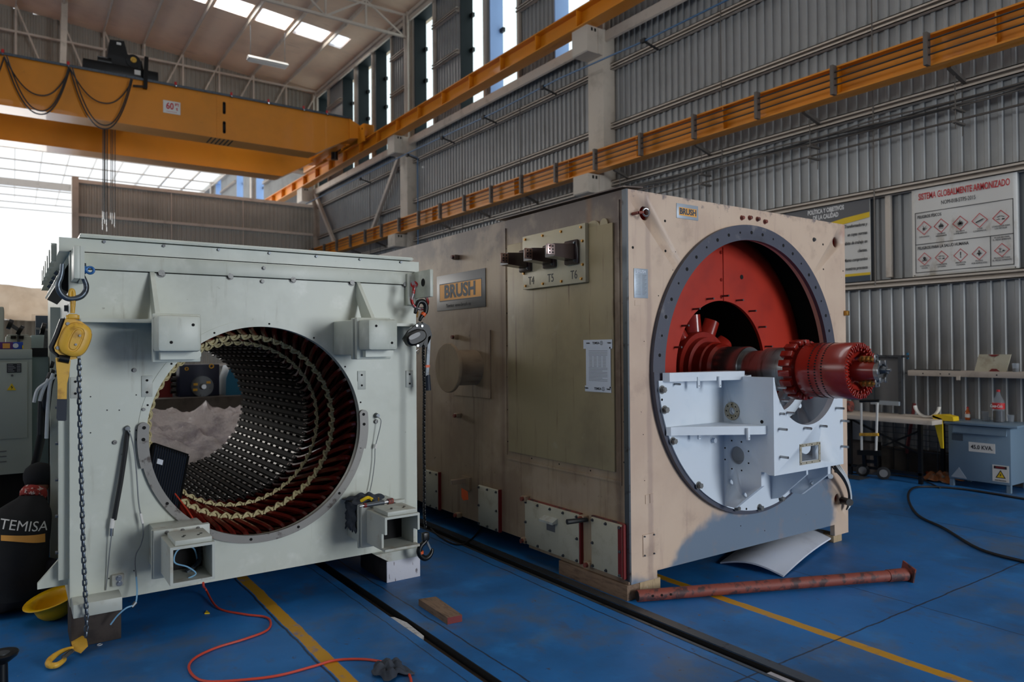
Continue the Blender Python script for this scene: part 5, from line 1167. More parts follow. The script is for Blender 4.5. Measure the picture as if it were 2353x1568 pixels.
for (a, c) in ((500, 1068), (765, 1175), (380, 1357), (632, 1463), (638, 1213), (590, 1318)):
    q = pt(a, c)+Vector((0, -.044 if a in (638, 590) else -.006, 0)); MB().use('steel').cyl(q, q+Vector((0, -.008, 0)), .009 if a not in (638, 590) else .006, None, 10).done('bolt', HY)
pz_ = lambda a, c, dy=0: Hh(a/3.0154, 530+c/3.0154, dy)
b = MB().use('yellow').prism([pz_(385, 880), pz_(490, 900), pz_(478, 1010), pz_(465, 1060), pz_(462, 1175), pz_(398, 1172), pz_(400, 1060)], (0, 0, 0), (0, .022, 0)).done('lever', HY)
MB().use('navy').prism([pz_(396, 1168), pz_(464, 1168), pz_(460, 1312), pz_(450, 1320), pz_(402, 1318), pz_(392, 1308)], (0, -.006, 0), (0, .028, 0)).done('grip', HY)
MB().use('black').cyl(pt(395, 1480), pt(520, 1500), .02, .022).done('ratchet_wheel', HY)
hk = FZ(140, 1515, .03); b = MB().use('galv'); ce = FZ(196, 1478, .07)
chain(b, [Hh(182, 825), Hh(182, 900), Hh(184, 1000), Hh(188, 1150), Hh(191, 1250), Hh(195, 1350, -.0), Hh(199, 1420, -.01), ce], .0435, .026, .0052); b.done('chain', HY)
# bottom hook resting on the floor
zf = lambda a, c, z=.02: FZ(a/3.027, 1050+c/3.027, z)
b = MB().use('yellow').prism([zf(495, 1290, .035), zf(535, 1255, .05), zf(600, 1275, .05), zf(610, 1310, .04), zf(560, 1360, .02), zf(510, 1340, .02)], (0, -.02, -.0), (0, .02, .01)).done('hook_block', HY)
MB().use('steel').cyl(zf(500, 1350, .03), zf(445, 1395, .03), .011, .014).done('hook_shank', HY)
MB().use('yellow').tube(catmull([zf(505, 1330, .03), zf(440, 1350, .035), zf(380, 1385, .035), zf(340, 1425, .03), zf(345, 1452, .022), zf(395, 1450, .02), zf(440, 1420, .02), zf(452, 1400, .025)], 4), [.009+.007*math.sin(PI*i/28) for i in range(29)], 10).done('hook', HY)
MB().use('steel').bar(zf(448, 1400, .04), zf(505, 1350, .045), .02, .006).done('safety_latch', HY)
# black hoist, right
YR = 4.42; q2 = lambda a, c, dy=0: FY(860+a/4.612, 580+c/4.612, YR+dy)
sr = thing('bow_shackle', q2(480, 380), 'red-flaked bow shackle on the right corner of the housing', 'shackle')
b = MB().use('galv_red').tube(catmull([q2(425, 345), q2(415, 430), q2(395, 500), q2(420, 570), q2(485, 600), q2(540, 585, .03), q2(565, 530, .05), q2(548, 470, .06), q2(540, 440, .06)], 4), .0115, 10); b.cyl(q2(420, 340, -.01), q2(430, 345, .015), .024, None, 16); b.done('bow', sr)
MB().use('galv').cyl(q2(560, 350), q2(618, 358), .011, None, 8).cyl(q2(560, 350), q2(580, 352), .018, None, 6).done('pin_nut', sr)
HB = thing('lever_hoist', q2(450, 870), 'black lever chain hoist hanging at the right corner of the housing', 'hoist')
b = MB().use('black').tube(catmull([q2(480, 730), q2(500, 680), q2(540, 640), q2(548, 570), q2(520, 525), q2(475, 525), q2(455, 560), q2(440, 620), q2(430, 650)], 4), [.008+.010*math.sin(PI*i/32)**.6 for i in range(33)], 10); b.done('top_hook', HB)
MB().use('orange_tape').cyl(q2(510, 672), q2(528, 645), .0185, .0190, 14).done('tape_band', HB); MB().use('brass').cyl(q2(462, 630), q2(452, 690), .005, None, 8).done('latch', HB)
b = MB().use('black').prism([q2(*q) for q in ((470, 745), (520, 760), (560, 800), (545, 900), (490, 1010), (420, 985), (330, 960), (300, 920), (360, 830))], (0, -.012, 0), (0, .012, 0)); b.done('side_plate', HB)
b = MB().use('black').prism([q2(*q, .05) for q in ((500, 740), (570, 780), (600, 880), (540, 1010), (500, 1000), (540, 880))], (0, -.02, 0), (0, .006, 0)); b.done('rear_plate', HB)
b = MB().use('black'); cc = q2(415, 905); ax = (q2(540, 830)-q2(290, 950)).normalized(); ay = Vector((ax.z, 0, -ax.x))
rr = [oval(0, .082, .050, -.012), oval(0, .078, .046, -.050), oval(0, .066, .034, -.062)]
for A, B in zip(rr, rr[1:]):
    for i in range(28): b.f([A[i], A[(i+1) % 28], B[(i+1) % 28], B[i]], True)
b.f(rr[-1]); b.done('gear_cover', HB)
b = MB().use('plate_grey'); cc = q2(382, 890); rr = [oval(0, .046, .016, -.060), oval(0, .046, .016, -.065)]; b.f(rr[0]); b.f(rr[1][::-1])
for i in range(28): b.f([rr[0][i], rr[0][(i+1) % 28], rr[1][(i+1) % 28], rr[1][i]])
b.done('rating_badge', HB)
for (a, c) in ((448, 778), (503, 782), (458, 990)): q = q2(a, c, -.012); MB().use('steel').cyl(q, q+Vector((0, -.008, 0)), .009, None, 10).done('bolt', HB)
MB().use('steel').tube([q2(470, 1025), q2(440, 1050), q2(465, 1080), q2(478, 1050)], .002, 6, True).done('split_ring', HB)
b = MB().use('steel_dark').prism([q2(600, 880, .03), q2(578, 1310, .03), q2(548, 1310, .03), q2(560, 1060, .03), q2(572, 900, .03)], (0, 0, 0), (0, .02, 0)); b.done('lever', HB)
MB().use('orange_tape').prism([q2(590, 1195, .025), q2(588, 1220, .025), q2(548, 1222, .025), q2(550, 1195, .025)], (0, 0, 0), (0, .03, 0)).done('tape_band', HB)
MB().use('navy').cyl(q2(566, 1300, .04), q2(572, 1465, .04), .017, .020, 14).done('grip', HB)
hR = FY(978, 1240, 4.42); b = MB().use('black'); chain(b, [q2(522, 990), q2(520, 1100), q2(525, 1300), q2(530, 1500), FY(974, 1000, YR), FY(975, 1100, YR), FY(975, 1180, YR), FY(978, 1215, YR)], .0325, .026, .0052); b.done('chain', HB)
q3 = lambda a, c, dy=0: FY(950+a/3.2, 930+c/3.2, YR+dy)
MB().use('black').obox(q3(88, 970), (.05, .035, .055), None, .008).done('hook_block', HB)
MB().use('black').tube(catmull([q3(98, 990), q3(85, 1010), q3(55, 1040), q3(42, 1080), q3(55, 1115), q3(85, 1132), q3(115, 1118), q3(135, 1085), q3(138, 1060)], 4), [.009+.011*math.sin(PI*(i+3)/36) for i in range(33)], 10).done('hook', HB)
MB().use('steel_dark').bar(q3(100, 1005), q3(128, 1070), .012, .005, (0, 1, 0)).done('safety_latch', HB); MB().use('orange_tape').cyl(q3(52, 1078), q3(54, 1098), .0205, None, 14).done('tape_band', HB)

# ------------------------------------------------------------------ on and by the housing: rag, grinder, hoses
def rag(name, pts_c, rx, ry, h, mat_, label, cat, seed, th=.006):
    rnd = random.Random(seed); b = MB().use(mat_); n = 18; rows = []
    for i in range(n+1):
        row = []
        for j in range(n+1):
            s, t = i/n*2-1, j/n*2-1; R_ = 1-.22*math.sin(5*math.atan2(t, s)+seed)
            x, y = s*rx*R_, t*ry*R_; z = h*max(0, 1-(s*s+t*t)*.7)*(0.55+.45*math.sin(7*s+3*t+seed)*math.cos(6*t-4*s)) + .006
            row.append(b.v(Vector(pts_c)+Vector((x, y, max(z, .004)))))
        rows.append(row)
    for i in range(n):
        for j in range(n): b.f([rows[i][j], rows[i+1][j], rows[i+1][j+1], rows[i][j+1]], True)
    o = b.done(name); md = o.modifiers.new('t', 'SOLIDIFY'); md.thickness = th; md.offset = 1; md = o.modifiers.new('s', 'SUBSURF'); md.levels = 1; md.render_levels = 1; tag(o, label, cat); return o
rag('floor_rag', FZ(895, 1547), .075, .085, .07, 'cloth_grey', 'crumpled charcoal rag on the floor beside the orange hose', 'rag', 2)
MB_ = rag('wiping_cloth', (1.93, 4.50, .598), .105, .10, .055, 'cloth_grey', 'crumpled charcoal cloth draped over the right support arm of the housing', 'rag', 5)
b = MB().use('cloth_grey'); n = 10; rows = []
for i in range(n+1):
    rows.append([b.v((1.84+.0*i+.01*math.sin(j*2.+i*.9), 4.45+.018*i, .60-.022*j-(.02 if (i % 3 == 0) else 0)*j/8)) for j in range(9)])
for i in range(n):
    for j in range(8): b.f([rows[i][j], rows[i+1][j], rows[i+1][j+1], rows[i][j+1]], True)
o = b.done('hanging_end', MB_); md = o.modifiers.new('t', 'SOLIDIFY'); md.thickness = .006
MB().use('ink_yellow').tube(catmull([(1.86, 4.42, .62), (1.89, 4.40, .64), (1.915, 4.42, .635), (1.93, 4.40, .625)], 4), .011, 8).done('yellow_patch', MB_)
t = thing('air_grinder', (2.0, 4.15, .62), 'slim pneumatic die grinder lying on the right support arm', 'grinder')
a, c = FY(826, 1164, 4.12), FY(917, 1149, 4.16); d = (c-a).normalized()
MB().use('steel').cyl(a, a+d*.03, .004, .008, 10).done('spindle', t); MB().use('red_dull').cyl(a+d*.03, a+d*.045, .013, .014, 14).done('collar', t); MB().use('steel_dark').cyl(a+d*.045, a+d*.17, .0135, .0145, 14).done('body', t); MB().use('brass').cyl(a+d*.135, a+d*.135+Vector((0, 0, .035)), .005, None, 8).done('valve', t); MB().use('steel').cyl(a+d*.17, a+d*.20, .008, .012, 12).done('hose_tail', t); MB().use('rust').cyl(a+d*.20, a+d*.235, .018, .019, 16).done('air_coupling', t)
def floor_line(name, pix, r, m, label, cat, z=None, n=6):
    P = [FZ(u, v, r+.001) for u, v in pix]; o = MB().use(m).tube(catmull(P, n), r, 8).done(name); tag(o, label, cat); return o
P = [FY(467, 1340, 4.3), FY(468, 1350, 4.4)]+[FZ(u, v, .008) for u, v in ((472, 1368), (500, 1397), (560, 1412), (608, 1418), (622, 1430), (612, 1450), (560, 1470), (500, 1488), (452, 1510), (434, 1532), (447, 1556), (480, 1567), (560, 1563), (640, 1553), (720, 1532), (770, 1518), (840, 1516), (900, 1527), (935, 1545), (945, 1568), (940, 1590))]
P[2].z = .05; tag(MB().use('orange_cord').tube(catmull(P, 6), .0065, 8).done('air_hose'), 'thin orange-red hose curling over the floor in front of the stator housing', 'hose')
tag(MB().use('orange_cord').tube(catmull([FY(402, 1135, 4.80), FY(425, 1165, 4.72), FY(443, 1192, 4.62), FY(452, 1215, 4.58), FY(470, 1300, 4.33)], 6), .005, 8).done('orange_lead'), 'orange lead running out of the bore behind the left support arm', 'cable')
floor_line('black_cord', ((2400, 1302), (2353, 1291), (2250, 1262), (2170, 1215), (2110, 1185), (2088, 1150), (2092, 1127), (2118, 1119), (2200, 1123), (2290, 1136), (2353, 1147), (2420, 1155)), .012, 'cable', 'thick black cable snaking over the floor in front of the transformer', 'cable')
floor_line('thin_cord', ((1955, 1088), (2060, 1093), (2110, 1100), (2140, 1112), (2160, 1122)), .008, 'cable', 'thin black cable on the floor below the workbench', 'cable')
floor_line('black_cord', ((990, 1215), (1010, 1233), (1045, 1251), (1075, 1246), (1100, 1222), (1106, 1210)), .007, 'cable', 'black cable looping out from under the tan generator side', 'cable')
floor_line('black_cord', ((-60, 1420), (0, 1409), (40, 1398), (85, 1382), (110, 1376)), .008, 'cable', 'black cable on the floor leading to the yellow hard hat', 'cable')
t = MB().use('white_cable').ring(FZ(229, 1482, .003), (0, 0, 1), .012, .002, 20, 6).done('seal_ring'); tag(t, 'tiny white ring lying on the floor in front of the dark timber block', 'ring')
tag(MB().use('ink_yellow').prism([FZ(470, 1412), FZ(475, 1405), FZ(482, 1411)], (0, 0, 0), (0, 0, .006)).done('yellow_chip'), 'small yellow chip on the floor beside the orange hose', 'chip')
# black bollard-like stand at the lower left corner
t = thing('floor_stand', FZ(-8, 1580), 'dark round-topped stand cut off by the lower left corner', 'stand'); q = FZ(-2, 1590); MB().use('black').cyl((q.x-.02, q.y-.9, 0), (q.x-.02, q.y-.9, .2), .02).bm.free()
c = FZ(5, 1500, .22); b = MB().use('black').lathe((c.x, c.y, 0), (0, 0, 1), [(0, .10), (.012, .10), (.02, .025), (.17, .022), (.20, .06), (.215, .066), (.22, .062), (.216, .03)], 36); b.done('pedestal', t); MB().use('steel_dark').cyl((c.x, c.y, .214), (c.x, c.y, .219), .03).done('hub', t)

# yellow hard hat lying brim up against the block
t = thing('hard_hat', FZ(125, 1425), 'yellow hard hat lying behind the dark timber block on the left', 'hard hat')
c = Vector((.205, 5.13, .1)); b = MB().use('helmet'); n = 32; rings = []
tilt = Matrix.Rotation(-.26, 3, 'Y') @ Matrix.Rotation(.12, 3, 'X') @ Matrix.Rotation(PI, 3, 'Y')
for (r, z) in ((.140, -.006), (.112, .0), (.102, .012), (.099, .04), (.092, .072), (.074, .100), (.045, .118), (.015, .124), (.0005, .125)): rings.append([b.v(c+tilt @ Vector((r*math.cos(2*PI*i/n)*(1.12 if r > .12 else 1.1), r*math.sin(2*PI*i/n), z-.03))) for i in range(n)])
for A, B in zip(rings, rings[1:]):
    for i in range(n): b.f([A[i], A[(i+1) % n], B[(i+1) % n], B[i]], True)
o = b.done('shell', t); md = o.modifiers.new('t', 'SOLIDIFY'); md.thickness = .003
zmin = min((v.co.z for v in o.data.vertices)); t.location.z += 0
for v in o.data.vertices: v.co.z -= zmin-.002

# ------------------------------------------------------------------ the crouching person behind the housing
def skin_body(name, joints, edges, m, parent=None, levels=2, root=0):
    me = bpy.data.meshes.new(name); me.from_pydata([j[:3] for j in joints], edges, []); o = bpy.data.objects.new(name, me); C.objects.link(o)
    md = o.modifiers.new('s', 'SKIN'); md.use_smooth_shade = True
    for i, j in enumerate(joints):
        sv = me.skin_vertices[0].data[i]; rx = j[3]; ry = j[4] if len(j) > 4 else j[3]; sv.radius = (rx, ry); sv.use_root = (i == root)
    md = o.modifiers.new('d', 'SUBSURF'); md.levels = levels; md.render_levels = levels; me.materials.append(M[m])
    bpy.context.view_layer.update(); dg = bpy.context.evaluated_depsgraph_get(); m2 = bpy.data.meshes.new_from_object(o.evaluated_get(dg)); o.modifiers.clear(); o.data = m2
    for p in m2.polygons: p.use_smooth = True
    if parent is not None: put(o, parent)
    return o
PE = thing('person', (.02, 5.35, 0), 'person in a black printed t-shirt crouching with the head bent behind the stator housing', 'person')
py = 5.42
J = [(-.03, py, .20, .11, .09), (-.03, py+.02, .36, .11, .09), (-.01, py+.05, .48, .10, .07), (.02, py+.10, .57, .06, .05), (.06, py+.15, .655, .046), (.09, py+.20, .70, .05), (.105, py+.24, .745, .082), (.10, py+.255, .81, .082),
     (-.11, py+.12, .57, .05), (-.14, py+.32, .42, .046), (-.06, py+.52, .36, .038), (.09, py+.12, .57, .05), (.13, py+.32, .50, .046), (.10, py+.52, .56, .036),
     (-.14, py+.05, .16, .10), (-.16, py+.40, .20, .075), (-.15, py+.10, .07, .055), (-.15, py-.06, .045, .04), (.07, py+.05, .16, .10), (.06, py+.42, .24, .075), (.08, py+.12, .07, .055), (.08, py-.04, .045, .04)]
E_ = [(0, 1), (1, 2), (2, 3), (3, 4), (4, 5), (5, 6), (6, 7), (3, 8), (8, 9), (9, 10), (3, 11), (11, 12), (12, 13), (0, 14), (14, 15), (15, 16), (16, 17), (0, 18), (18, 19), (19, 20), (20, 21)]
body = skin_body('body', J, E_, 'skin', PE)
def loft(name, st, m, parent, seg=40, n=6):
    V5 = []; L = len(st)
    for q in range(L-1):
        p0, p1, p2, p3 = [np.array(st[max(0, min(L-1, q+d))], float) for d in (-1, 0, 1, 2)]
        for k in range(n): t_ = k/n; V5.append(.5*(2*p1+(-p0+p2)*t_+(2*p0-5*p1+4*p2-p3)*t_*t_+(-p0+3*p1-3*p2+p3)*t_**3))
    V5.append(np.array(st[-1], float)); b = MB().use(m)
    R5 = [[b.v((x+rx*math.cos(2*PI*i/seg), y+ry*math.sin(2*PI*i/seg)+.006*math.sin(5*2*PI*i/seg+9*z)*(1 if 'shirt' in name else 0), z)) for i in range(seg)] for (x, y, z, rx, ry) in V5]
    for A, B in zip(R5, R5[1:]):
        for i in range(seg): b.f([A[i], A[(i+1) % seg], B[(i+1) % seg], B[i]], True)
    b.f(R5[0][::-1]); b.f(R5[-1]); return b.done(name, parent)
shirt = loft('t_shirt', [(-.02, py, .10, .150, .135), (-.02, py-.005, .24, .168, .150), (-.02, py, .38, .174, .150), (-.015, py+.02, .50, .180, .140), (0, py+.055, .585, .168, .120), (.03, py+.10, .64, .118, .098), (.055, py+.135, .675, .074, .074), (.062, py+.15, .69, .064, .064)], 'cloth_black', PE)
skin_body('t_shirt_sleeve', [(-.10, py+.08, .56, .095), (-.15, py+.26, .47, .075)], [(0, 1)], 'cloth_black', PE); skin_body('t_shirt_sleeve', [(.07, py+.09, .57, .09), (.12, py+.26, .53, .07)], [(0, 1)], 'cloth_black', PE)
skin_body('trousers', [(-.03, py, .15, .185, .155), (-.14, py+.05, .15, .12), (-.16, py+.40, .21, .088), (-.15, py+.12, .08, .068), (.07, py+.05, .15, .12), (.06, py+.42, .25, .088), (.08, py+.14, .08, .068)], [(0, 1), (1, 2), (2, 3), (0, 4), (4, 5), (5, 6)], 'trouser', PE)
skin_body('boot', [(-.15, py+.10, .07, .055, .05), (-.15, py-.0, .045, .045, .04), (-.15, py-.13, .04, .045, .035)], [(0, 1), (1, 2)], 'boot', PE); skin_body('boot', [(.08, py+.12, .07, .055, .05), (.08, py+.02, .045, .045, .04), (.08, py-.11, .04, .045, .035)], [(0, 1), (1, 2)], 'boot', PE)
MB().use('cloth_black').lathe((.105, py+.235, .69), (0, .10, 1), [(.035, .055), (.05, .076), (.085, .087), (.12, .088), (.155, .075), (.18, .048), (.192, .01)], 32).done('hair', PE)
for (dx, dz) in ((-.0, .0),):
    MB().use('bandana').lathe((.072, py+.165, .685), (.28, .45, .85), [(-.02, .066), (-.012, .074), (.012, .078), (.03, .072), (.045, .064)], 24).done('neck_scarf', PE)
# printing on the back, wrapped onto the shirt
def wrap(o, target, off):
    md = o.modifiers.new('w', 'SHRINKWRAP'); md.target = target; md.wrap_method = 'PROJECT'; md.use_project_y = True; md.use_negative_direction = True; md.use_positive_direction = True; md.offset = off
R1 = (Vector((.96, .08, -.20)).normalized(), Vector((.20, 0, .97)).normalized())
for txt, cz, sz, m in (('TEMISA', .545, .078, 'ink_white'),):
    o = text(txt, (.022, py-.3, cz-.005), sz, m, R1, PE, bold=.0, name='back_print', ext=0)
    o.data.transform(o.matrix_basis); o.matrix_basis = Matrix.Identity(4)
    bm_ = bmesh.new(); bm_.from_mesh(o.data); bmesh.ops.subdivide_edges(bm_, edges=bm_.edges, cuts=1); bm_.to_mesh(o.data); bm_.free(); wrap(o, shirt, .004)
g = MB().use('ink_orange'); nx_ = 14; rows = []
for i in range(nx_+1):
    x = -.095+.225*i/nx_; rows.append([g.v((x, py-.3, .488-.20*(x-.03)-.022*j+.008*math.sin(9*x+j))) for j in range(3)])
for i in range(nx_):
    for j in range(2): g.f([rows[i][j], rows[i+1][j], rows[i+1][j+1], rows[i][j+1]])
g = g.done('back_print', PE); wrap(g, shirt, .004)

PE.location.x += .035
# ------------------------------------------------------------------ left background: machine cabinet, bench, pallets, tarpaulin
K = lambda u, v, y=6.6: FY(u, v, y)
t = thing('machine_cabinet', (-.4, 6.5, .7), 'grey-green machine tool cabinet with a yellow warning triangle behind the left edge', 'cabinet')
x1 = K(74, 900).x; zt, zb = K(50, 825).z, K(50, 1088).z
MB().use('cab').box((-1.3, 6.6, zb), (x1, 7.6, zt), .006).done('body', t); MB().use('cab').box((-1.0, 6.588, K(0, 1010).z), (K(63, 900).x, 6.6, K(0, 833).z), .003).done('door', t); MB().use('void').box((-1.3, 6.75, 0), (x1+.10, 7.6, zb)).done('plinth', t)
x2 = K(112, 900).x; MB().use('cab2').box((x1, 6.75, zb+.01), (x2+.005, 7.6, K(90, 820, 6.75).z), .004).done('side_unit', t); MB().use('black').box((x1+.0, 6.74, K(90, 820, 6.75).z), (x2, 7.3, K(90, 800, 6.75).z)).done('tray', t)
MB().use('cab').box((-1.3, 6.59, zt), (x1, 7.4, K(50, 803).z), .004).done('top_ledge', t)
dp = MB().use('ink').box((K(16, 836).x, 6.584, K(0, 857).z), (K(49, 836).x, 6.588, K(0, 836).z)).done('data_plate', t); b = MB().use('ink_white')
for i in range(5): b.box((K(18, 836).x, 6.583, K(0, 839+3.6*i).z-.002), (K(30+3*(i % 3), 836).x, 6.584, K(0, 839+3.6*i).z)).box((K(39, 836).x, 6.583, K(0, 839+3.6*i).z-.002), (K(47, 836).x, 6.584, K(0, 839+3.6*i).z))
b.done('plate_text', dp)['kind'] = 'stuff'
a, b_, c = K(16, 897), K(37, 897), K(27, 881); w = MB().use('ink_yellow').prism([Vector((q.x, 6.588, q.z)) for q in (a, b_, c)], (0, -.004, 0), (0, 0, 0)).done('warning_triangle', t)
m = K(27, 890); MB().use('ink').prism([(m.x+.002, 6.583, m.z+.016), (m.x-.008, 6.583, m.z-.002), (m.x, 6.583, m.z-.001), (m.x-.003, 6.583, m.z-.018), (m.x+.009, 6.583, m.z+.003), (m.x+.001, 6.583, m.z+.002)], (0, 0, 0), (0, .001, 0)).done('lightning_mark', w)
MB().use('ink_grey').cyl((K(28, 863).x, 6.588, K(28, 863).z), (K(28, 863).x, 6.58, K(28, 863).z), .008, None, 12).done('lock', t)
b = MB().use('ink_grey')
for v in (1037, 1049, 1061): b.box((-.5, 6.592, K(0, v).z-.006), (K(15, v).x, 6.6, K(0, v).z))
b.done('vent_slot', t)['kind'] = 'stuff'
t = thing('snack_carton', K(25, 815), 'purple and blue snack carton lying on the left machine cabinet', 'carton'); z0 = K(50, 803).z; 
MB().use('purple').box((-.25, 6.60, z0+.001), (K(30, 800).x, 6.72, z0+.055), .002).done('purple_side', t); MB().use('blue_card').box((K(30, 800).x, 6.60, z0+.001), (K(53, 800).x, 6.72, z0+.055), .002).done('blue_side', t); MB().use('ink_yellow').box((K(51, 800).x, 6.598, z0+.004), (K(54, 800).x, 6.60, z0+.03)).done('yellow_mark', t)
MB().use('ink_orange').box((K(6, 800).x, 6.598, z0+.008), (K(23, 800).x, 6.60, z0+.045)).done('biscuit_picture', t); MB().use('ink_white').cyl((K(36, 800).x, 6.599, z0+.028), (K(36, 800).x, 6.597, z0+.028), .018, None, 16).done('round_picture', t)
# bench gear: small machine and camera-arm clamps behind the cabinet
t = thing('bench_machine', K(40, 770, 8.5), 'small grey bench machine with jointed arms behind the machine cabinet', 'machine'); L8 = lambda u, v: K(u, v, 8.6)
MB().use('cab').box((L8(12, 800).x, 8.6, 0), (L8(72, 800).x, 9.0, L8(0, 772).z), .02).done('base', t); MB().use('cab').box((L8(15, 800).x, 8.62, L8(0, 785).z), (L8(68, 800).x, 8.95, L8(0, 768).z), .02).done('head', t)
for u in (31, 49): MB().use('void').box((L8(u-6, 0).x, 8.585, L8(0, 779).z), (L8(u+6, 0).x, 8.60, L8(0, 772).z)).done('recess', t)
MB().use('steel_dark').bar(L8(20, 744), L8(48, 762), .035, .035).bar(L8(44, 760), L8(42, 800), .025, .025, (0, 1, 0)).done('jointed_arm', t); MB().use('black').cyl(L8(18, 744), L8(28, 747), .05, .05).cyl(L8(42, 757), L8(51, 761), .05).done('clamp', t)
MB().use('steel').bar(L8(80, 755), L8(112, 758), .02, .02).done('rod', t); MB().use('black').cyl(L8(94, 755), L8(104, 757), .06).done('clamp', t); MB().use('steel_dark').bar(L8(106, 760), L8(104, 800), .03, .03, (0, 1, 0)).done('post', t)
tag(MB().use('cab2').box((L8(73, 0).x, 9.02, 0), (L8(112, 0).x, 9.35, L8(0, 768).z), .01).done('parts_case'), 'plain grey case standing behind the machine cabinet', 'case')
tag(MB().use('ink_slate').box((K(82, 0, 9.4).x, 9.4, 0), (K(116, 0, 9.4).x+.1, 9.5, K(0, 724, 9.4).z)).done('dark_panel'), 'dark grey panel standing behind the bench gear at the left', 'panel')
tag(MB().use('cab').box((-1.2, 7.9, .0), (K(9, 0, 7.9).x, 8.4, K(0, 705, 7.9).z), .01).done('tall_cabinet'), 'pale tall cabinet cut off by the left edge of the view', 'cabinet')
# black sleeves and tape hanging on the housing flank
t = thing('hanging_cable_sleeve', (.17, 5.6, .8), 'black cable sleeve and pale strips hanging on the left flank of the housing', 'cable')
Z6 = lambda a, c, y=5.4: FY(a/3.14, 680+c/3.14, y)
MB().use('rubber').tube(catmull([Z6(380, 560), Z6(350, 640), Z6(330, 800), Z6(310, 950, 5.6), Z6(285, 1080, 5.9), Z6(262, 1180, 6.2), Z6(235, 1270, 6.5)], 5), .026, 10).done('sleeve', t)
MB().use('rubber').tube(catmull([Z6(320, 640), Z6(300, 750), Z6(293, 880), Z6(290, 1000)], 5), .018, 8).done('sleeve', t)
for P in ([(395, 585), (330, 630), (270, 680), (245, 770)], [(385, 560), (360, 640), (345, 800), (335, 1030)], [(350, 600), (310, 680), (285, 760)]): MB().use('white_cable').tube(catmull([Z6(*q, 5.36) for q in P], 4), .011, 6).done('pale_strip', t)
for (a, c) in ((375, 495), (378, 555), (335, 615)): MB().use('black').cyl(Z6(a-12, c), Z6(a+14, c+5), .025, .02, 10).done('clamp', t)
t = thing('timber_pallet', (-.4, 6.1, 0), 'weathered timber pallet stack on the floor at the left edge', 'pallet')
for k in range(4): MB().use('wood_pale').box((-1.2, 6.10+.13*k, .30), (-.035, 6.19+.13*k, .32)).done('slat', t)
for k in (0, 1): MB().use('wood_dark').box((-1.2+.0*k, 6.12+.3*k, .0), (-.05, 6.2+.3*k, .30)).done('bearer', t)
b = MB().use('tarp'); rows = []; n = 24
for i in range(n+1):
    rows.append([b.v((-9+10.2*i/n, 19.6+.5*math.sin(i*.9)+.2*math.sin(2.1*i+j), 2.35-.3*0+ (3.12-2.35)*j/5)) for j in range(6)])
for i in range(n):
    for j in range(5): b.f([rows[i][j], rows[i+1][j], rows[i+1][j+1], rows[i][j+1]], True)
tag(b.done('tarpaulin'), 'tan tarpaulin screen stretched across the far left of the hall', 'tarpaulin')
b = MB().use('clad_dark'); corrugated(b, 'X', -9, 1.5, 0, 2.40, 21.0, .145, .03); o = tag(b.done('low_screen'), 'brown corrugated screen below the tan tarpaulin at the far left', 'screen'); md = o.modifiers.new('t', 'SOLIDIFY'); md.thickness = .01
# things seen through the bore
B12 = lambda u, v, y=10.0: FY(u, v, y)
t = thing('blue_machine', (2.0, 10, .8), 'dark navy test machine with a round steel coupling seen through the bore', 'machine'); x0, x1_, z0, z1 = B12(410, 0).x, B12(502, 0).x, B12(0, 930).z, B12(0, 846).z
MB().use('navy_machine').box((x0, 10, z0), (x1_, 10.5, z1), .01).done('housing', t); c = B12(463, 888); MB().use('steel_dark').cyl((c.x, 10.0, c.z), (c.x, 9.93, c.z), .135, .135, 32).done('coupling_disc', t); MB().use('steel').cyl((c.x, 9.93, c.z), (c.x, 9.85, c.z), .04, .03, 16).done('shaft_end', t)
b = MB().use('yellow')
for (dx, dz) in ((-.085, .03), (-.09, -.04), (.07, .05)): b.obox((c.x+dx, 9.925, c.z+dz), (.05, .01, .03), None)
b.done('yellow_marking', t); MB().use('yellow').ring(B12(486, 842), (0, 1, 0), .025, .008, 16, 6).done('lifting_eye', t); MB().use('yellow').ring(B12(429, 848), (0, 1, 0), .018, .007, 16, 6).done('lifting_eye', t)
tag(MB().use('curb').box((-.1, 9.75, 0), (3.6, 10.9, z0), .0).done('machine_bench'), 'dark bench carrying the navy machine seen through the bore', 'bench')
t = thing('roller_stand', B12(380, 900), 'dull red stand with a row of dark rollers beside the navy machine', 'frame'); MB().use('red_dull').box((B12(365, 0).x, 10.1, z0), (B12(398, 0).x, 10.5, B12(0, 870).z)).done('frame', t)
for v in (860, 873, 886, 899): MB().use('black').cyl(B12(392, v), B12(404, v, 10.0), .035, .03, 12).done('roller', t)
tag(MB().use('teal').prism([B12(518, 930), B12(560, 930), B12(560, 850), B12(530, 840), B12(520, 870)], (0, 0, 0), (0, .4, 0)).done('teal_guard'), 'teal machine guard seen at the right edge of the bore view', 'guard')
b = MB().use('film'); n = 90; rows = []; rnd = random.Random(3)
from mathutils import noise as mnoise
for i in range(n+1):
    row = []
    for j in range(n+1):
        x = .3+2.6*i/n; y = 7.9+1.65*j/n; e = min(1, 4*min(i/n, 1-i/n))*min(1, 3.5*min(j/n, 1-j/n)); z = e**.5*(.98+.12*mnoise.noise(Vector((x*1.6, y*1.6, 0)))-.22*abs(mnoise.noise(Vector((x*2.6+y, y*3.2, 3))))-.10*abs(mnoise.noise(Vector((x*7, y*6-x*3, 5)))))*(0.42+.58*min(1, 1.5*j/n))+.004
        row.append(b.v((x, y, max(z, .004))))
    rows.append(row)
for i in range(n):
    for j in range(n): b.f([rows[i][j], rows[i+1][j], rows[i+1][j+1], rows[i][j+1]], True)
tag(b.done('plastic_film'), 'crumpled translucent plastic film over a low load seen through the bore', 'plastic sheet')

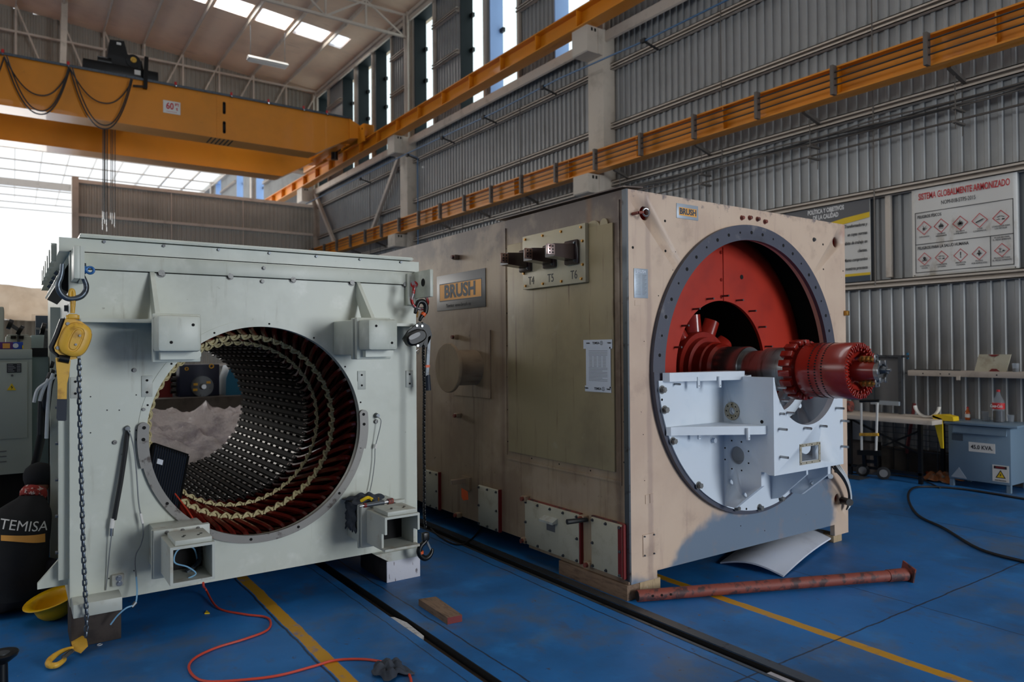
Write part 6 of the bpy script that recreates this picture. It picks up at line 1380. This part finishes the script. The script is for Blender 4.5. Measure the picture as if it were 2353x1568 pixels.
# ================================================================== RIGHT WALL: banners, shelf, bench, transformer
BXP = 9.315
t = thing('safety_banner', (BXP, 4.0, 2.5), 'white banner with rows of red diamond hazard symbols hanging on the right wall', 'banner')
b = MB().use('banner'); n = 24; rows = []
for i in range(n+1):
    y = 4.605-(1.165)*i/n; row = []
    for j in range(n+1):
        z = 2.475+1.14*j/n+.012*math.sin(PI*i/n)*(-1 if j == n else 0); row.append(b.v((BXP+.006*math.sin(3.0*i/n*PI+2.5*j/n), y, z)))
    rows.append(row)
for i in range(n):
    for j in range(n): b.f([rows[i][j], rows[i+1][j], rows[i+1][j+1], rows[i][j+1]], True)
sh = b.done('vinyl', t); md = sh.modifiers.new('t', 'SOLIDIFY'); md.thickness = .002
BX2 = BXP-.0085
text('SISTEMA GLOBALMENTE ARMONIZADO', (BX2, 4.015, 3.475), .112, 'ink_red', SIDE, t, sx=.50, bold=.0018, name='title'); text('NOM-018-STPS-2015', (BX2, 4.06, 3.365), .07, 'ink', SIDE, t, sx=.62, name='subtitle', bold=.0)
b = MB().use('ink'); x0 = BX2
def ln(y0, z0, y1, z1, w=.008): b.box((x0, min(y0, y1)-w/2, min(z0, z1)-w/2), (x0+.001, max(y0, y1)+w/2, max(z0, z1)+w/2))
for q in ((4.56, 3.28, 3.485, 3.28), (4.56, 2.535, 3.485, 2.535), (4.56, 2.535, 4.56, 3.28), (3.485, 2.535, 3.485, 3.28), (4.56, 2.885, 3.485, 2.885), (3.72, 2.535, 3.72, 2.885)): ln(*q)
b.done('table_rule', t)
text('PELIGROS FÍSICOS', (BX2, 4.535, 3.225), .052, 'ink', SIDE, t, 'LEFT', sx=.68, bold=.0008, name='heading'); text('PELIGROS PARA LA SALUD HUMANA', (BX2, 4.535, 2.835), .052, 'ink', SIDE, t, 'LEFT', sx=.68, bold=.0008, name='heading'); text('PELIGROSO PARA\nEL MEDIO AMBIENTE', (BX2, 3.603, 2.845), .026, 'ink', SIDE, t, sx=.75, name='heading')
def diamond(y, z, cap, kind, s=.088):
    d = MB().use('ink_red')
    for q in range(4):
        a0, a1 = q*PI/2, (q+1)*PI/2; p0, p1 = [Vector((BX2-.001, y+s*math.cos(a), z+s*math.sin(a))) for a in (a0, a1)]; d.bar(p0, p1, .009, .001, (1, 0, 0)) if False else d.prism([p0, p1, p1.lerp(Vector((BX2-.001, y, z)), .12), p0.lerp(Vector((BX2-.001, y, z)), .12)], (0, 0, 0), (.001, 0, 0))
    dm = d.done('hazard_diamond', t); k = MB().use('ink'); X_ = BX2-.0015
    def poly(*pts): k.prism([(X_, y-a*s, z+c*s) for a, c in pts], (0, 0, 0), (.001, 0, 0))
    def disc(a, c, r, sy=1): poly(*[(a+r*math.cos(i*PI/8), c+r*sy*math.sin(i*PI/8)) for i in range(16)])
    if kind == 'flame' or kind == 'oxid': poly((-.28, -.25), (.28, -.25), (.38, .05), (.24, .0), (.22, .28), (.08, .10), (-.02, .48), (-.14, .10), (-.26, .22), (-.24, -.02), (-.38, .05)); poly((-.3, -.40), (.3, -.40), (.3, -.34), (-.3, -.34))
    if kind == 'oxid': disc(0, -.08, .14)
    if kind == 'bomb': disc(-.05, -.12, .16); poly((-.3, -.36), (.1, -.3), (.05, -.2)); poly((.05, 0), (.4, .35), (.15, .02)); poly((-.1, .05), (-.15, .4), (.0, .06)); poly((.1, -.1), (.45, -.1), (.1, -.02))
    if kind == 'gas': poly((-.5, -.18), (-.44, -.32), (.42, .06), (.38, .2)); poly((.38, .16), (.5, .2), (.52, .14), (.41, .09))
    if kind == 'acid': poly((-.45, .12), (-.05, .28), (-.03, .2), (-.43, .04)); poly((.05, .24), (.42, .1), (.4, .02), (.03, .16)); poly((-.5, -.25), (-.1, -.25), (-.1, -.18), (-.5, -.18)); poly((.1, -.3), (.45, -.3), (.42, -.12), (.3, -.16), (.2, -.08)); poly((-.25, -.02), (-.2, -.02), (-.2, -.12), (-.25, -.12))
    if kind == 'skull': disc(0, .1, .22); poly((-.12, -.05), (.12, -.05), (.1, -.2), (-.1, -.2)); poly((-.4, -.15), (.4, -.4), (.42, -.33), (-.38, -.08)); poly((.4, -.15), (-.4, -.4), (-.42, -.33), (.38, -.08))
    if kind == 'bang': poly((-.08, .48), (.08, .48), (.05, -.12), (-.05, -.12)); disc(0, -.28, .09)
    if kind == 'health': disc(0, .3, .13); poly((-.4, -.1), (-.15, .14), (.15, .14), (.4, -.1), (.2, -.08), (0, -.42), (-.2, -.08))
    if kind == 'env': poly((-.5, -.3), (.1, -.3), (.1, -.24), (-.5, -.24)); poly((-.28, -.24), (-.2, -.24), (-.22, .35), (-.27, .35)); poly((-.25, .1), (-.5, .3), (-.46, .34), (-.24, .16)); poly((-.25, .0), (-.02, .22), (-.06, .26), (-.26, .08)); poly((.0, -.12), (.2, .02), (.45, -.12), (.2, -.22)); 
    k.done('symbol', dm); text(cap, (BX2-.001, y, z-s*1.12-.012), .026, 'ink', SIDE, dm, sx=.8, name='caption').data.name = 'caption'
for y, cap, kd in ((4.455, 'EXPLOSIVOS', 'bomb'), (4.255, 'LÍQUIDOS\nINFLAMABLES', 'flame'), (4.04, 'LÍQUIDOS\nCOMBURENTES', 'oxid'), (3.83, 'GASES\nCOMPRIMIDOS', 'gas'), (3.61, 'CORROSIVOS PARA\nLOS METALES', 'acid')): diamond(y, 3.085, cap, kd)
for y, cap, kd in ((4.455, 'TOXICIDAD\nAGUDA', 'skull'), (4.255, 'CORROSIÓN\nCUTÁNEA', 'acid'), (4.04, 'IRRITACIÓN\nCUTÁNEA', 'bang'), (3.84, 'PELIGRO\nPOR ASPIRACIÓN', 'health')): diamond(y, 2.70, cap, kd, .080)
diamond(3.603, 2.71, 'PELIGROSO PARA\nEL MEDIO AMBIENTE', 'env', .080)
for y, z in ((4.575, 3.59), (3.47, 3.59), (4.575, 2.50), (3.47, 2.50)): MB().use('ink').cyl((BX2, y, z), (BX2-.004, y, z), .007, None, 8).done('eyelet', t)
t = thing('policy_banner', (BXP, 5.8, 2.5), 'black, yellow and white quality policy banner half hidden behind the tan generator', 'banner')
MB().use('banner').box((BXP, 5.14, 2.47), (BXP+.004, 6.75, 3.60)).done('vinyl', t)
MB().use('ink_grey').prism([(BX2, 5.145, 3.40), (BX2, 5.145, 3.595), (BX2, 6.45, 3.595), (BX2, 6.25, 3.36), (BX2, 5.95, 3.30), (BX2, 5.5, 3.37)], (0, 0, 0), (.001, 0, 0)).done('dark_header', t)
MB().use('ink_yellow').prism([(BX2+.002, 5.145, 3.33), (BX2+.002, 5.145, 3.405), (BX2+.002, 5.6, 3.375), (BX2+.002, 5.95, 3.31), (BX2+.002, 6.3, 3.37), (BX2+.002, 6.5, 3.595), (BX2+.002, 6.75, 3.595), (BX2+.002, 6.75, 3.40), (BX2+.002, 6.3, 3.28), (BX2+.002, 5.9, 3.24)], (0, 0, 0), (.001, 0, 0)).done('yellow_band', t)
MB().use('ink_yellow').box((BX2, 5.145, 2.565), (BX2+.001, 6.75, 2.60)).done('yellow_band', t); MB().use('ink_slate').box((BX2, 5.145, 2.475), (BX2+.001, 6.75, 2.565)).done('dark_footer', t)
text('POLÍTICA Y OBJETIVOS\nDE LA CALIDAD', (BX2-.002, 5.77, 3.475), .085, 'ink_white', SIDE, t, sx=.62, bold=.003, name='title')
for i, s_ in enumerate(('Transformadores y', 'en cuyas normas', 'hábito de trabajo en', 'clientes.', 'Mismo compromiso', 'y nuestros procesos')): text(s_, (BX2-.001, 5.18, 3.245-.115*i), .062, 'ink', SIDE, t, 'RIGHT', sx=.66, bold=.001, name='paragraph', shear=.2)
for nm in ('safety_banner', 'policy_banner'): bpy.data.objects[nm].location.y -= .045; bpy.data.objects[nm].location.z -= .014
# dark sheet strip between the two upper wall rails
b = MB().use('jamb'); 
struct(MB().use('beige').box((WX-.10, 4.84, 2.5), (WX-.03, 4.90, 3.6)).done('wall_post_beam'))
b.bm.free()
b = MB().use('ink_grey')
# shelf
t = thing('wall_shelf', (9.3, 4, 1.25), 'pale painted shelf board fixed along the right wall', 'shelf'); b.bm.free()
MB().use('beige').box((9.10, 1.2, 1.237), (WX-.02, 4.53, 1.305), .003).done('board', t); b = MB().use('void')
for y in (4.55, 4.35, 4.15, 4.05, 3.55): b.cyl((9.10, y, 1.268), (9.0985, y, 1.268), .008, None, 10)
b.done('screw_hole', t)['kind'] = 'stuff'; MB().use('beige').box((9.09, 3.93, 1.20), (9.1, 3.97, 1.25)).done('bracket', t)
t = thing('white_panel_board', (9.2, 3.7, 1.3), 'chipped white board with red patches standing on the wall shelf', 'board'); R = Matrix.Rotation(.12, 3, 'Y')
MB().use('tan_cover').prism([(9.22, 3.83, 1.302), (9.27, 3.80, 1.50), (9.27, 3.47, 1.50), (9.22, 3.50, 1.302)], (0, 0, 0), (.015, 0, 0)).done('board', t)
MB().use('red_dull').prism([(9.2655, 3.70, 1.498), (9.2655, 3.58, 1.498), (9.259, 3.62, 1.475), (9.259, 3.66, 1.475)], (-.002, 0, 0), (-.001, 0, 0)).prism([(9.2195, 3.68, 1.303), (9.2195, 3.56, 1.303), (9.227, 3.60, 1.335), (9.227, 3.65, 1.335)], (-.002, 0, 0), (-.001, 0, 0)).done('red_patch', t)
def cup(name, x, y, z, h, r0, r1, label, fill=None):
    t = thing(name, (x, y, z), label, 'cup'); MB().use('cup').lathe((x, y, z), (0, 0, 1), [(.001, r0), (h, r1), (h, r1-.002), (.003, r0-.002)], 20, True).done('cup_wall', t)
    if fill: MB().use(fill).cyl((x, y, z+.004), (x, y, z+h*.45), r0-.003, r0+(r1-r0)*.45-.003, 20).done('drink', t)
cup('plastic_cup', 9.2, 3.40, 1.301, .10, .030, .036, 'clear plastic cup half full of cola on the wall shelf', 'cola')
for i, (y0, L) in enumerate(((4.5, .22), (4.28, .3), (4.2, .2))): tag(MB().use('steel_dark').bar((9.2+.02*i, y0, 1.31), (9.22, y0-L, 1.312), .02, .014).done('metal_strip'), 'flat dark metal strip lying on the wall shelf', 'strip', 'dark metal strips on the wall shelf')
# transformer
TFX, TY0, TY1, TZT = 8.84, 3.25, 3.985, .737
t = thing('dry_transformer', (9.1, 3.6, 0), 'blue-grey transformer cabinet with a 45.0 KVA plate standing by the right wall', 'transformer')
MB().use('transf').box((TFX, 3.325, .085), (9.33, 3.955, .70), .006).done('casing', t); MB().use('beige').use('transf').box((TFX-.03, TY0, .708), (9.36, TY1, TZT), .004).done('top_plate', t); MB().use('void').box((TFX+.02, 3.36, .70), (9.3, 3.9, .708)).done('shadow_gap', t)
MB().use('transf').prism([(TFX, 3.36, .69), (TFX-.02, 3.36, .62), (TFX-.02, 3.36, .615), (TFX, 3.36, .615)], (0, 0, 0), (0, .54, 0)).done('louvre_hood', t)
for (x, y) in ((TFX+.01, 3.335), (TFX+.01, 3.91), (9.28, 3.335), (9.28, 3.91)): MB().use('transf').box((x, y, 0), (x+.04, y+.04, .085)).done('leg', t)
MB().use('ink_slate').box((TFX-.003, 3.80, .525), (TFX, 3.915, .60)).done('data_plate', t)
s_ = MB().use('sign_white').box((TFX-.003, 3.475, .415), (TFX, 3.74, .52)).done('rating_sign', t); text('45.0 KVA.', (TFX-.0035, 3.607, .467), .062, 'ink', SIDE, s_, sx=.86, bold=.0012)
s_ = MB().use('sign_white').box((TFX-.003, 3.345, .115), (TFX, 3.505, .295)).done('danger_sign', t); MB().use('ink').box((TFX-.004, 3.365, .255), (TFX-.003, 3.49, .285)).done('header', s_); text('PELIGRO', (TFX-.0045, 3.428, .27), .022, 'ink_red', SIDE, s_); text('ELECTRICIDAD', (TFX-.0045, 3.425, .130), .020, 'ink', SIDE, s_, sx=.8)
MB().use('ink').prism([(TFX-.004, 3.475, .155), (TFX-.004, 3.375, .155), (TFX-.004, 3.425, .245)], (0, 0, 0), (.001, 0, 0)).done('triangle_border', s_); MB().use('ink_yellow').prism([(TFX-.005, 3.46, .163), (TFX-.005, 3.39, .163), (TFX-.005, 3.425, .228)], (0, 0, 0), (.001, 0, 0)).done('warning_triangle', s_)
MB().use('ink').prism([(TFX-.006, 3.42, .212), (TFX-.006, 3.434, .188), (TFX-.006, 3.427, .189), (TFX-.006, 3.429, .168), (TFX-.006, 3.415, .195), (TFX-.006, 3.423, .194)], (0, 0, 0), (.001, 0, 0)).done('lightning_mark', s_)
MB().use('plate_blue').prism([(TFX-.003, 3.93, .105), (TFX-.003, 3.765, .10), (TFX-.003, 3.845, .22)], (0, 0, 0), (.003, 0, 0)).done('triangle_label', t)
# things on the transformer
bp = (9.126, 3.547); t = thing('cola_bottle', (*bp, TZT), 'large cola bottle with a red label on top of the transformer', 'bottle')
MB().use('cola').lathe((*bp, TZT), (0, 0, 1), [(.001, .045), (.006, .053), (.05, .057), (.09, .055), (.13, .057), (.132, .01)], 28).done('cola', t)
MB().use('cup').lathe((*bp, TZT), (0, 0, 1), [(.0005, .046), (.006, .055), (.05, .059), (.09, .057), (.14, .059), (.22, .060), (.255, .050), (.30, .026), (.335, .016), (.345, .016)], 28).done('bottle_wall', t)
MB().use('ink_red').lathe((*bp, TZT), (0, 0, 1), [(.150, .0605), (.218, .0615)], 28, False).done('label', t); MB().use('ink_red').cyl((*bp, TZT+.343), (*bp, TZT+.366), .0175, None, 18).done('cap', t)
text('Coca-Cola', (bp[0]-.063, bp[1], TZT+.184), .046, 'ink_white', (Vector((.15, -1, 0)).normalized(), Vector((0, 0, 1))), t, sx=.60, bold=.001, shear=.3, ext=.0003)
bp = (9.14, 3.873); t = thing('sauce_bottle', (*bp, TZT), 'small orange sauce bottle with a red cap on top of the transformer', 'bottle')
MB().use('amber').lathe((*bp, TZT), (0, 0, 1), [(.001, .024), (.01, .028), (.07, .028), (.10, .024), (.12, .013), (.135, .011)], 20).done('bottle_wall', t); MB().use('sign_white').lathe((*bp, TZT), (0, 0, 1), [(.03, .0286), (.07, .0286)], 20, False).done('label', t); MB().use('ink_red').cyl((*bp, TZT+.135), (*bp, TZT+.152), .012, None, 14).done('cap', t)
cup('plastic_cup', 9.16, 3.70, TZT+.001, .11, .030, .040, 'tall stack of clear plastic cups between the two bottles'); cup('plastic_cup', 9.13, 3.665, TZT+.001, .05, .026, .036, 'short clear plastic cup in front of the tall cup stack'); cup('plastic_cup', 9.24, 3.47, TZT+.001, .08, .027, .036, 'clear empty plastic cup to the side of the cola bottle')
# workbench
t = thing('workbench', (9, 4.6, 0), 'long white-edged workbench on black legs along the right wall', 'table')
MB().use('beige').box((8.56, 4.0, .70), (9.22, 7.2, .752), .003).done('table_top', t)
for (x, y) in ((8.62, 4.15), (8.62, 5.0), (9.16, 4.15), (9.16, 5.9), (8.62, 6.0)): MB().use('black').box((x, y, 0), (x+.04, y+.04, .70)).done('leg', t)
MB().use('black').bar((8.64, 4.17, .35), (8.64, 5.0, .69), .03, .02).bar((8.64, 4.6, .40), (8.64, 4.17, .62), .02, .02).done('brace', t); MB().use('black').box((8.62, 4.15, .10), (8.66, 6.0, .13)).done('rail', t)
t = thing('wire_rack', (9.1, 4.4, .2), 'dark wire rack standing under the workbench', 'rack')
b = MB().use('steel_dark')
for k in range(6): b.box((9.30, 4.1, .28+.07*k), (9.31, 5.0, .288+.07*k))
for k in range(6): b.box((9.30, 4.1+.18*k, .02), (9.31, 4.11+.18*k, .65))
b.box((9.26, 4.1, .0), (9.34, 4.12, .02)).box((9.26, 4.98, .0), (9.34, 5.0, .02)); b.done('grid', t)
tag(MB().use('red_dull').bar(FX(2083, 1042, 9.27), FX(2101, 927, 9.33), .05, .03).done('red_bar'), 'dark red steel bar leaning on the wall behind the workbench', 'bar')
b = MB().use('sign_white').annulus(0, 0, .13, .145, 0, .06, PI+.1, 2*PI-.1, 24); o = b.done('half_ring'); o.rotation_euler = (0, 0, PI/2); _h = FX(2133, 940, 8.9); o.location = (8.9, _h.y, .905); tag(o, 'white half-round steel ring standing open side up on the workbench', 'ring')
t = thing('control_panel', (9.3, 4.7, .8), 'grey electrical panel on a frame behind the rotor end', 'panel'); MB().use('plate_grey').box((9.12, 4.64, .86), (9.17, 4.96, 1.46), .004).done('panel_board', t); MB().use('steel_dark').box((9.08, 4.96, .755), (9.13, 5.01, 1.49)).box((9.08, 4.60, .755), (9.13, 4.64, 1.49)).done('frame_post', t); MB().use('steel_dark').box((9.08, 5.01, .9), (9.16, 5.30, 1.46)).done('dark_cabinet', t); MB().use('plate_blue').box((9.05, 4.62, .86), (9.14, 4.98, .91)).done('lower_tray', t); MB().use('teal').box((9.11, 4.53, 1.44), (9.13, 4.55, 1.52)).use('steel_dark').box((9.09, 4.53, 1.46), (9.13, 5.3, 1.49)).done('top_rail', t)
t = thing('yellow_cover', (8.75, 4.0, .74), 'yellow plastic cover draped over the corner of the transformer', 'cover'); b = MB().use('ink_yellow').prism([(8.80, 4.11, .772), (8.80, 3.99, .740), (8.80, 3.88, .742), (8.80, 3.885, .79), (8.80, 3.98, .81), (8.80, 4.10, .80)], (0, 0, 0), (.14, 0, 0)); b.done('top', t); MB().use('ink_yellow').prism([(8.80, 4.11, .80), (8.80, 4.0, .76), (8.80, 3.995, .42), (8.80, 4.02, .42)], (0, 0, 0), (.02, 0, 0)).done('drop', t)
# hand truck
t = thing('hand_truck', (8.6, 4.9, 0), 'folding aluminium hand truck with grey wheels and yellow crossbar', 'hand truck')
for (u0, u1) in ((1980, 1979), (2013, 2016)): MB().use('sign_white').cyl(FX(u0, 1036, 8.50), FX(u1, 926, 8.40), .014, None, 12).done('upright', t)
MB().use('black').cyl(FX(1976, 922, 8.40), FX(2019, 921, 8.40), .018, None, 12).done('handle', t); MB().use('yellow').bar(FX(1976, 999, 8.455), FX(2018, 999, 8.455), .035, .035).done('crossbar', t)
MB().use('black').bar(FX(1972, 1040, 8.51), FX(2023, 1042, 8.51), .05, .06).bar(FX(1985, 1040, 8.52), FX(1987, 1072, 8.56), .03, .04, (0, 1, 0)).bar(FX(2012, 1040, 8.52), FX(2014, 1072, 8.56), .03, .04, (0, 1, 0)).bar(FX(1984, 1060, 8.56), FX(2016, 1062, 8.56), .03, .04).done('lower_frame', t)
for (u, v) in ((1982, 1075), (2030, 1080)):
    c = FX(u, v, 8.6); c.z = .078; w = MB().use('rubber').lathe(c, (1, .55, 0), [(-.02, .055), (-.016, .076), (.016, .076), (.02, .055)], 28).done('wheel', t); d = Vector((1, .55, 0)).normalized(); MB().use('plate_grey').cyl(c-d*.024, c+d*.02, .046, None, 20).done('wheel_hub', w)
MB().use('steel_dark').box((8.32, 4.72, .004), (8.55, 4.98, .012)).done('toe_plate', t)
for y, lab in ((5.28, 'thin steel post standing behind the hand truck'), ): tag(MB().use('steel_dark').bar((8.7, 5.20, .01), (8.72, 5.18, 1.06), .02, .02).done('steel_post'), lab, 'post')
tag(MB().use('wood_dark').box((8.85, 4.88, 0), (9.12, 5.3, .38), .01).done('tool_box'), 'dark box under the workbench behind the hand truck', 'box')
tag(MB().use('orange_tape').cyl(FZ(2120, 1078, .025), FZ(2135, 1090, .02), .022, .02, 12).done('orange_torch'), 'small orange tool lying on the floor by the bench leg', 'tool')
o = rag('plastic_bag', (9.05, 4.15, .0), .16, .16, .13, 'orange_tape', 'crumpled orange and clear bag on the floor under the workbench', 'bag', 9); o.data.materials[0] = mat('orange_film', S(150, 90, 50), .3, 0, [(S(120, 110, 100), 9, .5, .6)])
tag(MB().use('rust').cyl((8.9, 5.45, .83), (8.9, 5.15, .83), .07, .07, 20).done('rusty_roller'), 'rusty cylinder lying on the workbench behind the casing corner', 'cylinder')
tag(MB().use('void').cyl(FY(712, 568, 9.0)+Vector((0, 0, -.0)), FY(712, 555, 9.0), .05, None, 8).done('x'), 'x', 'x')
bpy.data.objects.remove(bpy.data.objects['x'])
